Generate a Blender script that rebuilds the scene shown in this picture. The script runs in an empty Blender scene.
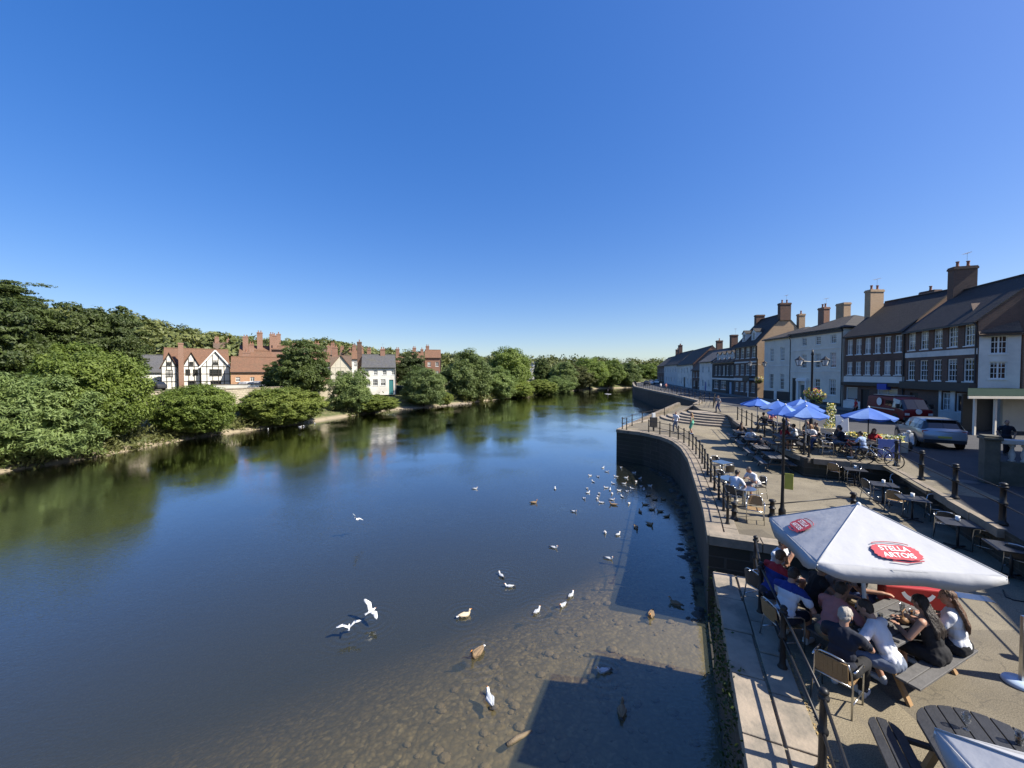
EXPOSURE = 0.85
import bpy, bmesh, math, random
import numpy as np
from mathutils import Vector, Matrix
from mathutils.geometry import tessellate_polygon
R = math.radians
random.seed(7); rng = np.random.default_rng(11)
scene = bpy.context.scene
col = scene.collection
CAMZ, F, PITCH = 7.6, 390.0, math.atan(11/390)
WATER, QUAY, ROAD = 0.0, 2.6, 3.5

# ------------------------------------------------------------------ camera arithmetic
_f = Vector((0, math.cos(PITCH), -math.sin(PITCH))); _u = Vector((0, math.sin(PITCH), math.cos(PITCH))); _r = Vector((1, 0, 0))
def ray(px, py): return _f + _r*((px-512)/F) + _u*((384-py)/F)
def gp(px, py, z):            # ground point: where the sight line meets the level z
    d = ray(px, py); t = (z-CAMZ)/d.z
    return Vector((d.x*t, d.y*t, z))
def xat(px, Y): return (px-512)/F*Y
def zat(py, Y): return CAMZ + (373-py)/F*Y

# ------------------------------------------------------------------ materials
def nmat(name):
    m = bpy.data.materials.new(name); m.use_nodes = True
    nt = m.node_tree; nt.nodes.clear()
    out = nt.nodes.new('ShaderNodeOutputMaterial')
    return m, nt, out
def N(nt, t, **k):
    n = nt.nodes.new('ShaderNode'+t)
    for a, b in k.items():
        if hasattr(n, a) and a not in n.inputs: setattr(n, a, b)
        else: n.inputs[a].default_value = b
    return n
def ramp(nt, fac, stops):
    n = nt.nodes.new('ShaderNodeValToRGB'); e = n.color_ramp.elements
    while len(e) < len(stops): e.new(.5)
    for i, (p, c) in enumerate(stops):
        e[i].position = p; e[i].color = (*c, 1) if len(c) == 3 else c
    nt.links.new(fac, n.inputs['Fac']); return n
def c4(c): return (c[0], c[1], c[2], 1)
def mixc(nt, fac, a, b, mode='MIX'):
    n = nt.nodes.new('ShaderNodeMix'); n.data_type = 'RGBA'; n.blend_type = mode
    for s, v in ((n.inputs[0], fac), (n.inputs[6], a), (n.inputs[7], b)):
        if hasattr(v, 'links'): nt.links.new(v, s)
        elif isinstance(v, (int, float)): s.default_value = v
        else: s.default_value = c4(v)
    return n.outputs[2]
MATS = {}
def M(name, c1, c2=None, rough=.7, scale=4, metal=0, bump=0, bscale=None, spec=.5, hue=0, stain=None, stains=.6, coat=0):
    """general surface: two tones mixed by noise, optional larger stains, bump and a little change from object to object"""
    if name in MATS: return MATS[name]
    m, nt, out = nmat(name); L = nt.links
    p = N(nt, 'BsdfPrincipled'); p.inputs['Roughness'].default_value = rough; p.inputs['Metallic'].default_value = metal
    p.inputs['Specular IOR Level'].default_value = spec
    if coat: p.inputs['Coat Weight'].default_value = coat; p.inputs['Coat Roughness'].default_value = .05
    L.new(p.outputs[0], out.inputs[0])
    tc = N(nt, 'TexCoord')
    c2 = c2 or tuple(v*.82 for v in c1)
    no = N(nt, 'TexNoise', Scale=scale, Detail=5.0, Roughness=.6); L.new(tc.outputs['Object'], no.inputs['Vector'])
    r = ramp(nt, no.outputs['Fac'], [(.3, c1), (.7, c2)])
    c = r.outputs[0]
    if stain:
        n2 = N(nt, 'TexNoise', Scale=stains, Detail=6.0, Roughness=.65); L.new(tc.outputs['Object'], n2.inputs['Vector'])
        r2 = ramp(nt, n2.outputs['Fac'], [(.45, (0, 0, 0)), (.68, (.8, .8, .8))])
        c = mixc(nt, r2.outputs[0], c, stain)
    if hue:
        oi = N(nt, 'ObjectInfo'); h = N(nt, 'HueSaturation')
        mp = N(nt, 'MapRange'); mp.inputs[3].default_value = 1-hue; mp.inputs[4].default_value = 1+hue
        L.new(oi.outputs['Random'], mp.inputs[0]); L.new(mp.outputs[0], h.inputs['Value']); L.new(c, h.inputs['Color']); c = h.outputs[0]
    L.new(c, p.inputs['Base Color'])
    if bump:
        nb = N(nt, 'TexNoise', Scale=bscale or scale*4, Detail=4.0); L.new(tc.outputs['Object'], nb.inputs['Vector'])
        b = N(nt, 'Bump', Strength=bump, Distance=.02); L.new(nb.outputs['Fac'], b.inputs['Height']); L.new(b.outputs[0], p.inputs['Normal'])
    MATS[name] = m; return m
def wallvec(nt):              # runs along any upright wall: (x+y, z)
    tc = N(nt, 'TexCoord'); s = N(nt, 'SeparateXYZ'); nt.links.new(tc.outputs['Object'], s.inputs[0])
    a = N(nt, 'Math', operation='ADD'); nt.links.new(s.outputs[0], a.inputs[0]); nt.links.new(s.outputs[1], a.inputs[1])
    c = N(nt, 'CombineXYZ'); nt.links.new(a.outputs[0], c.inputs[0]); nt.links.new(s.outputs[2], c.inputs[1])
    return c.outputs[0], tc.outputs['Object']
def MBRICK(name, c1, c2, mortar, w=.225, h=.075, ms=.012, stain=(.06, .05, .04), bumps=.4, sc=.5, lo=.5):
    if name in MATS: return MATS[name]
    m, nt, out = nmat(name); L = nt.links
    p = N(nt, 'BsdfPrincipled', Roughness=.85); L.new(p.outputs[0], out.inputs[0])
    v, ob = wallvec(nt)
    b = N(nt, 'TexBrick'); b.inputs['Scale'].default_value = 1; b.inputs['Brick Width'].default_value = w; b.inputs['Row Height'].default_value = h
    b.inputs['Mortar Size'].default_value = ms; b.inputs['Color1'].default_value = c4(c1); b.inputs['Color2'].default_value = c4(c2); b.inputs['Mortar'].default_value = c4(mortar)
    L.new(v, b.inputs['Vector'])
    n2 = N(nt, 'TexNoise', Scale=sc, Detail=6.0, Roughness=.7); L.new(ob, n2.inputs['Vector'])
    r2 = ramp(nt, n2.outputs['Fac'], [(lo, (0, 0, 0)), (.75, (.7, .7, .7))])
    L.new(mixc(nt, r2.outputs[0], b.outputs['Color'], stain), p.inputs['Base Color'])
    bu = N(nt, 'Bump', Strength=bumps, Distance=.02); L.new(b.outputs['Fac'], bu.inputs['Height']); bu.invert = True
    L.new(bu.outputs[0], p.inputs['Normal']); MATS[name] = m; return m
def MROOF(name, c1, c2, row=.16, moss=(.09, .085, .04)):
    if name in MATS: return MATS[name]
    m, nt, out = nmat(name); L = nt.links
    p = N(nt, 'BsdfPrincipled', Roughness=.8); L.new(p.outputs[0], out.inputs[0])
    tc = N(nt, 'TexCoord'); s = N(nt, 'SeparateXYZ'); L.new(tc.outputs['Object'], s.inputs[0])
    cb = N(nt, 'CombineXYZ'); L.new(s.outputs[0], cb.inputs[0]); L.new(s.outputs[2], cb.inputs[1])
    b = N(nt, 'TexBrick'); b.inputs['Scale'].default_value = 1; b.inputs['Brick Width'].default_value = .27; b.inputs['Row Height'].default_value = row*.7
    b.inputs['Mortar Size'].default_value = .012; b.inputs['Color1'].default_value = c4(c1); b.inputs['Color2'].default_value = c4(c2); b.inputs['Mortar'].default_value = c4(tuple(v*.4 for v in c1))
    L.new(cb.outputs[0], b.inputs['Vector'])
    n2 = N(nt, 'TexNoise', Scale=.8, Detail=7.0, Roughness=.7); L.new(tc.outputs['Object'], n2.inputs['Vector'])
    r2 = ramp(nt, n2.outputs['Fac'], [(.48, (0, 0, 0)), (.72, (.75, .75, .75))])
    L.new(mixc(nt, r2.outputs[0], b.outputs['Color'], moss), p.inputs['Base Color'])
    bu = N(nt, 'Bump', Strength=.6, Distance=.03); bu.invert = True; L.new(b.outputs['Fac'], bu.inputs['Height']); L.new(bu.outputs[0], p.inputs['Normal'])
    MATS[name] = m; return m
def MLEAF(name, a, b, trans=.3):
    if name in MATS: return MATS[name]
    m, nt, out = nmat(name); L = nt.links
    tc = N(nt, 'TexCoord'); no = N(nt, 'TexNoise', Scale=1.6, Detail=3.0); L.new(tc.outputs['Object'], no.inputs['Vector'])
    oi = N(nt, 'ObjectInfo')
    n3 = N(nt, 'TexNoise', Scale=14.0, Detail=2.0); L.new(tc.outputs['Object'], n3.inputs['Vector'])
    ad = N(nt, 'Math', operation='ADD'); L.new(no.outputs['Fac'], ad.inputs[0]); L.new(n3.outputs['Fac'], ad.inputs[1])
    hf = N(nt, 'Math', operation='MULTIPLY'); hf.inputs[1].default_value = .5; L.new(ad.outputs[0], hf.inputs[0])
    r = ramp(nt, hf.outputs[0], [(.36, a), (.62, b)])
    h = N(nt, 'HueSaturation'); mp = N(nt, 'MapRange'); mp.inputs[3].default_value = .8; mp.inputs[4].default_value = 1.2
    L.new(oi.outputs['Random'], mp.inputs[0]); L.new(mp.outputs[0], h.inputs['Value']); L.new(r.outputs[0], h.inputs['Color'])
    d = N(nt, 'BsdfPrincipled', Roughness=.55); d.inputs['Specular IOR Level'].default_value = .35; t = N(nt, 'BsdfTranslucent'); mx = N(nt, 'MixShader', Fac=trans)
    L.new(h.outputs[0], d.inputs['Base Color'])
    h2 = N(nt, 'HueSaturation', Saturation=1.1, Value=1.4); L.new(h.outputs[0], h2.inputs['Color']); L.new(h2.outputs[0], t.inputs['Color'])
    L.new(d.outputs[0], mx.inputs[1]); L.new(t.outputs[0], mx.inputs[2]); L.new(mx.outputs[0], out.inputs[0])
    MATS[name] = m; return m

# ------------------------------------------------------------------ mesh builder
class MB:
    def __init__(s): s.v = []; s.f = []; s.k = []
    def add(s, vs, fs, k=0):
        o = len(s.v); s.v += [tuple(v) for v in vs]; s.f += [tuple(i+o for i in f) for f in fs]; s.k += [k]*len(fs); return s
    def quad(s, a, b, c, d, k=0): return s.add([a, b, c, d], [(0, 1, 2, 3)], k)
    def box(s, x0, x1, y0, y1, z0, z1, k=0):
        return s.add([(x0,y0,z0),(x1,y0,z0),(x1,y1,z0),(x0,y1,z0),(x0,y0,z1),(x1,y0,z1),(x1,y1,z1),(x0,y1,z1)],
                     [(3,2,1,0),(4,5,6,7),(0,1,5,4),(1,2,6,5),(2,3,7,6),(3,0,4,7)], k)
    def obox(s, c, sx, sy, sz, rot=0, k=0, mat=None):       # box round a centre, turned about z (or by a matrix)
        m = mat or Matrix.Rotation(rot, 3, 'Z'); c = Vector(c)
        vs = [c + m @ Vector((x*sx/2, y*sy/2, z*sz/2)) for z in (-1, 1) for x, y in ((-1,-1),(1,-1),(1,1),(-1,1))]
        return s.add(vs, [(3,2,1,0),(4,5,6,7),(0,1,5,4),(1,2,6,5),(2,3,7,6),(3,0,4,7)], k)
    def beam(s, p, q, w, h, k=0):                            # rectangular bar from p to q
        p, q = Vector(p), Vector(q); d = (q-p); L = d.length; d.normalize()
        up = Vector((0,0,1)) if abs(d.z) < .95 else Vector((0,1,0))
        a = d.cross(up).normalized(); b = a.cross(d)
        m = Matrix((d, a, b)).transposed()
        return s.obox((p+q)/2, L, w, h, k=k, mat=m)
    def tube(s, pts, rad, n=8, k=0, cap=True, closed=False):
        pts = [Vector(p) for p in pts]; rad = rad if isinstance(rad, (list, tuple)) else [rad]*len(pts)
        vs = []; fs = []; prev = None; m = len(pts)
        for i, p in enumerate(pts):
            if closed: t = pts[(i+1) % m] - pts[i-1]
            else: t = pts[min(i+1, m-1)] - pts[max(i-1, 0)]
            t = t.normalized() if t.length > 1e-9 else Vector((0,0,1))
            if prev is None:
                a = t.cross(Vector((0,0,1)) if abs(t.z) < .9 else Vector((1,0,0))).normalized()
            else:
                a = (prev - t*prev.dot(t)); a = a.normalized() if a.length > 1e-6 else t.orthogonal().normalized()
            prev = a; b = t.cross(a)
            vs += [p + (a*math.cos(2*math.pi*j/n) + b*math.sin(2*math.pi*j/n))*rad[i] for j in range(n)]
        for i in range(m if closed else m-1):
            for j in range(n):
                i2 = (i+1) % m
                fs.append((i*n+j, i*n+(j+1) % n, i2*n+(j+1) % n, i2*n+j))
        if cap and not closed: fs.append(tuple(range(n))[::-1]); fs.append(tuple((m-1)*n+j for j in range(n)))
        return s.add(vs, fs, k)
    def lathe(s, prof, c=(0,0,0), n=16, k=0):                # profile (r, z) turned about z
        c = Vector(c); vs = []; fs = []
        for r, z in prof: vs += [c+Vector((r*math.cos(2*math.pi*j/n), r*math.sin(2*math.pi*j/n), z)) for j in range(n)]
        for i in range(len(prof)-1):
            for j in range(n): fs.append((i*n+j, i*n+(j+1) % n, (i+1)*n+(j+1) % n, (i+1)*n+j))
        fs.append(tuple(range(n))[::-1]); fs.append(tuple((len(prof)-1)*n+j for j in range(n)))
        return s.add(vs, fs, k)
    def ell(s, c, r, up=(0,0,1), fwd=(0,1,0), n=12, m=8, k=0):     # ellipsoid
        c = Vector(c); u = Vector(up).normalized(); x = Vector(fwd).cross(u)
        x = x.normalized() if x.length > 1e-6 else u.orthogonal().normalized(); y = u.cross(x)
        vs = []; fs = []
        vs.append(c - u*r[2])
        for i in range(1, m):
            t = -math.pi/2 + math.pi*i/m
            for j in range(n):
                a = 2*math.pi*j/n; vs.append(c + x*(r[0]*math.cos(t)*math.cos(a)) + y*(r[1]*math.cos(t)*math.sin(a)) + u*(r[2]*math.sin(t)))
        vs.append(c + u*r[2])
        for j in range(n):
            fs.append((0, 1+(j+1) % n, 1+j)); fs.append((len(vs)-1, 1+(m-2)*n+j, 1+(m-2)*n+(j+1) % n))
        for i in range(m-2):
            for j in range(n): fs.append((1+i*n+j, 1+i*n+(j+1) % n, 1+(i+1)*n+(j+1) % n, 1+(i+1)*n+j))
        return s.add(vs, fs, k)
    def cap(s, p, q, r0, r1, n=10, k=0):                     # tapered limb with rounded ends
        p, q = Vector(p), Vector(q); d = (q-p); d = d.normalized() if d.length > 1e-6 else Vector((0,0,1))
        pts = []; rr = []
        for t in (-.98, -.75, -.4): pts.append(p + d*r0*t); rr.append(r0*math.sqrt(max(1-t*t, .02)))
        pts.append(p); rr.append(r0); pts.append(q); rr.append(r1)
        for t in (.4, .75, .98): pts.append(q + d*r1*t); rr.append(r1*math.sqrt(max(1-t*t, .02)))
        return s.tube(pts, rr, n, k)
    def prism(s, poly, z0, z1, k=0, ks=None, bottom=True):   # upright prism over any plan outline
        n = len(poly); P = [Vector((p[0], p[1], 0)) for p in poly]
        ar = sum(P[i].x*P[(i+1) % n].y - P[(i+1) % n].x*P[i].y for i in range(n))
        if ar < 0: P.reverse()
        tri = tessellate_polygon([P]); ks = k if ks is None else ks
        vs = [(p.x, p.y, z0) for p in P] + [(p.x, p.y, z1) for p in P]
        top = []
        for t in tri:
            a, b, c = (P[i] for i in t)
            if (b-a).cross(c-a).z < 0: t = (t[0], t[2], t[1])
            top.append(t)
        s.add(vs, [tuple(i+n for i in t) for t in top], k)
        o = len(s.v)-2*n
        for i in range(n):
            j = (i+1) % n; s.f.append((o+i, o+j, o+n+j, o+n+i)); s.k.append(ks)
        if bottom:
            for t in top: s.f.append((o+t[2], o+t[1], o+t[0])); s.k.append(ks)
        return s
    def mesh(s, name, mats, smooth=False):
        me = bpy.data.meshes.new(name); me.from_pydata(s.v, [], s.f)
        mats = mats if isinstance(mats, (list, tuple)) else [mats]
        for m in mats: me.materials.append(m)
        me.polygons.foreach_set('material_index', s.k)
        if smooth: me.polygons.foreach_set('use_smooth', [True]*len(s.f))
        me.update(); return me
    def build(s, name, mats, parent=None, loc=None, rz=0, smooth=False, bevel=0):
        o = link(name, s.mesh(name, mats, smooth), parent, loc, rz)
        if bevel:
            b = o.modifiers.new('bevel', 'BEVEL'); b.width = bevel; b.segments = 2; b.limit_method = 'ANGLE'; b.angle_limit = R(40)
        return o
def link(name, data, parent=None, loc=None, rz=0):
    o = bpy.data.objects.new(name, data); col.objects.link(o)
    if parent: o.parent = parent
    if loc is not None: o.location = loc
    if rz: o.rotation_euler = (0, 0, rz)
    return o
def tag(o, label=None, cat=None, group=None, kind=None):
    kind = kind or ('thing' if cat else None)
    for k, v in (('label', label), ('category', cat), ('group', group), ('kind', kind)):
        if v: o[k] = v
    return o
def thing(name, label, cat, loc=(0,0,0), rz=0, group=None):
    o = bpy.data.objects.new(name, None); o.empty_display_size = .1; col.objects.link(o)
    o.location = loc; o.rotation_euler = (0, 0, rz)
    return tag(o, label, cat, group)
def dup(root, loc=None, rz=None, label=None, scale=None, group=None):
    def cp(o, par):
        c = o.copy(); col.objects.link(c)
        if par: c.parent = par
        for ch in [x for x in kids.get(o, ())]: cp(ch, c)
        return c
    kids = {}
    for o in root.children_recursive: kids.setdefault(o.parent, []).append(o)
    r = cp(root, None)
    if loc is not None: r.location = loc
    if rz is not None: r.rotation_euler = (0, 0, rz)
    if scale is not None: r.scale = (scale, scale, scale) if isinstance(scale, (int, float)) else scale
    if label: r['label'] = label
    if group: r['group'] = group
    return r
def remesh(mb, voxel, smooth=4, mats=(), name='body'):
    me = mb.mesh(name, list(mats) or [None]); o = bpy.data.objects.new('tmp', me); col.objects.link(o)
    r = o.modifiers.new('r', 'REMESH'); r.mode = 'VOXEL'; r.voxel_size = voxel; r.use_smooth_shade = True
    if smooth:
        sm = o.modifiers.new('s', 'SMOOTH'); sm.iterations = smooth; sm.factor = .5
    dg = bpy.context.evaluated_depsgraph_get(); out = bpy.data.meshes.new_from_object(o.evaluated_get(dg))
    bpy.data.objects.remove(o); out.name = name
    out.materials.clear()
    for m in mats: out.materials.append(m)
    return out
def text_mesh(txt, size, bold=.0, depth=.0, squeeze=1):
    cu = bpy.data.curves.new('lettering', 'FONT'); cu.body = txt; cu.size = size; cu.align_x = 'CENTER'; cu.align_y = 'CENTER'; cu.offset = bold; cu.extrude = depth
    o = bpy.data.objects.new('tmp', cu); col.objects.link(o)
    dg = bpy.context.evaluated_depsgraph_get(); me = bpy.data.meshes.new_from_object(o.evaluated_get(dg)); bpy.data.objects.remove(o)
    return me
def offset_line(pts, d):      # d to the right of travel
    out = []
    for i, p in enumerate(pts):
        a = Vector(pts[max(i-1, 0)]); b = Vector(pts[min(i+1, len(pts)-1)])
        t = (b-a).normalized(); out.append((p[0]+t.y*d, p[1]-t.x*d))
    return out
def resample(pts, step):
    P = [Vector(p) for p in pts]; out = [P[0].copy()]; acc = 0
    tot = sum((P[i+1]-P[i]).length for i in range(len(P)-1)); n = max(1, round(tot/step)); step = tot/n
    tgt = step; run = 0
    for i in range(len(P)-1):
        L = (P[i+1]-P[i]).length
        while tgt <= run+L+1e-6 and len(out) < n+1:
            out.append(P[i].lerp(P[i+1], (tgt-run)/L)); tgt += step
        run += L
    return out
# ------------------------------------------------------------------ light, sky, camera
SUN = Vector((.97, -.33, 1.0)).normalized()
w = bpy.data.worlds.new('World'); scene.world = w; w.use_nodes = True
nt = w.node_tree; bg = nt.nodes['Background']; sky = nt.nodes.new('ShaderNodeTexSky'); sky.sky_type = 'NISHITA'; sky.sun_disc = False
sky.sun_elevation = math.asin(SUN.z); sky.sun_rotation = math.atan2(SUN.x, SUN.y); sky.air_density = 1.0; sky.dust_density = 1.0; sky.ozone_density = 5.0; sky.altitude = 0
sc_ = nt.nodes.new('ShaderNodeVectorMath'); sc_.operation = 'SCALE'; sc_.inputs['Scale'].default_value = .1; nt.links.new(sky.outputs[0], sc_.inputs[0])
gm = nt.nodes.new('ShaderNodeGamma'); gm.inputs[1].default_value = .6; nt.links.new(sc_.outputs[0], gm.inputs[0])      # the phone's tone curve flattens the sky
hs = nt.nodes.new('ShaderNodeHueSaturation'); hs.inputs['Saturation'].default_value = 1.7; hs.inputs['Hue'].default_value = .52; hs.inputs['Value'].default_value = 7.0
nt.links.new(gm.outputs[0], hs.inputs['Color']); nt.links.new(hs.outputs[0], bg.inputs[0]); bg.inputs[1].default_value = .105
sl = bpy.data.lights.new('sun', 'SUN'); sl.energy = 5.0; sl.angle = R(.53); sl.color = (1, .94, .84)
so = bpy.data.objects.new('sun', sl); col.objects.link(so); so.location = (40, -20, 60); so.rotation_euler = SUN.to_track_quat('Z', 'Y').to_euler()
cd = bpy.data.cameras.new('camera'); cam = bpy.data.objects.new('camera', cd); col.objects.link(cam); scene.camera = cam
cd.sensor_width = 36; cd.lens = F/1024*36; cd.clip_start = .05; cd.clip_end = 6000
cam.location = (0, 0, CAMZ); cam.rotation_euler = (math.pi/2-PITCH, 0, 0)
vs = scene.view_settings; vs.view_transform = 'Standard'; vs.look = 'None'; vs.gamma = 1; vs.exposure = EXPOSURE; vs.use_curve_mapping = False
scene.render.engine = 'CYCLES'
cy = scene.cycles; cy.max_bounces = 8; cy.diffuse_bounces = 3; cy.glossy_bounces = 4; cy.transparent_max_bounces = 12; cy.transmission_bounces = 6; cy.volume_bounces = 0
cy.caustics_reflective = False; cy.caustics_refractive = False; cy.sample_clamp_indirect = 8; cy.use_denoising = True

# ------------------------------------------------------------------ shared materials
m_black = M('black_iron', (.012,.012,.013), (.02,.02,.021), rough=.45, scale=30, spec=.35)
m_white = M('white_paint', (.82,.82,.78), (.75,.75,.71), rough=.6, scale=3)
m_cream = M('cream_render', (.62,.57,.45), (.52,.48,.38), rough=.85, scale=2)
def glass_mat():        # dark panes; some painted pale like drawn blinds, in place of reflected sky
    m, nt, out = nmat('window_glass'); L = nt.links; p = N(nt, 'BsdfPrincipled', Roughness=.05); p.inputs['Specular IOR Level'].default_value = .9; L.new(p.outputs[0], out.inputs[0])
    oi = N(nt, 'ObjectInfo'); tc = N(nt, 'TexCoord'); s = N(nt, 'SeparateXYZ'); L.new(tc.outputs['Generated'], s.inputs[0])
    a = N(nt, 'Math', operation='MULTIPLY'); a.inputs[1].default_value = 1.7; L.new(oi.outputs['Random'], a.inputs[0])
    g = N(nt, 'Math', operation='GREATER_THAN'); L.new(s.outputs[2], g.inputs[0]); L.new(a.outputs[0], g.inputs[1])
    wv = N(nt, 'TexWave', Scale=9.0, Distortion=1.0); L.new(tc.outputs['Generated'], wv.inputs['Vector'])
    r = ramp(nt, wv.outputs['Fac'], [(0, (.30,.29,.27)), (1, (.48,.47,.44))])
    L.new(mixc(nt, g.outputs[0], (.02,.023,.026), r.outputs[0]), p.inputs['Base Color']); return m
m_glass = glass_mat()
m_dark = M('dark_paint', (.02,.021,.022), (.03,.03,.032), rough=.5)
m_alu = M('brushed_aluminium', (.62,.62,.6), (.5,.5,.49), rough=.28, metal=1, scale=20)
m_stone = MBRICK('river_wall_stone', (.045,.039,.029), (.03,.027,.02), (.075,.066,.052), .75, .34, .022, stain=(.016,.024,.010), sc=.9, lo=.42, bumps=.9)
m_pale_stone = MBRICK('pale_wall_stone', (.46,.40,.29), (.36,.31,.22), (.22,.19,.14), .6, .28, .025, stain=(.2,.17,.11))
m_coping = M('coping_stone', (.33,.265,.195), (.235,.20,.15), rough=.9, scale=2.2, bump=.5, bscale=16, stain=(.12,.112,.09), stains=1.6, hue=.2)
m_asphalt = M('asphalt', (.052,.052,.054), (.040,.040,.042), rough=.9, scale=3, bump=.4, bscale=90, stain=(.066,.064,.06), stains=.35)
m_weeds = MLEAF('weed_leaves', (.035,.06,.014), (.08,.11,.03))

def m_paving():
    m, nt, out = nmat('worn_tarmac'); L = nt.links
    p = N(nt, 'BsdfPrincipled', Roughness=.92); L.new(p.outputs[0], out.inputs[0]); tc = N(nt, 'TexCoord')
    a = N(nt, 'TexNoise', Scale=.55, Detail=7.0, Roughness=.62); L.new(tc.outputs['Object'], a.inputs['Vector'])
    r = ramp(nt, a.outputs['Fac'], [(.32, (.155,.13,.088)), (.5, (.20,.17,.115)), (.68, (.245,.21,.145))])
    g = N(nt, 'TexNoise', Scale=60.0, Detail=3.0); L.new(tc.outputs['Object'], g.inputs['Vector'])
    r2 = ramp(nt, g.outputs['Fac'], [(.3, (.55,.55,.55)), (.7, (1.25,1.25,1.25))])
    c = mixc(nt, 1.0, r.outputs[0], r2.outputs[0], 'MULTIPLY')
    s = N(nt, 'TexNoise', Scale=1.7, Detail=8.0, Roughness=.7, Distortion=1.2); L.new(tc.outputs['Object'], s.inputs['Vector'])
    r3 = ramp(nt, s.outputs['Fac'], [(.56, (0,0,0)), (.74, (.6,.6,.6))])
    c = mixc(nt, r3.outputs[0], c, (.11,.10,.085))
    v = N(nt, 'TexVoronoi', Scale=.45, feature='DISTANCE_TO_EDGE'); L.new(tc.outputs['Object'], v.inputs['Vector'])
    nz = N(nt, 'TexNoise', Scale=3.0); L.new(tc.outputs['Object'], nz.inputs['Vector'])
    vm = N(nt, 'VectorMath', operation='ADD'); L.new(tc.outputs['Object'], vm.inputs[0]); L.new(nz.outputs['Color'], vm.inputs[1]); L.new(vm.outputs[0], v.inputs['Vector'])
    r4 = ramp(nt, v.outputs['Distance'], [(.0, (.55,.55,.55)), (.012, (0,0,0))])
    c = mixc(nt, r4.outputs[0], c, (.07,.062,.05))
    pv = N(nt, 'TexVoronoi', Scale=.22, Randomness=1.0); pv.distance = 'CHEBYCHEV'; L.new(tc.outputs['Object'], pv.inputs['Vector'])      # repaired patches
    pr = ramp(nt, pv.outputs['Color'], [(.25, (.78,.78,.80)), (.3, (1,1,1)), (.7, (1,1,1)), (.75, (1.14,1.12,1.08))]); pr.color_ramp.interpolation = 'CONSTANT'
    c = mixc(nt, 1.0, c, pr.outputs[0], 'MULTIPLY')
    sp = N(nt, 'TexVoronoi', Scale=2.6); L.new(tc.outputs['Object'], sp.inputs['Vector'])
    spr = ramp(nt, sp.outputs['Distance'], [(.06, (.6,.6,.6)), (.09, (0,0,0))]); c = mixc(nt, spr.outputs[0], c, (.06,.055,.05))       # old gum and drips
    L.new(c, p.inputs['Base Color'])
    b = N(nt, 'Bump', Strength=.5, Distance=.012); L.new(g.outputs['Fac'], b.inputs['Height']); L.new(b.outputs[0], p.inputs['Normal'])
    return m
m_pave = m_paving()

# ------------------------------------------------------------------ outlines of quay, road and banks (metres)
NEAR = [(-1.9,-6), (1.25,.9), (3.1,4.94), (3.9,6.8), (5.08,9.62)]
UPPER = [(6.0,11.75), (7.07,14.2), (8.6,18.2), (10.2,22.4), (11.3,26.0), (11.75,28.6), (11.6,30.6), (10.9,32.4), (9.2,34.2)]
TIP = [(9.2,34.2), (11.3,38), (17,44.5), (23.5,50.5)]
RETAIN = [(23.5,50.5), (21.2,44), (21,38), (19.4,34), (15.4,23.5), (14.1,18.7), (16.8,17.2), (12.85,10.05), (8.9,3), (4.9,-6)]
FARW = [(23.5,50.5), (27,56), (29.8,71), (33.2,95), (37,118), (50,162), (75,195), (120,215), (300,240)]
LY = [-60,-30,30,34,46,58,80,90,110,135,165,190,205,215,230]; LX = [-46,-44,-39,-37.7,-37,-31.6,-25,-16.6,-5,8,24,42,65,100,300]
RY = [p[1] for p in (NEAR+UPPER[:6]+TIP[1:]+FARW[1:])]; RX = [p[0] for p in (NEAR+UPPER[:6]+TIP[1:]+FARW[1:])]
def lbank(y): return np.interp(y, LY, LX)
def rbank(y): return np.interp(y, RY, RX)
def smooth(a, b, x): t = np.clip((x-a)/(b-a), 0, 1); return t*t*(3-2*t)
def terrain_h(x, y):
    x = np.asarray(x, float); y = np.asarray(y, float)
    dl = (lbank(y)-x)*np.where(y > 78, .72, 1.0); dr = rbank(y)-x
    wd = np.interp(y, [0,5,7.5,10.7,16,20,30,60], [10,9,8,6.0,3.0,2.2,1.6,1.5])
    bed = -.08 - .2*np.clip(dr/wd, 0, 1.2) - 2.0*smooth(.7, 3.0, dr/wd)
    bed = np.maximum(bed, -2.6)
    shore = np.where(dl > -3, -.7*np.clip(-dl/3, 0, 1)-.05, -9)
    bed = np.maximum(bed, np.where(dl > -3.0, shore-.0, -9))
    bank = .05 + .75*smooth(0, 2.0, dl) + 1.4*smooth(1.5, 9, dl) + 2.2*smooth(11.6, 13.0, dl)
    hill = 25*np.tanh(np.clip(dl-48, 0, 600)*.0125)*np.interp(x/np.maximum(y,30), [-1.4,-.9,-.7,-.45,-.25,-.1,.05,.4], [1,.95,.85,.62,.40,.24,.1,.06])
    left = bank+hill+.25*np.sin(x*.7+y*.3)*smooth(0,3,dl)*.4
    far = 10*smooth(330, 700, y)
    right = -3.2 + 0*x
    right = right + (6.5)*smooth(2, 6, -dr)*0 + 6.0*smooth(45, 60, x-rbank(y)) + 28*smooth(70, 330, x-rbank(y))
    h = np.where(dl > 0, left+far, np.where(dr < -1.5, right, bed))
    return np.where(y > 245, np.maximum(np.minimum(h, 30), 3+far+38*smooth(.25,.6,x/np.maximum(y,30))*smooth(350,800,y)), h)
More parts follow.
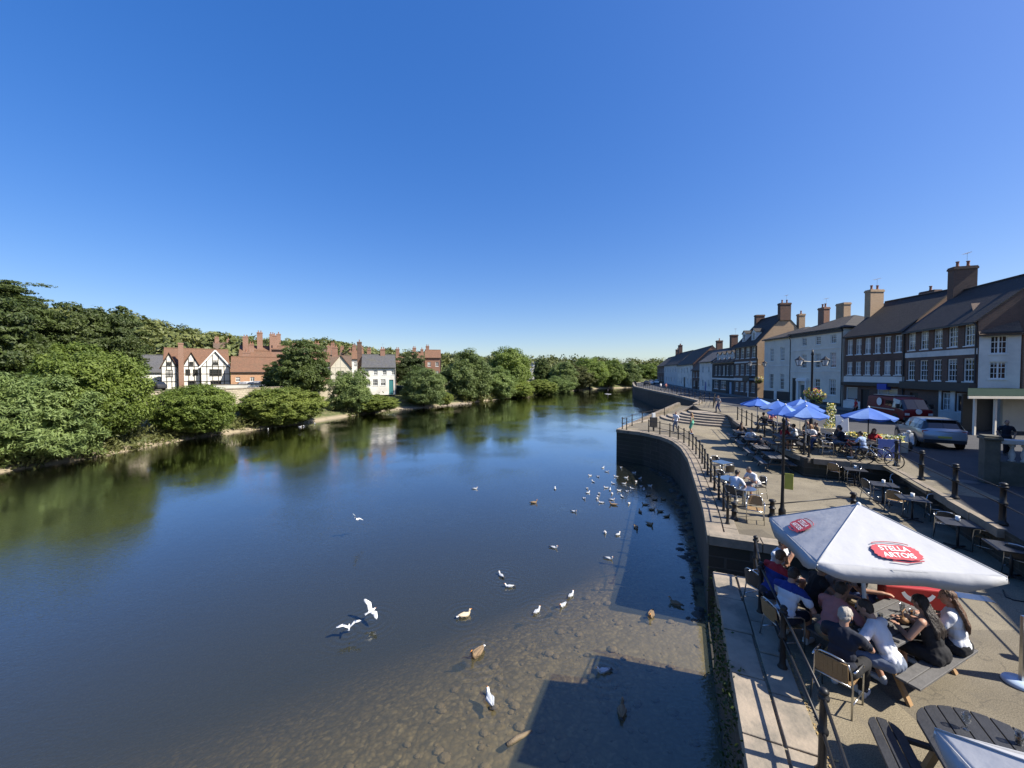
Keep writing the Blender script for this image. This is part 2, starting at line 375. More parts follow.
def make_ground():
    xs = np.concatenate([np.linspace(-1500,-200,14), np.linspace(-180,-62,40), np.arange(-60,14,.8), np.arange(14,110,2.0), np.linspace(112,300,30), np.linspace(330,1500,14)])
    ys = np.concatenate([np.linspace(-300,-60,8), np.arange(-50,-6,4.0), np.arange(-4,40,.8), np.arange(40,230,1.6), np.linspace(234,400,40), np.linspace(430,2600,20)])
    X, Y = np.meshgrid(xs, ys); Z = terrain_h(X, Y)
    nx, ny = len(xs), len(ys); i = np.arange(nx*ny).reshape(ny, nx)
    f = np.stack([i[:-1,:-1], i[:-1,1:], i[1:,1:], i[1:,:-1]], -1).reshape(-1, 4)
    me = bpy.data.meshes.new('ground'); me.from_pydata(np.stack([X,Y,Z],-1).reshape(-1,3).tolist(), [], f.tolist())
    me.polygons.foreach_set('use_smooth', [True]*len(f))
    m, nt, out = nmat('ground_and_riverbed'); L = nt.links
    p = N(nt, 'BsdfPrincipled', Roughness=.9); L.new(p.outputs[0], out.inputs[0])
    tc = N(nt, 'TexCoord'); s = N(nt, 'SeparateXYZ'); L.new(tc.outputs['Object'], s.inputs[0])
    # pebbles
    vo = N(nt, 'TexVoronoi', Scale=8.0, Randomness=1.0); vo.feature = 'F1'
    nz = N(nt, 'TexNoise', Scale=2.2, Detail=3.0); L.new(tc.outputs['Object'], nz.inputs['Vector'])
    ad = N(nt, 'VectorMath', operation='MULTIPLY_ADD'); ad.inputs[1].default_value = (.4,.4,.0); L.new(nz.outputs['Color'], ad.inputs[0]); L.new(tc.outputs['Object'], ad.inputs[2]); L.new(ad.outputs[0], vo.inputs['Vector'])
    pc = ramp(nt, vo.outputs['Color'], [(.1, (.17,.12,.05)), (.5, (.31,.225,.10)), (.9, (.48,.37,.19))])
    vd = ramp(nt, vo.outputs['Distance'], [(.25, (1,1,1)), (.8, (.5,.5,.5))])
    v2 = N(nt, 'TexVoronoi', Scale=11.0); L.new(tc.outputs['Object'], v2.inputs['Vector'])
    vd2 = ramp(nt, v2.outputs['Distance'], [(.2, (1,1,1)), (.8, (.55,.55,.55))])
    peb = mixc(nt, 1.0, mixc(nt, 1.0, pc.outputs[0], vd.outputs[0], 'MULTIPLY'), vd2.outputs[0], 'MULTIPLY')
    big = N(nt, 'TexNoise', Scale=.5, Detail=5.0, Roughness=.6); L.new(tc.outputs['Object'], big.inputs['Vector'])
    bigr = ramp(nt, big.outputs['Fac'], [(.35, (0,0,0)), (.65, (.5,.5,.5))])
    peb = mixc(nt, bigr.outputs[0], peb, (.13,.10,.05))
    # bank: gravel at the waterline, dry grass above
    gn = N(nt, 'TexNoise', Scale=.9, Detail=6.0, Roughness=.65); L.new(tc.outputs['Object'], gn.inputs['Vector'])
    gr = ramp(nt, gn.outputs['Fac'], [(.35, (.05,.07,.02)), (.55, (.10,.105,.035)), (.7, (.22,.18,.09))])
    gv = ramp(nt, gn.outputs['Fac'], [(.3, (.34,.28,.19)), (.7, (.22,.18,.115))])
    def zmask(a, b):
        r = N(nt, 'MapRange'); r.inputs[1].default_value = a; r.inputs[2].default_value = b; L.new(s.outputs[2], r.inputs[0]); return r.outputs[0]
    c = mixc(nt, zmask(-.25, .0), peb, gv.outputs[0])
    c = mixc(nt, zmask(.2, .5), c, gr.outputs[0])
    fld = N(nt, 'TexVoronoi', Scale=.006); L.new(tc.outputs['Object'], fld.inputs['Vector'])
    fr = ramp(nt, fld.outputs['Color'], [(.2, (.06,.075,.025)), (.5, (.2,.16,.075)), (.8, (.10,.105,.04))])
    c = mixc(nt, zmask(16, 22), c, fr.outputs[0])
    L.new(c, p.inputs['Base Color'])
    b = N(nt, 'Bump', Strength=.5, Distance=.04); b.invert = True; L.new(vo.outputs['Distance'], b.inputs['Height']); L.new(b.outputs[0], p.inputs['Normal'])
    me.materials.append(m)
    tag(link('ground', me), kind='structure')
make_ground()

# ------------------------------------------------------------------ river
def make_water():
    m, nt, out = nmat('river_water'); L = nt.links
    tc = N(nt, 'TexCoord')
    mp = N(nt, 'Mapping'); mp.inputs['Rotation'].default_value = (0, 0, R(-22)); mp.inputs['Scale'].default_value = (1.0, 2.3, 1); L.new(tc.outputs['Object'], mp.inputs[0])
    a = N(nt, 'TexNoise', Scale=1.5, Detail=4.0, Roughness=.55, Distortion=.4); L.new(mp.outputs[0], a.inputs['Vector'])
    b = N(nt, 'TexNoise', Scale=6.5, Detail=3.0, Roughness=.5, Distortion=.5); L.new(mp.outputs[0], b.inputs['Vector'])
    g = N(nt, 'TexNoise', Scale=.13, Detail=3.0); L.new(tc.outputs['Object'], g.inputs['Vector'])
    gr = ramp(nt, g.outputs['Fac'], [(.38, (.12,.12,.12)), (.62, (1.3,1.3,1.3))])      # calm and ruffled patches
    b1 = N(nt, 'Bump', Distance=.05, Strength=.07); L.new(a.outputs['Fac'], b1.inputs['Height'])
    st = N(nt, 'Math', operation='MULTIPLY'); st.inputs[1].default_value = .32; L.new(gr.outputs[0], st.inputs[0])
    b2 = N(nt, 'Bump', Distance=.02); L.new(st.outputs[0], b2.inputs['Strength']); L.new(b.outputs['Fac'], b2.inputs['Height']); L.new(b1.outputs[0], b2.inputs['Normal'])
    # rings and wakes round the nearest swimming birds, and long current lines
    hsum = None
    for px_, py_, k_ in [(477,655,1.0),(490,701,.9),(465,616,.8),(537,612,.7),(563,606,.7),(603,672,.8),(509,587,.6),(501,576,.6),(618,535,.5),(371,622,.7),(349,632,.7)]:
        q_ = gp(px_, py_, 0); dn = N(nt, 'VectorMath', operation='DISTANCE'); dn.inputs[1].default_value = q_; L.new(tc.outputs['Object'], dn.inputs[0])
        sn = N(nt, 'Math', operation='MULTIPLY'); sn.inputs[1].default_value = 30.0; L.new(dn.outputs['Value'], sn.inputs[0])
        si_ = N(nt, 'Math', operation='SINE'); L.new(sn.outputs[0], si_.inputs[0])
        fo = N(nt, 'MapRange'); fo.inputs[1].default_value = .05; fo.inputs[2].default_value = 1.2; fo.inputs[3].default_value = k_; fo.inputs[4].default_value = 0; L.new(dn.outputs['Value'], fo.inputs[0])
        pr_ = N(nt, 'Math', operation='MULTIPLY'); L.new(si_.outputs[0], pr_.inputs[0]); L.new(fo.outputs[0], pr_.inputs[1])
        if hsum is None: hsum = pr_.outputs[0]
        else:
            ad_ = N(nt, 'Math', operation='ADD'); L.new(hsum, ad_.inputs[0]); L.new(pr_.outputs[0], ad_.inputs[1]); hsum = ad_.outputs[0]
    b3 = N(nt, 'Bump', Distance=.006, Strength=.6); L.new(hsum, b3.inputs['Height']); L.new(b2.outputs[0], b3.inputs['Normal'])
    m3 = N(nt, 'Mapping'); m3.inputs['Rotation'].default_value = (0, 0, R(-20)); m3.inputs['Scale'].default_value = (.9, .12, 1); L.new(tc.outputs['Object'], m3.inputs[0])
    cl = N(nt, 'TexNoise', Scale=1.6, Detail=4.0, Distortion=.8); L.new(m3.outputs[0], cl.inputs['Vector'])
    b4 = N(nt, 'Bump', Distance=.04, Strength=.07); L.new(cl.outputs['Fac'], b4.inputs['Height']); L.new(b3.outputs[0], b4.inputs['Normal']); b2 = b4
    tr = N(nt, 'BsdfTransparent'); tr.inputs[0].default_value = (.93,.92,.86,1)
    di = N(nt, 'BsdfDiffuse'); di.inputs[0].default_value = (.108,.116,.082,1)
    mx = N(nt, 'MixShader', Fac=.25); L.new(tr.outputs[0], mx.inputs[1]); L.new(di.outputs[0], mx.inputs[2])
    gl = N(nt, 'BsdfGlossy', Roughness=.03); L.new(b2.outputs[0], gl.inputs['Normal'])
    fr = N(nt, 'Fresnel', IOR=1.34); L.new(b2.outputs[0], fr.inputs['Normal'])
    f2 = N(nt, 'Math', operation='MULTIPLY'); f2.inputs[1].default_value = 2.9; L.new(fr.outputs[0], f2.inputs[0])
    ge = N(nt, 'NewGeometry'); iv = N(nt, 'Math', operation='SUBTRACT'); iv.inputs[0].default_value = 1; L.new(ge.outputs['Backfacing'], iv.inputs[1]); fm = N(nt, 'Math', operation='MULTIPLY'); fm.use_clamp = True; L.new(f2.outputs[0], fm.inputs[0]); L.new(iv.outputs[0], fm.inputs[1])   # straight-through light leaving the water is not totally reflected
    m2 = N(nt, 'MixShader'); L.new(fm.outputs[0], m2.inputs[0]); L.new(mx.outputs[0], m2.inputs[1]); L.new(gl.outputs[0], m2.inputs[2])
    L.new(m2.outputs[0], out.inputs['Surface'])
    va = N(nt, 'VolumeAbsorption', Density=1.0); va.inputs[0].default_value = (.45,.40,.24,1); L.new(va.outputs[0], out.inputs['Volume'])
    mb = MB().box(-140, 320, -55, 262, -8, 0)
    tag(mb.build('river', m), kind='structure')
make_water()

# ------------------------------------------------------------------ quay, terrace, road sheets
NOTCH_IN = [(8.0,8.6), (8.6,10.7)]
def sheet(name, poly, z, mat, kind='structure'):
    mb = MB(); n = len(poly); P = [Vector((p[0],p[1],0)) for p in poly]
    for t in tessellate_polygon([P]):
        a, b, c = (P[i] for i in t)
        if (b-a).cross(c-a).z < 0: a, c = c, a
        mb.add([(q.x,q.y,z) for q in (a,b,c)], [(0,1,2)])
    return tag(mb.build(name, mat), kind=kind)
sheet('quay_paving', NEAR + NOTCH_IN + UPPER + TIP[1:] + RETAIN[1:], QUAY, m_pave)
far_right = [(400,240), (400,-60), (4.5,-60)]
sheet('road', RETAIN[::-1] + FARW[1:] + far_right, ROAD, m_asphalt)
# pale terrace surface laid on the road level
sheet('terrace_paving', [(23.4,50.3),(21.3,44),(21.1,38),(19.5,34),(15.5,23.5),(14.25,18.75),(16.5,17.35),(14.4,13.5),(15.8,12.4),(19,18.6),(21.5,23.5),(24,31),(26,40),(28.5,56),(27.1,55.8)], ROAD+.004, m_pave)
def wall_strip(mb, pts, z0, z1, k=0):
    for a, b in zip(pts[:-1], pts[1:]): mb.quad((a[0],a[1],z0),(b[0],b[1],z0),(b[0],b[1],z1),(a[0],a[1],z1), k)
def coping(parent, pts, z, widths=(.5,.42), step=1.15, name='coping', over=.05, side=1, h=.05):
    mb = MB(); off = -over
    for row, wd in enumerate(widths):
        A = resample(offset_line(pts, side*off), step if row == 0 else step*.8)
        for i in range(len(A)-1):
            a, b = A[i], A[i+1]; d = (b-a).normalized(); nrm = Vector((d.y, -d.x))*side
            a2 = a + d*.012; b2 = b - d*.012; zz = z + h + random.uniform(-.012,.012); w2 = wd-.02+random.uniform(-.02,.02)
            q = [a2, b2, b2+nrm*w2, a2+nrm*w2]
            if side < 0: q = q[::-1]
            mb.prism([(p.x,p.y) for p in q], z-.22 if row == 0 else z-.05, zz)
        off += wd+.02
    return mb.build(name, m_coping, parent, bevel=.012)
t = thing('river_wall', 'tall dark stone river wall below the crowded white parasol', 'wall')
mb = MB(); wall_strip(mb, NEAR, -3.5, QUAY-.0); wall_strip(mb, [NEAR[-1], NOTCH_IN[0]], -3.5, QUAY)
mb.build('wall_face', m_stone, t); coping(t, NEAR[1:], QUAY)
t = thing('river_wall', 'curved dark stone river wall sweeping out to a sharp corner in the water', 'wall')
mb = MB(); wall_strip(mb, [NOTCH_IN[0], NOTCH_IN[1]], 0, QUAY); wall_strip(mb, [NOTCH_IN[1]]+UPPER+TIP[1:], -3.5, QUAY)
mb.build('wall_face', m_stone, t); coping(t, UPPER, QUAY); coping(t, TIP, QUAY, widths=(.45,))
coping(t, [NOTCH_IN[1], UPPER[0]], QUAY, widths=(.5,))
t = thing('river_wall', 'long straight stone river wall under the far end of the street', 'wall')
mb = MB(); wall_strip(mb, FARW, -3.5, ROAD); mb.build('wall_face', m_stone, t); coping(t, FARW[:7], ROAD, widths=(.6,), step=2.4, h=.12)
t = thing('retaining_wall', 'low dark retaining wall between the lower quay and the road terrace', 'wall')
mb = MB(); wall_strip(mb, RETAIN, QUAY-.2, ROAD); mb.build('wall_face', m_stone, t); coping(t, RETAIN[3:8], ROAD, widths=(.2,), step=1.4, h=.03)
# steps down into the gap in the quay
mb = MB(); a0 = Vector(NOTCH_IN[0]); a1 = Vector(NOTCH_IN[1]); b0 = Vector(NEAR[-1]); b1 = Vector(UPPER[0])
for i in range(9):
    f0, f1 = i/9, (i+1)/9; z = QUAY-.28*(i+1)
    q = [a0.lerp(b0, f0), a0.lerp(b0, f1), a1.lerp(b1, f1), a1.lerp(b1, f0)]
    mb.prism([(p.x,p.y) for p in q], -3.4, z)
tag(mb.build('stone_steps', m_stone), 'dark stone steps going down to the water in the gap of the quay', 'steps')
# curved steps up to the street
mb = MB(); c = Vector((23.2,41.5))
for i in range(5):
    r = 6.9-i*.72
    pts = [(c.x+r*math.cos(t), c.y+r*math.sin(t)) for t in [R(150+ j*5) for j in range(28)]]
    mb.prism(pts+[(c.x,c.y)], QUAY-.3, QUAY+.172*(i+1), bottom=False)
tag(mb.build('curved_steps', m_coping, bevel=.02), 'fan of curved pale stone steps rising from the quay to the street', 'steps')
# slipway behind the corner
mb = MB()
s0, s1 = Vector((25.6,54.0)), Vector((17.0,50.2)); d = (s1-s0).normalized(); n = Vector((-d.y, d.x))
mb.add([(s0.x,s0.y,2.9),(s1.x,s1.y,-.4),(s1.x-n.x*3,s1.y-n.y*3,-.4),(s0.x-n.x*3,s0.y-n.y*3,2.9),(s0.x,s0.y,-3),(s1.x,s1.y,-3),(s1.x-n.x*3,s1.y-n.y*3,-3),(s0.x-n.x*3,s0.y-n.y*3,-3)],
       [(0,1,2,3),(1,0,4,5),(2,1,5,6),(3,2,6,7)])
tag(mb.build('slipway', m_pave), kind='structure')
for nm, k, lb in (('slipway_wall', 0, 'low stone side wall of the slipway nearest the quay corner'), ('slipway_wall', 3, 'low stone side wall of the slipway beneath the far street')):
    mb = MB(); p, q = s0-n*k, s1-n*k
    mb.beam((p.x,p.y,3.0),(q.x,q.y,.25), .5, .7); tag(mb.build(nm, m_coping, bevel=.03), lb, 'wall')
# ------------------------------------------------------------------ foliage: unit crowns (radius 1) made of many leaf faces in clumps
def crown_mesh(name, seed, clumps, per, leaf, mat, spread=.2, droop=0.0, core=.62, flat=.0, hollow=.55, top=1.0, aspect=1.6, lk=1.0):
    g = np.random.default_rng(seed)
    d = g.normal(size=(clumps, 3)); d /= np.linalg.norm(d, axis=1)[:, None]
    rad = hollow + (1-hollow)*g.random(clumps)**.6
    lump = 1 + lk*(.16*np.sin(d[:,0]*4.1+seed)+.14*np.sin(d[:,1]*5.3+1.7*seed)+.1*np.sin(d[:,2]*6+seed*.7))
    cc = d*(rad*lump*.84)[:, None]; cc[:,2] = np.where(cc[:,2] < 0, cc[:,2]*.9, cc[:,2]*top)
    ci = np.repeat(np.arange(clumps), per); n = len(ci)
    size = spread*(.6+.8*g.random(clumps))
    o = g.normal(size=(n,3)); o /= np.linalg.norm(o, axis=1)[:, None]; o *= (g.random(n)**.45)[:, None]
    o[:,2] *= (1-flat)*.8
    P = cc[ci] + o*size[ci][:, None]
    if droop: P[:,2] -= droop*np.linalg.norm(P[:,:2], axis=1)**2*.9
    nrm = P*.55 + o*.8 + g.normal(size=(n,3))*.55 + np.array([0,0,.35]); nrm /= np.linalg.norm(nrm, axis=1)[:, None]
    ref = g.normal(size=(n,3)); ref[:,2] -= droop*3; t = np.cross(nrm, ref); t /= np.linalg.norm(t, axis=1)[:, None]+1e-9; b = np.cross(nrm, t)
    if droop: t, b = b, t
    s = leaf*(.6+.8*g.random(n))[:, None]
    V = np.stack([P-t*s*aspect, P-b*s*.75+nrm*s*.15, P+t*s*aspect, P+b*s*.75+nrm*s*.15], 1).reshape(-1,3)
    nv = n*4
    # larger leaves inside, so that the middle is not see-through
    m = 1500; q = g.normal(size=(m,3)); q /= np.linalg.norm(q, axis=1)[:, None]; q *= (core*(.35+.65*g.random(m)))[:, None]
    if droop: q[:,2] -= droop*np.linalg.norm(q[:,:2], axis=1)**2*.9
    t2 = g.normal(size=(m,3)); t2 /= np.linalg.norm(t2, axis=1)[:, None]; b2 = np.cross(t2, g.normal(size=(m,3))); b2 /= np.linalg.norm(b2, axis=1)[:, None]
    V = np.concatenate([V, np.stack([q-t2*.075, q-b2*.055, q+t2*.075, q+b2*.055], 1).reshape(-1,3)])
    me = bpy.data.meshes.new(name)
    me.from_pydata(V.tolist(), [], np.arange(len(V)).reshape(-1,4).tolist())
    me.materials.append(mat); me.update(); return me
L_mid = MLEAF('leaves_mid_green', (.072,.112,.02), (.19,.245,.05))
L_dark = MLEAF('leaves_dark_green', (.034,.055,.014), (.095,.125,.03))
L_pale = MLEAF('leaves_pale_willow', (.095,.14,.042), (.215,.275,.085))
L_lime = MLEAF('leaves_yellow_green', (.11,.155,.026), (.24,.28,.062))
L_olive = MLEAF('leaves_olive', (.06,.075,.022), (.15,.155,.05))
m_bark = M('bark', (.09,.07,.05), (.05,.04,.03), rough=.95, scale=6, bump=.6)
L_bright = MLEAF('leaves_bright_green', (.092,.14,.022), (.225,.29,.056))
CROWN = {
 'bright': [crown_mesh('crown_bright', 41, 520, 105, .0145, L_bright, spread=.12, hollow=.72, lk=.35), crown_mesh('crown_bright', 44, 500, 105, .015, L_bright, spread=.12, hollow=.72, lk=.4)],
 'broad': [crown_mesh('crown_broad', 3, 380, 110, .017, L_mid, spread=.145, lk=.6), crown_mesh('crown_broad', 14, 360, 110, .018, L_mid, spread=.15, lk=.6)],
 'dark':  [crown_mesh('crown_dark', 5, 300, 120, .018, L_dark, spread=.15, flat=.5), crown_mesh('crown_dark', 21, 280, 120, .019, L_dark, spread=.16, flat=.45)],
 'willow':[crown_mesh('crown_willow', 8, 420, 110, .0135, L_pale, spread=.14, droop=.2, aspect=3.0), crown_mesh('crown_willow', 33, 400, 110, .014, L_pale, spread=.145, droop=.14, aspect=2.8)],
 'lime':  [crown_mesh('crown_lime', 9, 420, 105, .0135, L_lime, spread=.11, aspect=2.4, hollow=.72, lk=.4)],
 'olive': [crown_mesh('crown_olive', 12, 300, 110, .018, L_olive, spread=.16, flat=.4)],
 'layer': [crown_mesh('crown_layer', 17, 70, 170, .022, L_dark, spread=.3, flat=.8, core=.3, hollow=.25)],
}
def trunk_mesh(seed):
    g = random.Random(seed); mb = MB()
    mb.tube([(0,0,-.06),(0,0,.02),(.02,.01,.35),(.0,.03,.7),(.02,.0,1.0)], [.075,.055,.045,.035,.015], 8)
    for i in range(6):
        a = i*1.05+g.random(); z = .38+.09*i; r = .32+.2*g.random()
        mb.tube([(0.01,.01,z),(r*.5*math.cos(a), r*.5*math.sin(a), z+.12),(r*math.cos(a), r*math.sin(a), z+.3)], [.026,.018,.006], 6)
    return mb.mesh('trunk', m_bark)
TRUNK = [trunk_mesh(1), trunk_mesh(2)]
tree_n = 0
def tree(name, label, cat, x, y, zb, rx, ztop, zlow, kind, group=None, ry=None):
    """crown between zlow and ztop, trunk from the ground zb"""
    global tree_n; tree_n += 1; g = random.Random(tree_n*7)
    t = thing(name, label, cat, (x, y, zb), 0, group)
    cm = CROWN[kind][tree_n % len(CROWN[kind])]
    rz = (ztop-zlow)/2
    c = link('crown' if cat == 'tree' else 'foliage', cm, t, (0, 0, (ztop+zlow)/2-zb), g.random()*6.28); c.scale = (rx, ry or rx*g.uniform(.9,1.1), rz)
    k = link('trunk' if cat == 'tree' else 'stem', TRUNK[tree_n % 2], t, (0,0,0), g.random()*6); h = max(.6, (ztop+zlow)/2-zb+rz*.15)
    if kind == 'layer': h *= .8
    k.scale = (h*.75, h*.75, h)
    return t
def tpx(name, label, cat, cx, Y, wpx, ytop, ybot, kind, group=None, lift=0):
    x = xat(cx, Y); zb = float(terrain_h(x, Y)); zb = max(zb, -.3)
    return tree(name, label, cat, x, Y, zb, wpx/2/F*Y/.93, zat(ytop, Y), zat(ybot, Y), kind, group)
G = 'trees and bushes along the far river bank'
for a in [
 ('willow_tree', 'pale drooping willow at the picture edge, its branches touching the river', 'tree', 20, 31.5, 112, 368, 474, 'willow'),
 ('riverside_tree', 'large round green tree leaning over the water, broadest on the bank', 'tree', 91, 37, 100, 338, 456, 'bright'),
 ('riverside_bush', 'round dark green bush in front of the black and white gabled house', 'bush', 194, 46, 74, 379, 440, 'bright'),
 ('riverside_bush', 'wide yellow green bush over the water below the red roofed brick wing', 'bush', 280, 56.5, 86, 384, 429, 'lime'),
 ('shade_tree', 'tall spreading tree behind the drooping willow', 'tree', 8, 50, 96, 299, 415, 'dark'),
 ('shade_tree', 'dark broad tree rising behind the large round riverside tree', 'tree', 90, 58, 84, 297, 392, 'dark'),
 ('cedar_tree', 'dark flat topped cedar showing above the tree tops at the edge', 'tree', 10, 66, 66, 276, 318, 'layer'),
 ('shade_tree', 'mid green tree beside the grey roof of the timbered house', 'tree', 120, 66, 34, 320, 398, 'dark'),
 ('shade_tree', 'dark leafy tree standing between the brick wing and the cream gable', 'tree', 302, 73, 56, 340, 406, 'dark'),
 ('shade_tree', 'smaller dark tree overlapping the end of the red roof', 'tree', 281, 74, 38, 358, 404, 'dark'),
 ('willow_tree', 'slim pale willow in front of the cream gabled house', 'tree', 352, 70.5, 42, 368, 415, 'willow'),
 ('riverside_bush', 'low yellow green bush on the bank below the white house', 'bush', 374, 73.5, 44, 393, 414, 'lime'),
 ('riverside_bush', 'big grey green bush beside the white house, touching the water', 'bush', 424, 87, 54, 366, 409, 'willow'),
 ('shade_tree', 'dark tree behind the grey green bush and the white house', 'tree', 410, 97, 34, 349, 396, 'dark'),
 ('riverside_bush', 'small pale bush at the water just beyond the gravel spit', 'bush', 443, 93, 24, 390, 407, 'lime'),
 ('willow_tree', 'tall pale willow on the bank beyond the gravel spit', 'tree', 468, 104, 58, 349, 402, 'willow'),
 ('shade_tree', 'round topped darker tree rising above the pale willows', 'tree', 509, 128, 54, 346, 398, 'broad'),
 ('willow_tree', 'pale willow leaning to the water in front of the round topped tree', 'tree', 497, 116, 46, 366, 401, 'willow'),
 ('riverside_bush', 'low lime green bush at the waterline under the round topped tree', 'bush', 519, 122, 34, 380, 400, 'lime'),
 ('shade_tree', 'dark tree beside the distant white gable', 'tree', 541, 170, 20, 356, 388, 'dark'),
 ('riverside_bush', 'low bush at the waterline in front of the distant white gable', 'bush', 541, 138, 36, 378, 397, 'lime'),
 ('riverside_bush', 'low rounded bush on the bank where the river starts to bend', 'bush', 556, 150, 30, 376, 396, 'willow'),
 ('shade_tree', 'tree at the start of the river bend, beyond the distant white gable', 'tree', 563, 165, 34, 361, 393, 'willow'),
 ('shade_tree', 'taller dark crown at the middle of the river bend', 'tree', 590, 180, 40, 356, 390, 'broad'),
 ('shade_tree', 'olive tree low over the far water of the bend', 'tree', 578, 172, 30, 364, 392, 'olive'),
 ('shade_tree', 'rounded tree standing over the paddle boarder', 'tree', 609, 196, 36, 359, 388, 'broad'),
 ('shade_tree', 'pale tree closing the river before the quay wall', 'tree', 628, 208, 32, 362, 387, 'willow'),
 ('shade_tree', 'last dark tree beside the far end of the street', 'tree', 648, 222, 36, 362, 386, 'broad'),
]: tpx(*a[:3], *a[3:], group=G)
# low scrub along the waterline: nobody could count it
def scrub():
    g = np.random.default_rng(5); V = []; Fc = []
    n = 0
    for y in np.concatenate([np.arange(29,80,.2), np.arange(80,160,.8)]):
        x0 = float(lbank(y)); dl = g.uniform(-.3, 4.0)
        if 59 < y < 68 and dl < 6: continue
        if 82 < y < 96 and dl < 3.2: continue
        x = x0-dl; z = float(terrain_h(x, y)); h = g.uniform(.4, 1.5) if dl < 3 else g.uniform(.6,2.2)
        m = 34; P = g.normal(size=(m,3))*np.array([.5,.5,.33])*h+np.array([x,y,z+h*.45])
        t = g.normal(size=(m,3)); t[:,2] += .8; t /= np.linalg.norm(t,axis=1)[:,None]; b = np.cross(t, g.normal(size=(m,3))); b /= np.linalg.norm(b,axis=1)[:,None]
        s = (.07+.09*g.random(m))[:,None]*(1 if y < 80 else 1.6)
        V.append(np.stack([P-t*s*2, P-b*s*.6, P+t*s*2, P+b*s*.6],1).reshape(-1,3)); n += m
    V = np.concatenate(V); me = bpy.data.meshes.new('bank_scrub'); me.from_pydata(V.tolist(), [], np.arange(len(V)).reshape(-1,4).tolist()); me.materials.append(L_olive)
    tag(link('bank_scrub', me), 'rough grass and low scrub growing along the far waterline', 'scrub', kind='stuff')
scrub()
# the wooded hill behind the houses reads as one mass
def wood():
    g = np.random.default_rng(2); Vs = []; n = 0
    pts = []
    for k in range(2600):
        y = g.uniform(70, 330); x = float(lbank(min(y,205))) - g.uniform(60 if y < 130 else 45, 330)
        px = 512+F*x/y
        if px < -60 or px > 660: continue
        if 120 < px < 450 and y < 125 and x > float(lbank(y))-62: continue
        z = float(terrain_h(x, y)); h = g.uniform(6.5, 9.5)
        if 373-(z+h-CAMZ)/y*F < np.interp(px, [-60,0,60,130,200,260,330,400,470,560,660], [303,306,310,314,331,339,340,351,355,362,366]): continue
        pts.append((x, y, h))
    for x, y, h in pts[:420]:
        z = float(terrain_h(x,y)); r = g.uniform(3.8,6.2); m = 760
        d = g.normal(size=(m,3)); d /= np.linalg.norm(d,axis=1)[:,None]
        ph = g.uniform(0,6,3); lump = 1+.2*np.sin(d[:,0]*4+ph[0])+.18*np.sin(d[:,1]*4+ph[1])+.14*np.sin(d[:,2]*5+ph[2])
        P = d*(lump*(.72+.3*g.random(m)))[:,None]*np.array([r,r,h*.55]) + np.array([x,y,z+h*.55])
        nr = d+g.normal(size=(m,3))*.5+np.array([0,0,.3]); nr /= np.linalg.norm(nr,axis=1)[:,None]
        t = np.cross(nr, g.normal(size=(m,3))); t /= np.linalg.norm(t,axis=1)[:,None]; b = np.cross(nr,t); s = (.32+.36*g.random(m))[:,None]
        Vs.append(np.stack([P-t*s*1.3,P-b*s*.8,P+t*s*1.3,P+b*s*.8],1).reshape(-1,3))
    V = np.concatenate(Vs); me = bpy.data.meshes.new('hillside_wood'); me.from_pydata(V.tolist(), [], np.arange(len(V)).reshape(-1,4).tolist())
    m = MLEAF('leaves_hillside', (.06,.082,.022), (.145,.155,.045), trans=.15); n_ = [x for x in m.node_tree.nodes if x.type == 'TEX_NOISE']
    n_[0].inputs['Scale'].default_value = .09; n_[1].inputs['Scale'].default_value = .5
    me.materials.append(m); tag(link('hillside_wood', me), 'far wooded hillside rising behind the houses across the river', 'woodland', kind='stuff')
wood()
def far_bank_wood():
    g = np.random.default_rng(4); Vs = []
    for k in range(130):
        y = g.uniform(175, 330); x = y*(g.uniform(500, 668)-512)/F
        if x > np.interp(y,[175,200,330],[48,72,135]) or (x > lbank(y)-6 and y < 232): continue
        z = max(3, float(terrain_h(x,y))); r = g.uniform(4,6); h = min(g.uniform(7,12), 10.5); m = 520
        d = g.normal(size=(m,3)); d /= np.linalg.norm(d,axis=1)[:,None]; ph = g.uniform(0,6,3)
        lump = 1+.2*np.sin(d[:,0]*4+ph[0])+.18*np.sin(d[:,1]*4+ph[1])+.14*np.sin(d[:,2]*5+ph[2])
        P = d*(lump*(.72+.3*g.random(m)))[:,None]*np.array([r,r,h*.55])+np.array([x,y,z+h*.5])
        nr = d+g.normal(size=(m,3))*.5+np.array([0,0,.3]); nr /= np.linalg.norm(nr,axis=1)[:,None]
        t = np.cross(nr,g.normal(size=(m,3))); t /= np.linalg.norm(t,axis=1)[:,None]; b = np.cross(nr,t); s = (.32+.36*g.random(m))[:,None]
        Vs.append(np.stack([P-t*s*1.3,P-b*s*.8,P+t*s*1.3,P+b*s*.8],1).reshape(-1,3))
    V = np.concatenate(Vs); me = bpy.data.meshes.new('river_bend_wood'); me.from_pydata(V.tolist(), [], np.arange(len(V)).reshape(-1,4).tolist())
    me.materials.append(MATS['leaves_hillside']); tag(link('river_bend_wood', me), 'distant wood closing off the bend of the river', 'woodland', kind='stuff')
far_bank_wood()
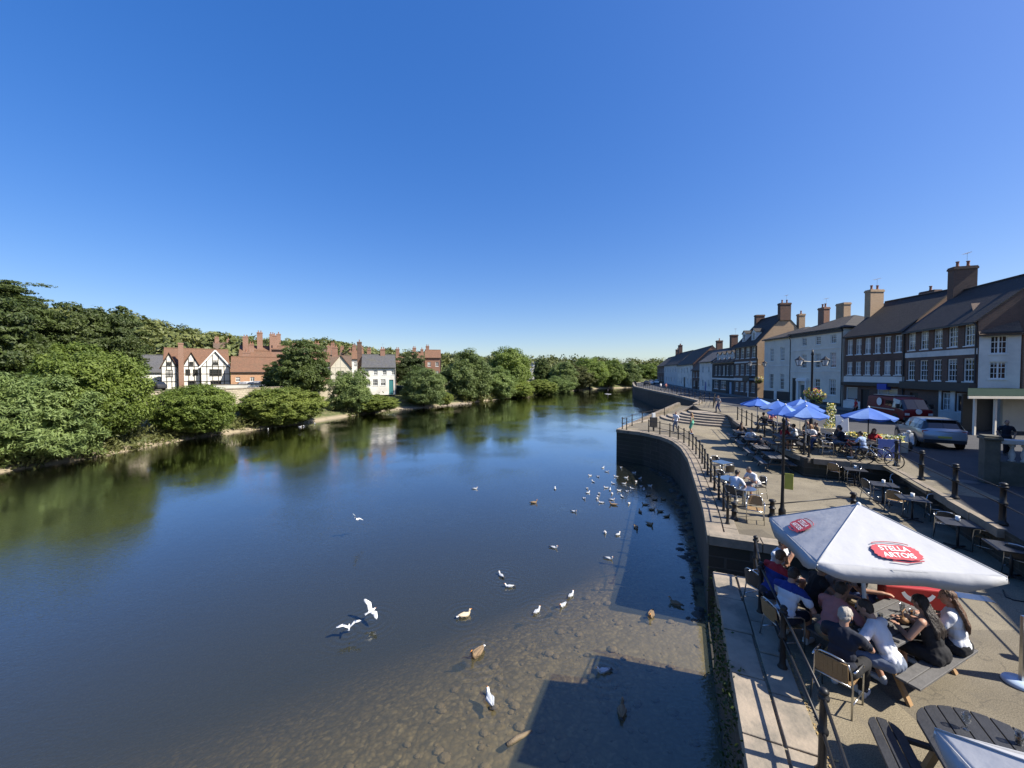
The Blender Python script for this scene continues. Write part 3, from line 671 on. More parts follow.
# ------------------------------------------------------------------ buildings
m_brick_dk = MBRICK('brown_brick', (.17,.085,.055), (.115,.06,.042), (.12,.105,.085), stain=(.05,.035,.028))
m_brick_red = MBRICK('red_brick', (.29,.13,.08), (.23,.10,.062), (.3,.25,.19), stain=(.18,.08,.05))
m_brick_tan = MBRICK('tan_brick', (.50,.33,.185), (.42,.27,.15), (.4,.33,.24), stain=(.3,.19,.11))
m_brick_or = MBRICK('orange_brick', (.5,.24,.11), (.42,.19,.085), (.42,.34,.25), stain=(.35,.2,.1))
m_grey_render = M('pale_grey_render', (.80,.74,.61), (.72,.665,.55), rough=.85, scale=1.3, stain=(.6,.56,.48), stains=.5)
m_white_render = M('white_render', (.82,.78,.69), (.76,.72,.64), rough=.85, scale=1.3, stain=(.52,.50,.45), stains=.45)
m_roof_dk = MROOF('dark_roof_tiles', (.026,.023,.022), (.042,.035,.031), moss=(.035,.034,.024))
m_roof_red = MROOF('red_roof_tiles', (.22,.112,.062), (.16,.085,.05), moss=(.13,.085,.05))
m_roof_slate = MROOF('grey_roof_slate', (.11,.11,.115), (.08,.08,.085), moss=(.10,.095,.07))
m_roof_brown = MROOF('brown_roof_tiles', (.16,.105,.07), (.11,.075,.055), moss=(.12,.10,.06))
m_timber = M('black_timber', (.02,.018,.016), (.035,.03,.026), rough=.8, scale=8)
m_pot = M('clay_pot', (.32,.15,.09), (.24,.11,.07), rough=.85)
m_green = M('green_roof_sheet', (.014,.03,.023), (.02,.038,.03), rough=.95, scale=3, spec=.1)
m_bluesign = M('blue_board', (.02,.07,.42), (.02,.06,.36), rough=.5)
m_blind = M('window_blind', (.5,.5,.47), (.42,.42,.4), rough=.9)
WIN = {}
def window(parent, x, z, w, h, style='sash', fm=None, y=0.0, depth=.11, k=0):
    fm = fm or m_white; key = (round(w,2), round(h,2), style, fm.name)
    if key not in WIN:
        fr, pa, si = MB(), MB(), MB(); t = .075
        fr.box(-w/2,-w/2+t,-.03,.07,0,h); fr.box(w/2-t,w/2,-.03,.07,0,h); fr.box(-w/2+t,w/2-t,-.03,.07,h-t,h); fr.box(-w/2+t,w/2-t,-.03,.07,0,t)
        b = .035; iw = w-2*t
        if style == 'sash':
            fr.box(-w/2+t,w/2-t,-.012,.05,h*.5-.03,h*.5+.03)
            for i in (1,2): fr.box(-w/2+t+iw*i/3-b/2,-w/2+t+iw*i/3+b/2,-.006,.045,t,h-t)
            for f in (.25,.75): fr.box(-w/2+t,w/2-t,-.004,.043,h*f-b/2,h*f+b/2)
        elif style == 'cross':
            fr.box(-.045,.045,-.02,.05,t,h-t); fr.box(-w/2+t,w/2-t,-.016,.046,h*.66-.03,h*.66+.03)
            for sx in (-1,1): fr.box(sx*iw/4-b/2,sx*iw/4+b/2,-.006,.04,t,h-t)
            fr.box(-w/2+t,w/2-t,-.003,.036,h*.33-b/2,h*.33+b/2)
        elif style == 'lead':
            nb = max(2, int(w/.45))
            for i in range(1,nb): fr.box(-w/2+t+iw*i/nb-.035,-w/2+t+iw*i/nb+.035,-.02,.05,t,h-t)
            fr.box(-w/2+t,w/2-t,-.01,.045,h*.55-.02,h*.55+.02)
        else:
            nb = max(1, int(w/.9))
            for i in range(1,nb): fr.box(-w/2+t+iw*i/nb-.03,-w/2+t+iw*i/nb+.03,-.02,.05,t,h-t)
        pa.box(-w/2+t*.6,w/2-t*.6,.03,.036,t*.6,h-t*.6)
        si.box(-w/2-.06,w/2+.06,-depth-.05,-.032,-.075,-.002)
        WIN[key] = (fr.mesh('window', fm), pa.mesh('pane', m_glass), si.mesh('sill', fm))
    f, p, s = WIN[key]
    o = link('window', f, parent, (x, y+depth, z)); link('pane', p, o); link('sill', s, o)
    return o
def front_wall(mb, W, H, holes, rev=.15, k=0, y=0.0):
    """front with real openings; holes (x0,x1,z0,z1)"""
    xs = sorted({0, W, *[h[0] for h in holes], *[h[1] for h in holes]}); zs = sorted({0, H, *[h[2] for h in holes], *[h[3] for h in holes]})
    for i in range(len(xs)-1):
        for j in range(len(zs)-1):
            cx, cz = (xs[i]+xs[i+1])/2, (zs[j]+zs[j+1])/2
            if any(h[0] < cx < h[1] and h[2] < cz < h[3] for h in holes): continue
            mb.quad((xs[i],y,zs[j]),(xs[i+1],y,zs[j]),(xs[i+1],y,zs[j+1]),(xs[i],y,zs[j+1]),k)
    for x0,x1,z0,z1 in holes:
        a = y+rev
        mb.quad((x0,y,z0),(x0,a,z0),(x0,a,z1),(x0,y,z1),k); mb.quad((x1,a,z0),(x1,y,z0),(x1,y,z1),(x1,a,z1),k)
        mb.quad((x0,y,z1),(x0,a,z1),(x1,a,z1),(x1,y,z1),k); mb.quad((x0,a,z0),(x0,y,z0),(x1,y,z0),(x1,a,z0),k)
def chimney(parent, x, y, z0, z1, w, d, mat, pots=2):
    mb = MB(); mb.box(x-w/2,x+w/2,y-d/2,y+d/2,z0,z1-.28); mb.box(x-w/2-.06,x+w/2+.06,y-d/2-.06,y+d/2+.06,z1-.28,z1-.1); mb.box(x-w/2-.02,x+w/2+.02,y-d/2-.02,y+d/2+.02,z1-.1,z1)
    c = mb.build('chimney', mat, parent)
    for i in range(pots):
        f = (i+.5)/pots-.5; px, py = (x+f*w*.9, y) if w > d else (x, y+f*d*.9)
        MB().lathe([(.13,z1),(.15,z1+.06),(.11,z1+.12),(.10,z1+.42),(.14,z1+.46),(.14,z1+.52),(.08,z1+.53)], (px,py,0), 10).build('chimney_pot', m_pot, c, smooth=True)
    return c
def building(name, label, pL, pR, eave, depth, rise, wall, roof, wins=(), doors=(), bands=(), chims=(), side=None, rooftype='gable', zb=ROAD, group=None, ridge=.5, over=.28, dormers=(), extra=None, parapet=0):
    """x runs along the front from far end to near end, y goes inward, z up. wins: (x,z0,w,h,style); doors: (x,w,h,material); bands: (x0,x1,z0,z1,proud,material,name)"""
    a, b = Vector(pL), Vector(pR); u = b-a; W = u.length; rz = math.atan2(u.y, u.x)
    t = thing(name, label, 'building', (a.x, a.y, zb), rz, group)
    mb = MB(); holes = [(x-w/2,x+w/2,z0,z0+h) for x,z0,w,h,*_ in wins]+[(x-w/2,x+w/2,.02,h) for x,w,h,*_ in doors]
    front_wall(mb, W, eave, holes)
    ry = depth*ridge; zr = eave+rise
    if rooftype == 'gable':
        for X, s in ((0,-1),(W,1)):
            P = [(X,0,0),(X,depth,0),(X,depth,eave),(X,ry,zr),(X,0,eave)]
            mb.add(P, [(0,1,2,3,4) if s > 0 else (4,3,2,1,0)], 1)
    else:
        for X, s in ((0,-1),(W,1)):
            q = [(X,0,0),(X,depth,0),(X,depth,eave),(X,0,eave)]; mb.add(q, [(0,1,2,3) if s > 0 else (3,2,1,0)], 1)
    mb.quad((W,depth,0),(0,depth,0),(0,depth,eave),(W,depth,eave),1)
    mb.build('wall', [wall, side or wall], t)
    rb = MB(); th = .14; e = .04
    def slab(p):     # thick roof plane
        q = [(x,y,z+th) for x,y,z in p]; n = len(p); rb.add(list(p)+q, [tuple(range(n))[::-1], tuple(n+i for i in range(n))]+[(i,(i+1)%n,n+(i+1)%n,n+i) for i in range(n)])
    if rooftype == 'gable':
        k = rise/max(ry,.01)
        slab([(-e,-over,eave-over*k),(W+e,-over,eave-over*k),(W+e,ry,zr),(-e,ry,zr)])
        k2 = rise/(depth-ry); slab([(-e,ry,zr),(W+e,ry,zr),(W+e,depth+over,eave-over*k2),(-e,depth+over,eave-over*k2)])
        rb.tube([(-e,ry,zr+th),(W+e,ry,zr+th)], .12, 8)
    elif rooftype == 'hip':
        h = min(ry, W*.4); L0, R0 = (h, ry, zr), (W-h, ry, zr); o = over
        c = [(-o,-o,eave),(W+o,-o,eave),(W+o,depth+o,eave),(-o,depth+o,eave)]
        slab([c[0],c[1],R0,L0]); slab([c[2],c[3],L0,R0]); slab([c[1],c[2],R0]); slab([c[3],c[0],L0])
    elif rooftype == 'pent':
        slab([(-e,-over,eave-over*rise/depth),(W+e,-over,eave-over*rise/depth),(W+e,depth,zr),(-e,depth,zr)])
        for X in (0.02,W-.02): pass
    r = rb.build('roof', roof, t)
    MB().box(-.02,W+.02,-over-.1,-over+.02,eave-over*(rise/max(ry,.01) if rooftype=='gable' else 0)-.03,eave-over*(rise/max(ry,.01) if rooftype=='gable' else 0)+.08).build('gutter', m_dark, t)
    for x,z0,w,h,*s in wins: window(t, x, z0, w, h, *(s or ['sash']))
    for x,w,h,m,*_ in doors:
        d = MB().box(x-w/2+.01,x+w/2-.01,.13,.18,.02,h-.01)
        for i in (0,1):
            for j in (0,1): d.box(x-w/2+.12+i*(w/2-.08),x-.04+i*(w/2-.08),.115,.13,.2+j*h*.45,.1+(j+1)*h*.43)
        dd = d.build('door', m, t, bevel=0); MB().ell((x+w*.36,.09,h*.48),(.035,.035,.035),n=8,m=6).build('handle', m_alu, dd, smooth=True)
    for x0,x1,z0,z1,pr,m,n in bands: MB().box(x0,x1,-pr,-.002,z0,z1).build(n, m, t)
    if W > 3:
        X = W-.09; MB().tube([(X,-.22,eave-.1),(X,-.07,eave-.45),(X,-.07,.15),(X,-.16,.08)], .045, 8).build('downpipe', m_dark, t, smooth=True)
    for c in chims: chimney(t, *c)
    if chims and len(wins) > 5:
        x,y,_,z1,*_r = chims[0]; y += .3; am = MB().tube([(x,y,z1-.3),(x,y,z1+1.3)], .016, 5)
        for k_ in range(6): am.tube([(x-.35+.14*k_,y-.22+.015*k_,z1+1.25),(x-.35+.14*k_,y+.22-.015*k_,z1+1.25)], .008, 4)
        am.tube([(x-.45,y,z1+1.25),(x+.5,y,z1+1.25)], .011, 5); am.build('aerial', m_alu, t)
    for x,w,z,h in dormers:
        dz = z; k = rise/ry; yf = max(.05,(dz-eave)/k-.0)
        m = MB(); yb = min(ry-.1, (dz+h-eave)/k+.3)
        front_wall(m, w, h, [(.14,w-.14,.14,h-.12)], rev=.1)
        m.add([(0,0,0),(0,yb-yf,0),(0,yb-yf,h),(0,0,h),(w,0,0),(w,yb-yf,0),(w,yb-yf,h),(w,0,h)], [(3,2,1,0),(4,5,6,7)])
        ap = w*.38; m.add([(0,0,h),(w,0,h),(w/2,0,h+ap)],[(0,1,2)])
        do = m.build('dormer', m_white, t, (x-w/2, yf, dz))
        rf = MB(); o = .12; y0, y1 = -o, yb-yf+.5
        for sx in (0,1):
            xa, xb = (-o, w/2) if sx == 0 else (w/2, w+o); za, zb2 = (h-o*.76, h+ap) if sx == 0 else (h+ap, h-o*.76)
            rf.add([(xa,y0,za),(xb,y0,zb2),(xb,y1,zb2),(xa,y1,za),(xa,y0,za+.07),(xb,y0,zb2+.07),(xb,y1,zb2+.07),(xa,y1,za+.07)],[(3,2,1,0),(4,5,6,7),(0,1,5,4),(1,2,6,5),(2,3,7,6),(3,0,4,7)])
        rf.build('dormer_roof', roof, do)
        f,p,s = MB(),MB(),MB()
        window(do, w/2, .15, w-.3, h-.28, 'sash', y=-.02)
    if extra: extra(t, W)
    return t
def row(n, x0, x1, z, w, h, st='sash'): return [(x0+(x1-x0)*i/(n-1), z, w, h, st) for i in range(n)]
RG = 'terraced riverside buildings along the street'

# --- nearest terrace, from right to left
def awning_shop(t, W):
    pass
building('brick_house', 'dark brick house with five white sash windows per floor and a white band', (38.29,38), (35.77,30.02), 8.15, 8, 3.5, m_brick_dk, m_roof_dk,
    wins=row(5,.85,7.55,6.25,1.02,1.68)+row(5,.85,7.55,3.42,1.04,1.85)+[(5.35,.95,.95,1.5,'cross'),(7.0,.95,1.25,1.5,'shop')],
    doors=[(1.35,1.1,2.25,m_dark)],
    bands=[(.01,8.37,5.55,6.02,.05,m_white_render,'white_band'),(.01,8.37,2.62,3.3,.45,m_dark,'shop_fascia'),(4.55,8.37,.0,.9,.04,m_white_render,'shop_base'),
           (4.55,4.84,.9,2.6,.04,m_white_render,'shop_post'),(5.86,6.33,.9,2.6,.04,m_white_render,'shop_post'),(7.66,8.36,.9,2.6,.04,m_white_render,'shop_post')],
    chims=[(.1,4.0,8.5,14.0,.75,1.7,m_brick_dk,2)], group=RG, side=m_brick_dk)
building('brick_house', 'dark brick house with six windows per floor above a shop front', (38.3,45), (38.3,38.06), 8.3, 9.2, 3.8, m_brick_dk, m_roof_dk,
    wins=row(6,.7,6.25,6.15,.72,1.72,'cross')+row(6,.7,6.25,3.9,.72,1.45,'cross')+[(1.05,1.05,1.5,1.45,'shop'),(5.2,1.0,2.2,1.5,'shop')],
    doors=[(2.75,1.0,2.3,m_dark)],
    bands=[(.01,6.93,3.1,3.74,.05,m_white_render,'white_band'),(.01,6.93,2.72,3.06,.4,m_dark,'shop_fascia'),(.02,2.2,.02,.95,.05,m_white_render,'shop_base'),(3.3,6.9,.02,.95,.05,m_dark,'shop_base'),
           (4.6,5.6,2.4,3.0,.48,m_bluesign,'sign_board')],
    chims=[(.05,3.2,8.6,13.6,.75,1.5,m_brick_tan,2),(2.9,6.6,9.5,12.9,1.5,.8,m_brick_dk,1)], group=RG)
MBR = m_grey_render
def portico(t, W):
    x = 2.55
    MB().box(x-.85,x-.6,-.25,-.003,0,3.0).box(x+.6,x+.85,-.25,-.003,0,3.0).box(x-1.0,x+1.0,-.34,-.003,3.0,3.3).box(x-.9,x+.9,-.28,-.003,3.3,3.42).build('door_surround', m_white, t)
    MB().box(0.01,W-.01,-.16,-.003,9.0,9.2).box(.01,W-.01,-.22,-.003,9.2,9.34).build('cornice', m_dark, t)
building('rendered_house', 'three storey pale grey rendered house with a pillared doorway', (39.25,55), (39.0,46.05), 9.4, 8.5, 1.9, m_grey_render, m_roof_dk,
    wins=row(3,2.6,7.5,7.72,.86,1.05)+row(3,2.6,7.5,4.75,.9,1.85)+[(5.05,1.4,.9,1.95),(7.5,1.4,1.0,1.95)],
    doors=[(.75,.8,3.4,m_dark),(2.55,1.05,2.5,M('grey_green_door',(.10,.15,.15),(.08,.13,.13),rough=.5))],
    bands=[(.01,8.9,4.25,4.42,.05,m_white_render,'string_course'),(.01,8.9,7.1,7.25,.05,m_white_render,'string_course'),(3.8,8.9,.0,.5,.05,m_dark,'plinth')],
    chims=[(.3,4.2,9.4,13.2,1.1,.8,m_brick_red,2),(2.6,5.0,9.4,13.4,1.3,.9,m_brick_tan,0)], group=RG, rooftype='hip', extra=portico)
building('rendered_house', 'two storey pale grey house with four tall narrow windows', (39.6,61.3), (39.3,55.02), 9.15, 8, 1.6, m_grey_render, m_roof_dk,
    wins=row(2,1.9,4.4,5.9,.95,1.95)+row(2,1.9,4.4,1.7,.95,2.3), bands=[(.01,6.25,5.1,5.3,.05,m_white_render,'string_course'),(.01,6.25,.0,1.4,.06,m_dark,'plinth'),(2.75,3.4,.0,1.4,.12,m_white_render,'gate_pier')],
    group=RG, rooftype='hip', side=m_brick_dk)
def balcony(t, W):
    MB().box(5.2,7.6,-.9,-.003,2.75,2.9).box(5.2,7.6,-.9,-.86,2.9,3.7).build('balcony', m_dark, t)
    MB().box(7.0,7.12,-.85,-.73,0,2.75).build('balcony_post', m_white, t)
building('gabled_inn', 'tall inn with two white dormers, a tan brick gable end and white window surrounds', (41,71.9), (40,63.75), 8.9, 8.2, 4.7, m_brick_dk, m_roof_dk,
    wins=row(4,1.0,7.0,6.65,1.25,1.85)+row(4,1.0,7.0,3.75,1.25,1.85)+row(4,1.0,7.0,.85,1.2,1.6), side=m_brick_tan,
    bands=[(.01,8.2,8.55,8.72,.08,m_white_render,'string_course'),(.01,8.2,2.75,3.2,.09,m_white_render,'fascia'),(.01,8.2,5.85,6.1,.06,m_white_render,'string_course')],
    dormers=[(2.2,1.3,9.6,1.5),(5.6,1.3,9.6,1.5)], chims=[(8.0,4.1,12.6,15.4,.8,1.6,m_brick_dk,2),(.5,3.9,12,14.6,.8,1.4,m_brick_dk,0),(8.0,6.6,10,13.6,.7,.9,m_brick_tan,1)], group=RG, extra=balcony)
def timber_front(t, W):
    m = MB()
    for x in np.linspace(.1, W-.1, 9): m.box(x-.07,x+.07,-.04,-.003,3.2,6.25)
    m.box(.02,W-.02,-.06,-.042,3.15,3.4); m.box(.02,W-.02,-.06,-.042,5.75,5.9)
    m.build('timber_frame', m_timber, t)
building('timbered_shop', 'dark timbered house with four small white dormers above white bow windows', (43.2,84), (41.2,72.1), 6.35, 8, 3.5, M('charcoal_render',(.05,.048,.048),(.07,.066,.062),rough=.9), m_roof_dk,
    wins=row(5,2.0,10.6,3.65,1.25,1.9)+[(2.2,.8,2.6,1.75,'cross'),(6.2,.8,2.8,1.75,'cross')], doors=[(9.8,1.4,2.4,M('pale_blue_door',(.35,.45,.55),(.3,.4,.5)))],
    bands=[(.01,12.05,2.75,3.1,.2,m_white_render,'fascia'),(.01,12.05,6.0,6.15,.05,m_white_render,'string_course'),(.3,8.3,.0,.7,.08,m_dark,'shop_base')],
    dormers=[(1.8,1.25,6.75,1.2),(4.4,1.25,6.75,1.2),(7.0,1.25,6.75,1.2),(9.6,1.25,6.75,1.2)], group=RG, extra=timber_front, chims=[(.3,4,9,12.2,1.0,1.3,m_brick_dk,0)])
building('white_cottage', 'narrow white rendered house with a plain front and lower grey roof', (44.7,93), (43.3,84.1), 6.7, 7, 2.6, m_white_render, m_roof_slate,
    wins=row(2,2.4,6.4,4.2,.9,1.4)+row(2,2.4,6.4,1.0,1.0,1.6), doors=[(4.3,.9,2.1,m_bluesign)], group=RG)
building('brick_cottage', 'low red brown brick house between two white fronts', (46.6,101), (45.2,93.1), 5.0, 8, 4.6, m_brick_dk, m_roof_brown,
    wins=row(3,1.6,6.4,3.0,1.0,1.4)+row(2,2.0,6.2,.8,1.2,1.4), doors=[(4.1,.95,2.1,m_dark)], group=RG, side=m_brick_red, chims=[(7.6,4,8,11.8,.8,1.3,m_brick_dk,1)])
building('white_house', 'long white rendered house with a dark shop doorway far along the street', (53.0,125), (47.0,101.2), 6.6, 9, 4.4, m_white_render, m_roof_dk,
    wins=row(5,3,21.5,4.1,1.1,1.5)+[(3,.9,1.2,1.7),(7.6,.9,1.2,1.7),(17,.9,1.2,1.7),(21.5,.9,1.2,1.7)], doors=[(12.2,2.6,2.9,m_dark)], group=RG, side=m_brick_red)
building('blue_house', 'pale blue rendered house with tall chimneys at the far end of the street', (58.5,150), (53.2,125.2), 7.0, 9, 4.2, M('pale_blue_render',(.66,.64,.60),(.6,.58,.54),rough=.85,scale=1), m_roof_dk,
    wins=row(5,3,22,4.3,1.1,1.6)+row(4,5,20,1.0,1.2,1.7), chims=[(6,4.5,10,14.3,1.8,1.2,m_brick_dk,3),(1,4.5,10,13.0,1.0,1.2,m_brick_dk,1)], group=RG)
building('brick_house', 'dark brick end house closing the street beside the trees', (64,172), (58.8,150.2), 7.0, 9, 3.6, m_brick_dk, m_roof_dk,
    wins=row(5,3,19,4.3,1.1,1.6)+row(4,4,18,1.0,1.2,1.7), group=RG)
# white cottage set forward beside the dark brick house, brick block and green veranda
building('white_cottage', 'narrow white two storey wall with one casement over another beside the green veranda', (35.79,29.95), (37.28,28.62), 7.1, 3.2, 2.6, m_white_render, m_roof_brown,
    wins=[(.95,5.55,.85,1.35,'cross'),(.95,3.65,.85,1.3,'cross')], group=RG, rooftype='pent')
building('brick_block', 'brick block behind the green roofed veranda at the picture edge', (37.35,28.5), (46,26.4), 6.9, 6, .5, m_brick_red, m_roof_brown, wins=[(2.5,4.2,1,1.5),(5.5,4.2,1,1.5)], group=RG)
t = thing('veranda', 'green roofed veranda on white posts in front of the white cottage', 'veranda', (33.2,27.2,ROAD), 0)
MB().add([(-3.6,-1.9,2.55),(7,-2.9,2.55),(7,1.2,2.9),(1.2,2.2,2.9),(-3.6,-1.9,2.63),(7,-2.9,2.63),(7,1.2,2.98),(1.2,2.2,2.98)], [(3,2,1,0),(4,5,6,7),(0,1,5,4),(1,2,6,5),(2,3,7,6),(3,0,4,7)]).build('roof', m_green, t)
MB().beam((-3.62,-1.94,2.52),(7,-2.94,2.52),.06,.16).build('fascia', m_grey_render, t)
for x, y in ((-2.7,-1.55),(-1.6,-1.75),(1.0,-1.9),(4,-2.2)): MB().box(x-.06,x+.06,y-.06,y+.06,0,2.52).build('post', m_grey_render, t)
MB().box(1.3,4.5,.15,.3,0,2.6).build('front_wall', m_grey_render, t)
MB().box(-1.0,1.2,.6,.7,0,2.6).build('doorway', m_dark, t)
# building beyond the frame on the right, at the bridge end: it throws the shade over the road
building('bridge_end_house', 'tall brick house at the bridge end beside the balustrade', (29.9,19.2), (15.7,-.8), 8.6, 8, 3.2, m_brick_dk, m_roof_dk,
    wins=row(6,2,18.5,5.4,1.0,1.7)+row(6,2,18.5,1.8,1.1,1.9), group=RG)
building('brick_house', 'taller unseen brick house added behind the low brick block to shade the van', (39.6,27.9), (52,24.6), 10.6, 4.2, 1.6, m_brick_dk, m_roof_dk, wins=row(4,2,11,6.6,1.1,1.7)+row(4,2,11,3,1.1,1.7), group=RG)  # unseen house, added so that its shadow covers the parked van
# pavement along the fronts, kerb as a real step
fr = [(38.29,38),(38.3,45),(39.0,46.05),(39.25,55),(39.6,61.3),(40,63.75),(41,71.9),(43.2,84),(46.6,101),(53,125),(58.5,150),(64,172)]
left = [(p[0]-2.0,p[1]) for p in fr]
mb = MB().prism([(33.6,30.1)]+left+fr[::-1]+[(35.7,30.1)], ROAD-.1, ROAD+.13); tag(mb.build('pavement', M('paving_slabs',(.17,.155,.135),(.13,.12,.105),rough=.9,scale=3,bump=.3), bevel=.02), kind='structure')

# ------------------------------------------------------------------ houses across the river
LG = 'houses across the river'; ZL = 4.25
def gable_front(mb, W, H, rise, holes, k=0, y=0):
    front_wall(mb, W, H, [h for h in holes if h[3] <= H], k=k, y=y)
    hs = [h for h in holes if h[2] >= H]
    mb.add([(0,y,H),(W,y,H),(W/2,y,H+rise)], [(0,1,2)], k)
def gable_bay(t, x, W, H, rise, y0, depth, wallm, wins, beams=True, tm=None, verge=None):
    """projecting timbered gable; a group of parts under the house"""
    mb = MB(); holes = [(a-w/2,a+w/2,z,z+h) for a,z,w,h in wins if z+h < H]
    front_wall(mb, W, H, holes); mb.add([(0,0,H),(W,0,H),(W/2,0,H+rise)], [(0,1,2)])
    mb.add([(0,0,0),(0,depth,0),(0,depth,H),(0,0,H)], [(3,2,1,0)]); mb.add([(W,0,0),(W,depth,0),(W,depth,H),(W,0,H)], [(0,1,2,3)])
    b = mb.build('gable', wallm, t, (x, y0, 0))
    r = MB(); o = .25
    for xa,za,xb,zb in ((-o,H-o*rise/(W/2),W/2,H+rise),(W/2,H+rise,W+o,H-o*rise/(W/2))):
        r.add([(xa,-.3,za),(xb,-.3,zb),(xb,depth+2.2,zb),(xa,depth+2.2,za),(xa,-.3,za+.14),(xb,-.3,zb+.14),(xb,depth+2.2,zb+.14),(xa,depth+2.2,za+.14)],[(3,2,1,0),(4,5,6,7),(0,1,5,4),(1,2,6,5),(2,3,7,6),(3,0,4,7)])
    r.build('gable_roof', m_roof_red, b)
    mt = MB(); s = .06
    for z in np.linspace(.1, H, 4): mt.box(0,W,-.05,-.003,z-s,z+s)
    for xx in np.linspace(s, W-s, max(4,int(W/.75))):
        top = H+rise*(1-abs(xx-W/2)/(W/2))-.25
        for z0,z1 in ((.1,H),(H,top)):
            if z1-z0 < .3: continue
            if any(abs(xx-a) < w/2+.02 and z0 < z+h and z1 > z for a,z,w,h in wins):
                for a,z,w,h in wins:
                    if abs(xx-a) < w/2+.02 and z0 < z < z1:
                        mt.box(xx-s,xx+s,-.035,-.006,z0,z-.02)
                        if z1 > z+h+.1: mt.box(xx-s,xx+s,-.035,-.006,z+h+.02,z1)
            else: mt.box(xx-s,xx+s,-.035,-.006,z0,z1)
    mt.beam((.02,-.06,H-.1),(W/2,-.06,H+rise-.12),.06,.2); mt.beam((W-.02,-.065,H-.1),(W/2,-.065,H+rise-.12),.06,.2)
    mt.build('timber_frame', tm or m_timber, b)
    if verge: MB().beam((-.25,-.34,H-.25*rise/(W/2)+.04),(W/2,-.34,H+rise+.06),.05,.24).beam((W+.25,-.345,H-.25*rise/(W/2)+.04),(W/2,-.345,H+rise+.06),.05,.24).build('bargeboard', verge, b)
    for a,z,w,h in wins: window(b, a, z, w, h, 'lead', fm=m_timber, y=(0 if z+h < H else -.16))
    return b
def house_at(px0, px1, Y):      # front square to the line of sight, so that it looks across the river
    c = Vector((xat((px0+px1)/2, Y), Y)); s = c.normalized(); u = Vector((s.y, -s.x)); w_ = (px1-px0)/F*Y*s.y
    return tuple(c-u*w_/2), tuple(c+u*w_/2)
a, b = house_at(165, 231, 81)
def timbered(t, W):
    gable_bay(t, W-4.9, 4.9, 4.7, 3.3, -1.6, 1.8, m_white_render, [(2.45,2.75,2.1,1.4),(2.45,.5,1.8,1.3),(2.45,5.2,1.0,.75)], verge=m_white)
    gable_bay(t, W-7.75, 2.8, 4.7, 2.9, -.4, .6, m_white_render, [(.8,2.9,.8,1.2),(2.0,2.9,.8,1.2),(1.4,.6,1.3,1.2),(1.4,5.05,.65,.6)])
    gable_bay(t, W-11.0, 2.4, 4.7, 2.7, -.4, .6, m_white_render, [(1.2,2.6,1.1,1.4),(1.2,5.05,.6,.55)])
building('timbered_house', 'black and white timber framed house with three gables and tall brick chimney', a, b, 5.2, 8, 3.2, m_white_render, m_roof_red, zb=ZL, group=LG, extra=timbered,
    chims=[(2.75,-1.0,0,9.4,.8,.9,m_brick_red,0)], rooftype='gable')
a, b = house_at(136, 164, 84)
building('stone_barn', 'long grey roofed house half hidden by the trees beside the timbered house', a, b, 3.6, 8, 3.6, m_white_render, m_roof_slate, wins=row(3,1.2,6.4,1.2,1,1.2,'lead'), zb=ZL, group=LG)
a, b = house_at(231.5, 280, 82.5)
building('brick_wing', 'low orange brick wing with a long red tiled roof beside the big gable', a, b, 3.7, 7, 3.0, m_brick_or, m_roof_red, wins=row(4,1.2,8.6,1.6,.75,.9,'lead'), zb=ZL, group=LG,
    chims=[(2.6,5.5,4,8.0,1.4,1.0,m_brick_red,1)])
a, b = house_at(240, 292, 104)
building('brick_mansion', 'red brick house behind, its cluster of tall chimneys above the red roof', a, b, 6.6, 10, 3.0, m_brick_red, m_roof_red, wins=row(4,1.6,12,4.4,1.1,1.5), zb=ZL+1, group=LG,
    chims=[(1.4,3,7,12.0,1.2,1.0,m_brick_red,2),(4.6,4,7,13.4,1.3,1.2,m_brick_red,2),(7.4,3,7,13.0,1.1,1.0,m_brick_red,2),(9.0,3.5,7,13.2,1.0,1.0,m_brick_red,2)])
a, b = house_at(272, 290, 98)
building('brick_tower', 'square dark brick block at the end of the red roofed cluster', a, b, 8.2, 4.5, .9, m_brick_red, m_roof_red, zb=ZL+1, group=LG, chims=[(.7,1,8,11.8,.9,.9,m_brick_red,1)])
a, b = house_at(330, 352, 86)
def creamg(t, W): gable_bay(t, .2, W-.4, 4.6, 2.6, -.6, .8, m_cream, [(W*.5-.2,2.6,1.2,1.2),(W*.5-.2,.7,1.2,1.2)], tm=m_cream)
building('cream_house', 'cream rendered house with its gable end facing the river behind the slim willow', a, b, 4.8, 8, 2.4, m_cream, m_roof_brown, zb=ZL, group=LG, extra=creamg, chims=[(1.0,4,6,9.3,1.2,.9,m_brick_red,2)])
a, b = house_at(312, 331, 100)
building('brick_house', 'red brick house peeping between the dark tree and the cream gable', a, b, 6.2, 8, 2.6, m_brick_red, m_roof_red, wins=row(2,1.2,3.6,4,1,1.4), zb=ZL, group=LG, chims=[(1.2,4,7,11.2,1.3,.9,m_brick_red,2),(4,4,7,10.6,1.0,.9,m_brick_red,1)])
a, b = house_at(362, 396, 90)
building('white_house', 'white rendered house with a grey slate roof across the river', a, b, 6.4, 8, 2.9, m_white_render, m_roof_slate, wins=row(4,1.0,6.9,4.6,.9,1.2)+row(3,1.2,4.6,2.1,1.1,1.5), doors=[(6.4,1,3.5,M('teal_door',(.05,.22,.22),(.04,.18,.18)))], zb=ZL-1.7, group=LG,
    chims=[(4.6,4,8.4,10.8,1.1,.8,m_brick_red,2),(-.6,4,5.4,12.4,1.0,.9,m_brick_dk,1),(1.5,4.5,8.4,10.7,.9,.8,m_brick_red,2)])
a, b = house_at(425, 441, 128)
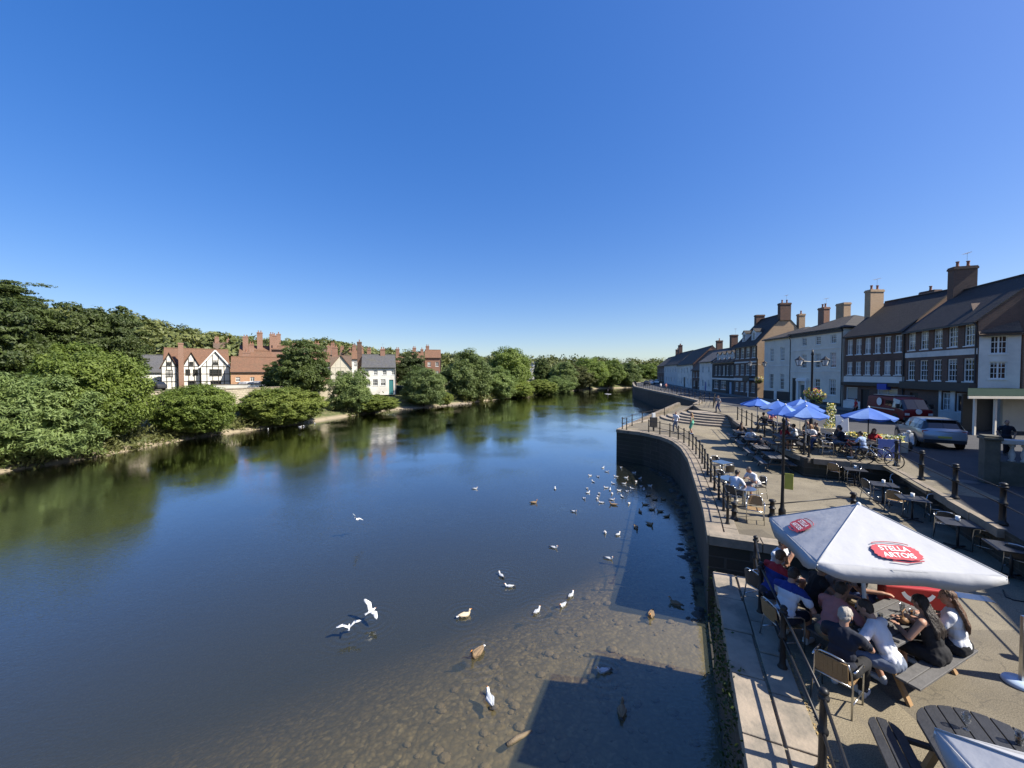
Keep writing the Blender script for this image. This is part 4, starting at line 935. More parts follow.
building('brick_house', 'tall red brick house above the grey green bush', a, b, 8.4, 8, 2.6, m_brick_red, m_roof_red, wins=row(2,1.4,3.9,5.5,1,1.5)+row(2,1.4,3.9,2.5,1,1.6), zb=ZL, group=LG, chims=[(.8,4,9,12.4,1.1,.9,m_brick_red,2)])
a, b = house_at(529, 540, 186)
def whiteg(t, W): gable_bay(t, .2, W-.4, 6.4, 2.0, -.6, .8, m_white_render, [(W*.5,3.5,1.2,1.2)], tm=m_white)
building('white_house', 'distant white house with one gable among the trees of the bend', a, b, 6.2, 8, 2.2, m_white_render, m_roof_slate, zb=4.6, group=LG, extra=whiteg)
a, b = house_at(250, 271, 93)
building('brick_house', 'plain red brick house between the mansion chimneys and the low orange wing', a, b, 5.4, 6, 2.6, m_brick_red, m_roof_red, wins=row(3,.9,3.2,3.2,.8,1.2), zb=ZL+.6, group=LG, chims=[(.4,3,6,9.8,1.0,.8,m_brick_red,2)])
a, b = house_at(396, 409, 112)
building('brick_house', 'small brick house with a red roof behind the white slate roofed house', a, b, 5.6, 7, 2.8, m_brick_red, m_roof_red, wins=row(2,1.0,2.7,3.2,.8,1.2), zb=ZL, group=LG, chims=[(.5,3.5,7,10.4,1.0,.8,m_brick_red,2)])
a, b = house_at(318, 334, 118)
building('white_house', 'white house with a brown roof behind the cream gable', a, b, 6.8, 7, 2.8, m_white_render, m_roof_brown, wins=row(2,1.2,3.6,4.2,.9,1.3), zb=ZL+1, group=LG, chims=[(4.2,3.5,8,11.6,1.1,.8,m_brick_red,2)])
for px0,px1,Yd,ev,rs,wm,rm,zz_,lb in [(292,306,124,6.4,2.8,m_brick_red,m_roof_red,ZL+2,'red brick house on the slope above the dark leafy tree'),(340,352,128,6.4,2.6,m_brick_red,m_roof_brown,ZL+1.5,'brick house with a brown roof above the cream gable'),
    (352,364,112,6.6,2.4,m_white_render,m_roof_red,ZL+.8,'white house with a red roof beside the tall dark chimney'),(412,424,122,7.2,2.6,m_brick_red,m_roof_red,ZL,'red roofed house just left of the tall red brick house'),(214,232,118,6.8,2.8,m_brick_red,m_roof_brown,ZL+3,'brown roofed house on the slope behind the big white gable')]:
    a, b = house_at(px0,px1,Yd); W_ = (Vector(b)-Vector(a)).length
    building('brick_house' if wm is m_brick_red else 'white_house', lb, a, b, ev, 7, rs, wm, rm, wins=row(2,W_*.28,W_*.72,ev-2.2,.8,1.3), zb=zz_, group=LG, chims=[(W_*.2,3.5,ev,ev+rs+1.6,1.1,.8,m_brick_red,2),(W_*.85,3.5,ev,ev+rs+1.2,.9,.8,m_brick_red,1)])
t = thing('garden_wall', 'pale garden wall in front of the timbered house and the brick wing', 'wall'); c0, c1 = Vector((xat(214,74),74)), Vector((xat(262,76),76))
MB().beam((c0.x,c0.y,4.6),(c1.x,c1.y,4.6),.35,1.5).build('wall_face', m_white_render, t); MB().beam((c0.x,c0.y,5.4),(c1.x,c1.y,5.4),.45,.1).build('coping', m_coping, t)
# embankment wall and landing across the river
t = thing('embankment_wall', 'pale stone embankment wall below the timbered house', 'wall')
pts = [(float(lbank(y))-12.2*(1 if y < 78 else 1.3), y) for y in (44,52,60,68,76,84)]
mb = MB()
for p, q in zip(pts[:-1], pts[1:]): mb.beam((p[0],p[1],3.4),(q[0],q[1],3.4),.5,3.4)
mb.build('wall_face', m_pale_stone, t)
mb = MB()
for p, q in zip(pts[:-1], pts[1:]): mb.beam((p[0],p[1],5.17),(q[0],q[1],5.17),.64,.14)
mb.build('coping', m_coping, t)
mb = MB(); y0 = 61.5; x0 = float(lbank(y0))
mb.add([(x0-.1,59.4,-.3),(x0+1.1,65,-.3),(x0-7.5,66,2.9),(x0-8.5,61.5,2.9),(x0-.1,59.4,-1),(x0+1.1,65,-1),(x0-7.5,66,-1),(x0-8.5,61.5,-1)],[(0,1,2,3),(1,0,4,5),(2,1,5,6),(3,2,6,7),(0,3,7,4)])
tag(mb.build('landing_ramp', m_pale_stone), 'pale stone landing ramp sloping into the river between two bushes', 'ramp')
g = random.Random(3)
mb = MB()
for i in range(420):
    y = g.uniform(81,97); x = float(lbank(y))+g.uniform(-1.6,2.6); s = g.uniform(.08,.3)
    mb.ell((x,y,max(-.02,.05+.02*s)), (s,s*.8,s*.45), n=6, m=4)
tag(mb.build('gravel_spit', M('gravel',(.34,.29,.21),(.24,.2,.15),rough=.95,scale=2)), 'pale gravel spit at the waterline below the white house', 'gravel', kind='stuff')
# ------------------------------------------------------------------ railings, posts, lamps
def railing(label, posts, z, h=1.1, rails=(.98, .55), pr=.045, rr=.02, knob=True, name='railing', zs=None, cat='railing'):
    t = thing(name, label, cat, (posts[0][0], posts[0][1], z)); o = Vector((posts[0][0], posts[0][1], 0))
    P = [Vector((p[0], p[1], 0))-o for p in posts]
    pm = MB(); pm.lathe([(pr*1.7,0),(pr*1.7,.05),(pr*1.15,.09),(pr,.14),(pr*.95,h*.47),(pr*1.35,h*.49),(pr*1.35,h*.53),(pr*.95,h*.55),(pr*.85,h*.86),(pr*1.4,h*.88),(pr*1.4,h*.915),(pr*.7,h*.925),(pr*1.25,h*.955),(pr*1.25,h*.975),(pr*.6,h*1.0)], n=10)
    me = pm.mesh('post', m_black, True)
    for p in P: link('post', me, t, p)
    for a, b in zip(P[:-1], P[1:]):
        for r in rails: MB().tube([a+Vector((0,0,r)), b+Vector((0,0,r))], rr, 8).build('rail', m_black, t, smooth=True)
    return t
# near quay rail posts seen below the parasol
railing('black iron railing with two rails along the near quay edge beside the crowded table', [(1.9,.95),(2.87,2.8),(3.86,4.72),(4.56,6.44),(5.15,7.95),(5.85,9.25)], QUAY)
up = resample(offset_line(UPPER[:8], .62), 1.3)
railing('long run of black railing posts following the curved quay edge', [(p.x,p.y) for p in up[1:]], QUAY, rails=(.97,.52))
tip = [(10.0,33.9),(9.75,34.35),(11.4,36.9),(13.2,39.4),(15.2,41.8),(17.2,43.9)]
railing('black railing round the sharp outer corner of the quay', tip, QUAY)
ter = [(14.35,18.75)]+[(p.x,p.y) for p in resample([(14.6,19.4),(15.65,23.5),(19.6,33.8)], 1.9)]
railing('black post and rail fence along the edge of the parasol terrace', ter, ROAD, h=1.2, rails=(1.05,.6))
rd = [(p.x,p.y) for p in resample([(16.9,17.05),(12.98,9.95),(9.4,3.9)], 2.72)]
railing('black bollards joined by two rails above the row of dark bistro tables', rd, ROAD, h=1.15, pr=.07, rails=(.98,.55), rr=.018)
railing('short black rail with low bollards across the head of the quay gap', [tuple(gp(734,520,QUAY).xy), tuple(gp(772,517,QUAY).xy), tuple(gp(853,509,QUAY).xy)], QUAY, h=.62, pr=.08, rails=(.45,), rr=.022)
fw = [(p.x,p.y) for p in resample(offset_line(FARW[:7], .7), 3.0)]
railing('long black railing along the top of the far river wall', fw[:38], ROAD, h=1.1)
fw2 = [(p.x,p.y) for p in resample([(23.8,46),(30.0,57.5),(33.4,74),(37,97)], 2.6)]
railing('black bollard railing between the street and the far riverside walk', fw2, ROAD, h=1.15, rails=(1.0,.55))
# tall post with green and yellow notice
p = gp(782,517,QUAY); t = thing('post', 'tall slim black post with a yellow green notice plate', 'post', p)
MB().lathe([(.11,0),(.11,.25),(.07,.32),(.055,.5),(.045,1.2),(.04,3.3),(.065,3.33),(.065,3.4),(.02,3.48)], n=12).build('pole', m_black, t, smooth=True)
MB().box(.05,.3,-.02,.0,1.0,1.55).build('notice_plate', M('yellow_green_plate',(.42,.40,.06),(.35,.33,.05),rough=.5), t, (0,0,0), R(-38), bevel=.01)
# double lamp post with hanging baskets
def lantern(t, x, z):
    l = MB().lathe([(.03,.62),(.06,.56),(.26,.40),(.28,.37),(.24,.36)], (x,0,z), 8).lathe([(.15,-.04),(.17,-.02),(.15,0)], (x,0,z), 8)
    for i in range(4):
        a = R(45+90*i); l.tube([(x+.15*math.cos(a),.15*math.sin(a),z),(x+.24*math.cos(a),.24*math.sin(a),z+.37)], .014, 5)
    o = l.build('lantern', m_black, t, smooth=False)
    MB().lathe([(.13,.01),(.225,.355)], (x,0,z), 8).build('lantern_glass', M('frosted_glass',(.7,.7,.66),(.62,.62,.58),rough=.2), o)
def flower_basket(t, x, y, z, r=.42, seed=1):
    g = random.Random(seed); mb = MB()
    for i in range(420):
        d = Vector((g.gauss(0,1),g.gauss(0,1),g.gauss(0,.9))).normalized()*r*(.65+.4*g.random()); c = Vector((x,y,z))+d
        a = d.orthogonal().normalized()*.05; b = d.cross(a).normalized()*.045; k = (g.choice((1,2,2,3)) if (d.z > -.1 and g.random() < .55) else 0)
        a = a+d*.02*g.gauss(0,1); mb.quad(c-a, c-b, c+a, c+b, k)
    fl = mb.build('foliage', [L_mid, M('white_petals',(.7,.68,.6),(.6,.6,.5)), M('yellow_petals',(.65,.5,.08),(.6,.42,.05)), M('red_petals',(.5,.05,.06),(.4,.04,.1))], t)
    MB().lathe([(.05,-r*1.0),(r*.5,-r*.75),(r*.72,-r*.2),(r*.6,0)], (x,y,z), 12).build('bowl', M('dark_coir',(.04,.03,.02)), fl); return fl
t = thing('street_lamp', 'black double headed lamp post with flower baskets among the blue parasols', 'street lamp', (xat(812,26.5), 26.5, ROAD))
MB().lathe([(.2,0),(.2,.4),(.15,.5),(.11,.9),(.08,1.0),(.07,3.0),(.06,5.3),(.09,5.35),(.03,5.7)], n=12).build('pole', m_black, t, smooth=True)
MB().tube([(-.95,0,4.75),(-.6,0,4.9),(0,0,4.85),(.6,0,4.9),(.95,0,4.75)], .03, 6).build('arm', m_black, t)
for s in (-1,1): lantern(t, s*.88, 4.62)
flower_basket(t, .1, -.35, 2.55, .5, 3); flower_basket(t, .25, .4, 2.7, .45, 4)
t = thing('street_lamp', 'distant black lamp post with hanging baskets before the tan gable', 'street lamp', (xat(757,47), 47, ROAD))
MB().lathe([(.2,0),(.2,.4),(.15,.5),(.11,.9),(.08,1.0),(.07,3.0),(.06,5.6),(.09,5.65),(.03,6.0)], n=10).build('pole', m_black, t, smooth=True)
MB().tube([(-.95,0,5.05),(0,0,5.15),(.95,0,5.05)], .03, 6).build('arm', m_black, t)
for s in (-1,1): lantern(t, s*.88, 4.95)
flower_basket(t, 0, -.4, 3.3, .5, 6)

# ------------------------------------------------------------------ parasols
def canopy_text(parent, txts, A, B, C, size, at=(.5,.30), name='logo', red=None, flat=False):
    """lettering sewn on one panel A-B (eave) C (apex)"""
    A, B, C = Vector(A), Vector(B), Vector(C); x = (B-A).normalized(); n = x.cross(C-A).normalized(); y = n.cross(x)
    o = A.lerp(B, at[0]) + ((C - (A+B)/2))*at[1] + n*.019
    M4 = Matrix((x, y, n)).transposed().to_4x4(); M4.translation = o
    red = M('logo_red',(.44,.04,.06),(.40,.035,.05),rough=.7); W, H = size
    g = MB(); n_ = 40; pts = []
    for i in range(n_):
        a = 2*math.pi*i/n_; k = 1+ (.05 if i % 2 else -.02)
        cx = math.copysign(abs(math.cos(a))**.55, math.cos(a)); cy = math.copysign(abs(math.sin(a))**.6, math.sin(a))
        pts.append((cx*W*.5*k, cy*H*.5*k + .0))
    g.prism(pts, 0, .004)
    g.tube([(W*.42*math.cos(R(a)), H*.5+W*.10*math.sin(R(a)), .002) for a in range(15,166,10)], .006, 5)
    g.tube([(-W*.25,-H*.62,.002),(W*.1,-H*.68,.002),(W*.44,-H*.5,.002)], .008, 5)
    me = g.mesh('logo', red); ob = link('logo', me, parent); ob.matrix_local = M4
    for i, (tx, dy, s) in enumerate(txts):
        tm = text_mesh(tx, s, bold=.002); tm.materials.append(m_white)
        lo = link('lettering', tm, ob, (0, dy, .008))
m_canvas = M('white_canvas', (.415,.42,.43), (.385,.39,.40), rough=.85, scale=2.5, bump=.8, bscale=3.2)
from mathutils import noise as _noise
def sag_panel(mb, A, B, C, n=8, sag=.06, k=0, wr=0, seed=0):
    A, B, C = Vector(A), Vector(B), Vector(C); idx = {}; vs = []; fs = []
    for i in range(n+1):
        for j in range(n+1-i):
            u, v = i/n, j/n; wv = 1-u-v; p = A*wv + B*u + C*v
            s = sag*16*u*wv*.25*(1-v) + sag*.5*math.sin(7*u+3*v)*u*wv*v
            if wr: s += wr*min(u,wv,1-v,.12)/.12*(_noise.noise(p*2.2)+.6*_noise.noise(p*5+Vector((3,1,7)))+1.3*_noise.noise(Vector((u/(1.02-v)*7,v*1.3,seed))))
            p = p - Vector((0,0,s)); idx[i,j] = len(vs); vs.append(p)
    for i in range(n):
        for j in range(n-i):
            fs.append((idx[i,j], idx[i+1,j], idx[i,j+1]))
            if i+j < n-1: fs.append((idx[i+1,j], idx[i+1,j+1], idx[i,j+1]))
    mb.add(vs, fs, k)
def white_parasol(label, C, apex, base, zc, val=.25, logos=True):
    """C: four plan corners, heights zc; everything relative to the foot of the pole"""
    t = thing('parasol', label, 'parasol', (base[0], base[1], QUAY)); b = Vector((base[0], base[1], QUAY))
    P = [Vector((c[0],c[1],z))-b for c, z in zip(C, zc)]; A = Vector(apex)-b
    mb = MB()
    for i in range(4): sag_panel(mb, P[i], P[(i+1)%4], A, n=30, sag=.022, wr=.008, seed=i*3.3)
    cen = sum(P, Vector())/4
    for i in range(4):      # hanging hem, a little wavy, pulled up at the corners
        p, q = P[i], P[(i+1)%4]; n = 10; out = ((p+q)/2-cen).normalized()
        for j in range(n):
            f0, f1 = j/n, (j+1)/n
            def hem(f): return p.lerp(q,f)-Vector((0,0,val*(.35+.65*min(1,4*f*(1-f)*1.6))+.01*math.sin(f*19+i)))+out*(.03*math.sin(f*9+i*2))
            def top(f): return p.lerp(q,f)
            mb.quad(top(f0)-Vector((0,0,.0)), hem(f0), hem(f1), top(f1))
    c = mb.build('canopy', m_canvas, t, smooth=False)
    me = c.data; bm = bmesh.new(); bm.from_mesh(me); bmesh.ops.remove_doubles(bm, verts=bm.verts, dist=.002)
    for f in bm.faces: f.smooth = True
    for e in bm.edges:
        if len(e.link_faces) == 2 and e.calc_face_angle(0) > R(14): e.smooth = False
    bm.normal_update(); bm.to_mesh(me); bm.free()
    so_ = c.modifiers.new('thickness', 'SOLIDIFY'); so_.thickness = .006; so_.offset = -1
    MB().tube([(0,0,0),tuple(A*.93+Vector((0,0,.02)))], .03, 12).build('pole', m_white, t, smooth=True)
    for i in range(4):
        ridge = [P[i].lerp(A, f)+Vector((0,0,.004)) for f in (0,.25,.5,.75,.97)]
        MB().tube(ridge, .008, 6).build('seam', m_canvas, t, smooth=True)
    MB().lathe([(.03,-.03),(.035,.01),(.02,.025),(.0,.04)], A, 10).build('finial', m_white, t, smooth=True)
    for i in range(4):
        MB().tube([A*.95-Vector((0,0,.08)), P[i]-Vector((0,0,.03))], .014, 6).build('rib', m_white, t)
        MB().tube([A*.68, (A*.95).lerp(P[i],.5)-Vector((0,0,.06))], .011, 6).build('strut', m_white, t)
    MB().lathe([(.32,0),(.34,.05),(.30,.10),(.06,.12),(.05,.35)], n=20).build('base', m_dark, t, smooth=False)
    if logos:
        canopy_text(c, [('STELLA',.062,.125),('ARTOIS',-.062,.125)], P[0], P[1], A, (.62,.28), (.50,.22))
        canopy_text(c, [('STELLA',.058,.115),('ARTOIS',-.058,.115)], P[3], P[0], A, (.54,.27), (.42,.23))
    return t
zz = CAMZ
white_parasol('big white square parasol with red lettering shading the crowded table', [(4.65,5.87),(7.04,5.46),(7.82,7.74),(5.43,8.15)], (6.17,6.88,zz-2.33), (6.26,6.72), [zz-2.9,zz-2.9,zz-3.05,zz-3.05])
C0 = Vector((3.47,3.12)); e1 = Vector((.92,-.39)).normalized()*2.2; e2 = Vector((-.25,-.97)).normalized()*2.0
white_parasol('plain white parasol corner in front of the round ended black picnic table', [tuple(C0), tuple(C0+e2), tuple(C0+e1+e2), tuple(C0+e1)], tuple((C0+(e1+e2)/2))+(zz-2.45,), tuple(C0+(e1+e2)/2), [zz-2.92,zz-2.92,zz-2.92,zz-2.92], logos=False)
m_bluecan = M('blue_canvas', (.04,.125,.44), (.032,.10,.36), rough=.75, scale=3)
m_bluelogo = M('pale_blue_print', (.45,.55,.75), (.4,.5,.7))
def blue_parasol(label, x, y, r, hz=1.98, az=2.48, rot=0, dark=False):
    t = thing('parasol', label, 'parasol', (x,y,ROAD), rot, 'blue parasols on the terrace'); n = 8
    mb = MB(); P = [Vector((r*math.cos(2*math.pi*i/n), r*math.sin(2*math.pi*i/n), hz)) for i in range(n)]; A = Vector((0,0,az))
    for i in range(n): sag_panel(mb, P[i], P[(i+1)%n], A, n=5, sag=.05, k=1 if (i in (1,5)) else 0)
    for i in range(n):
        p, q = P[i], P[(i+1)%n]; m_ = (p+q)/2*.985
        mb.quad(p, p-Vector((0,0,.05)), m_-Vector((0,0,.14)), m_-Vector((0,0,.045))); mb.quad(m_-Vector((0,0,.045)), m_-Vector((0,0,.14)), q-Vector((0,0,.05)), q)
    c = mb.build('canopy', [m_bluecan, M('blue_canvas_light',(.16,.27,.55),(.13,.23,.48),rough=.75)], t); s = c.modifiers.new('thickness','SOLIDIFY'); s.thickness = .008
    MB().tube([(0,0,0),(0,0,az+.02)], .025, 8).build('pole', m_white if not dark else m_dark, t, smooth=True)
    MB().lathe([(.24,0),(.25,.05),(.2,.09),(.05,.11),(.04,.3)], n=14).build('base', m_dark, t)
    MB().lathe([(.04,az-.01),(.05,az+.03),(.0,az+.09)], n=8).build('finial', m_white, t, smooth=True)
    for i in range(n): MB().tube([A-Vector((0,0,.05)), P[i]-Vector((0,0,.02))], .009, 4).build('rib', m_dark, t)
    return t
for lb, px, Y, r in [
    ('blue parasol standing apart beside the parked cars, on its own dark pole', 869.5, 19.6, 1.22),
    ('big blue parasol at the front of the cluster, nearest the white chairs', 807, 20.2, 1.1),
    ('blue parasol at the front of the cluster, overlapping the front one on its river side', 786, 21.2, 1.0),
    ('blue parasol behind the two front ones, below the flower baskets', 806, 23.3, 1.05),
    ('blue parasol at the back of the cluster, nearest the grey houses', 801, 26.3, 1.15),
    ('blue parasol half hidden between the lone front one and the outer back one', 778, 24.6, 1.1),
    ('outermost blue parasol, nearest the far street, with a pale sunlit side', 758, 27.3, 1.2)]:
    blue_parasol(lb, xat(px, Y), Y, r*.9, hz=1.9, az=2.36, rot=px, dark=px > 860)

# ------------------------------------------------------------------ tables, benches, chairs
m_wood = M('pale_wood', (.36,.22,.10), (.26,.155,.07), rough=.7, scale=6, bump=.2)
m_greywood = M('weathered_table_wood', (.13,.125,.12), (.09,.087,.085), rough=.7, scale=8, bump=.25)
m_blackwood = M('black_painted_wood', (.022,.023,.026), (.034,.035,.038), rough=.5, scale=10, bump=.2)
m_rattan = M('rattan_weave', (.35,.22,.10), (.24,.15,.065), rough=.75, scale=60, bump=.4)
m_slats = M('dark_seat_slats', (.055,.048,.04), (.04,.035,.03), rough=.5)
def picnic_table(label, x, y, z, rot, top=m_greywood, legs=m_wood, L=1.85, group=None):
    t = thing('picnic_table', label, 'picnic table', (x,y,z), rot, group)
    mb = MB(); n = 5; w = .76/n
    for i in range(n): mb.box(-L/2,L/2,-.38+i*w+.006,-.38+(i+1)*w-.006,.715,.755)
    mb.build('tabletop', top, t, bevel=.006)
    for s in (-1,1):
        b = MB(); 
        for i in range(2): b.box(-L/2,L/2,s*.62+(i-1)*.145+.004,s*.62+i*.145-.004,.425,.46)
        b.build('bench', top, t, bevel=.006)
    for sx in (-1,1):
        f = MB(); X = sx*(L/2-.28)
        f.box(X-.035,X+.035,-.72,.72,.35,.42)
        f.box(X-.035,X+.035,-.36,.36,.66,.713)
        f.build('cross_rail', legs, t)
        for s in (-1,1): MB().beam((X+sx*.06,s*.58,0),(X+sx*.06,s*.24,.70),.09,.045).build('leg', legs, t)
    return t
def chair(label, x, y, z, rot, seat=m_rattan, group='bistro chairs on the quay'):
    """aluminium stacking chair with a round back; faces local +y"""
    t = thing('chair', label, 'chair', (x,y,z), rot, group); r = .0135
    f = MB()
    for s in (-1,1):
        f.tube([(s*.25,.22,0),(s*.25,.22,.42),(s*.255,.20,.62),(s*.262,.13,.665),(s*.262,-.08,.67),(s*.25,-.20,.665)], r, 6)
        f.tube([(s*.25,-.26,0),(s*.235,-.19,.43),(s*.22,-.22,.66),(s*.19,-.255,.78)], r, 6)
        f.tube([(s*.245,.2,.2),(s*.245,-.22,.2)], r*.8, 5)
    f.tube([(.19,-.255,.78),(.12,-.285,.825),(0,-.295,.84),(-.12,-.285,.825),(-.19,-.255,.78)], r, 6)
    f.tube([(-.24,.2,.43),(.24,.2,.43)], r, 6); f.tube([(-.235,-.19,.43),(.235,-.19,.43)], r, 6)
    f.build('frame', m_alu, t, smooth=True)
    sm = MB()
    for i in range(6): sm.box(-.225,.225,-.185+i*.065,-.185+i*.065+.057,.435,.455)
    sm.build('seat', seat, t)
    bk = MB(); n = 7; h0, h1 = .50, .81
    for i in range(n):
        x0, x1 = -.2+.4*i/n+.0, -.2+.4*(i+1)/n-.002
        def yy(x, z): return -.225-(z-.43)*.13-.035*(1-(x/.2)**2)
        bk.add([(x0,yy(x0,h0),h0),(x1,yy(x1,h0),h0),(x1,yy(x1,h1),h1-.14*abs(x1)),(x0,yy(x0,h1),h1-.14*abs(x0)),(x0,yy(x0,h0)-.012,h0),(x1,yy(x1,h0)-.012,h0),(x1,yy(x1,h1)-.012,h1-.14*abs(x1)),(x0,yy(x0,h1)-.012,h1-.14*abs(x0))],
               [(0,1,2,3),(7,6,5,4),(4,5,1,0),(5,6,2,1),(6,7,3,2),(7,4,0,3)])
    bk.build('backrest', seat, t); return t
def bistro_table(label, x, y, z, rot, round_=False, cup=None):
    t = thing('bistro_table', label, 'table', (x,y,z), rot, 'dark bistro tables below the retaining wall')
    tp = MB()
    if round_: tp.lathe([(.40,.715),(.41,.72),(.41,.74),(.40,.745)], n=24)
    else: tp.box(-.38,.38,-.38,.38,.715,.745)
    tp.build('tabletop', m_blackwood, t, bevel=.008)
    MB().lathe([(.03,.03),(.03,.713)], n=10).build('column', m_dark, t, smooth=True)
    b = MB()
    for i in range(4): a = R(45+90*i); b.beam((0,0,.04),(.3*math.cos(a),.3*math.sin(a),.018),.05,.03)
    b.build('foot', m_dark, t)
    MB().tube([(.41*math.cos(2*math.pi*i/24),.41*math.sin(2*math.pi*i/24),.733) for i in range(24)], .012, 6, closed=True).build('rim', m_alu, t) if round_ else None
    if cup:
        o = MB().lathe([(.045,0),(.05,.01),(.052,.13),(.046,.13),(.044,.02)], n=14).build('pot', m_white, None, (x+cup[0],y+cup[1],z+.746), smooth=True)
        tag(o, 'small white pot standing on the '+cup[2], 'pot', 'white pots on the dark tables')
    return t
# the crowded picnic table and the round ended one
picnic_table('long picnic table under the white parasol, crowded with people and glasses', 6.44, 6.56, QUAY, R(24), m_greywood, m_wood, 1.95)
def plank_oval(mb, L, W, n, z0, z1, gap=.012, rnd=.5, cut=None):
    """planks of an oval top, each trimmed to the outline"""
    w = W/n
    for i in range(n):
        y0, y1 = -W/2+i*w+gap/2, -W/2+(i+1)*w-gap/2; xs = []
        def half(y):
            f = abs(y)/(W/2); return L/2 - rnd*W*(1-math.sqrt(max(0,1-f*f)))
        ys = [y0+(y1-y0)*k/4 for k in range(5)]
        poly = [(half(y),y) for y in ys]+[(-half(y),y) for y in ys[::-1]]
        mb.prism(poly, z0, z1)
t = thing('picnic_table', 'round ended black picnic table in the near corner', 'picnic table', (5.36, 4.02, QUAY), R(62.7))
mb = MB(); plank_oval(mb, 1.75, 1.3, 8, .71, .75, rnd=.42); mb.build('tabletop', m_blackwood, t, bevel=.006)
for s in (-1,1):
    mb = MB(); plank_oval(mb, 1.3, .36, 3, .43, .465, rnd=.6); b = mb.build('bench', m_blackwood, t, (0,s*.9,0), bevel=.006)
    [MB().box(q*.47-.03,q*.47+.03,s*.1,s*.9,.38,.43).build('bench_arm', m_blackwood, t) for q in (-1,1)]
    for q in (-1,1): MB().beam((q*.55,s*.52,0),(q*.5,s*.3,.71),.08,.06).build('leg', m_wood, t)
m_clear = None
def clear_glass():
    m, nt, out = nmat('clear_glass'); g = N(nt,'BsdfTransparent'); gl = N(nt,'BsdfGlossy',Roughness=.03); lw = N(nt,'LayerWeight',Blend=.35); mx = N(nt,'MixShader')
    g.inputs[0].default_value=(.9,.92,.92,1); nt.links.new(lw.outputs['Facing'],mx.inputs[0]); nt.links.new(g.outputs[0],mx.inputs[1]); nt.links.new(gl.outputs[0],mx.inputs[2]); nt.links.new(mx.outputs[0],out.inputs[0]); return m
m_clear = clear_glass()
m_beer = M('amber_beer', (.45,.2,.03), (.4,.17,.02), rough=.1)
def glass(label, p, fill=None, h=.15, r=.038, stem=False):
    t = thing('glass', label, 'glass', p, 0, 'glasses on the tables')
    if stem: MB().lathe([(.034,0),(.034,.004),(.006,.01),(.006,.07),(.03,.085),(.042,.12),(.036,.19),(.034,.19),(.039,.12),(.0,.09)], n=14).build('bowl', m_clear, t, smooth=True)
    else: MB().lathe([(r*.8,0),(r*.82,.004),(r,h),(r*.94,h),(r*.76,.01)], n=14).build('tumbler', m_clear, t, smooth=True)
    if fill: MB().lathe([(r*.74,.012),(r*.74+(r*.2)*fill,h*fill)], n=14).build('drink', m_beer, t)
for i_,(x_,y_,z_,lb_) in enumerate([(16.9,24.2,ROAD+.006,'round cast iron manhole cover on the terrace'),(10.6,13.2,QUAY+.002,'square iron drain cover on the quay beyond the gap'),(17.2,14.6,ROAD+.002,'iron manhole cover in the shaded road')]):
    tag(MB().lathe([(.3,0),(.31,.004),(.27,.006),(.26,.004)], (0,0,0), 24 if i_ != 1 else 4).build('manhole_cover', m_dark, None, (x_,y_,z_)), lb_, 'manhole cover')
g1 = gp(966,729,QUAY+.752); glass('stemmed glass standing alone on the round ended black table', g1, stem=True)
g1 = gp(1019,744,QUAY+.752); glass('straight glass at the picture edge of the round ended table', g1, .4)
for i,(px,py,fl,lb) in enumerate([(857,612,.6,'half full amber pint beside the parasol pole'),(866,607,.0,'empty glass near the parasol pole on the crowded table'),(880,622,.7,'amber pint in front of the man in the white shirt'),(852,628,.5,'amber pint before the grey haired man'),(902,612,.0,'empty glass on the far side of the crowded table'),(912,618,.8,'nearly full amber pint near the woman in black')]):
    glass(lb, gp(px,py,QUAY+.757), fl)
# red chest on legs, with its white arc
p = gp(912,605,QUAY+.62); t = thing('red_chest', 'red box on legs with a curved white band, just beyond the crowded table', 'box', (p.x,p.y,QUAY), R(-14))
m_red = M('red_plastic',(.42,.035,.025),(.36,.03,.022),rough=.4)
MB().box(-.5,.5,-.12,.12,.62,1.0).build('body', m_red, t, bevel=.025)
arc = MB(); P = [(.22*1.25*math.cos(R(a)), .26*math.sin(R(a))) for a in range(200,341,10)]
for i in range(len(P)-1):
    (x0,z0),(x1,z1) = P[i],P[i+1]; arc.add([(x0,-.143,.99+z0),(x1,-.143,.99+z1),(x1*.8,-.143,.99+z1*.66),(x0*.8,-.143,.99+z0*.66),(x0,-.149,.99+z0),(x1,-.149,.99+z1),(x1*.8,-.149,.99+z1*.66),(x0*.8,-.149,.99+z0*.66)],[(4,5,6,7),(0,1,5,4),(1,2,6,5),(2,3,7,6),(3,0,4,7)])
arc.build('white_band', m_white, t)
for sx in (-.48,.48):
    for sy in (-.1,.1): MB().box(sx-.03,sx+.03,sy-.03,sy+.03,0,.62).build('leg', m_dark, t)
# chair at the near end of the crowded table and two by the rail
chair('aluminium chair with a tan back under the grey haired man in black', 4.96, 5.82, QUAY, R(-56))
chair('aluminium chair behind the man in the blue and white shirt, by the rail', 4.98, 7.05, QUAY, R(-88))
chair('empty looking chair frame against the rail at the head of the quay gap', 5.35, 8.2, QUAY, R(-75), m_slats)
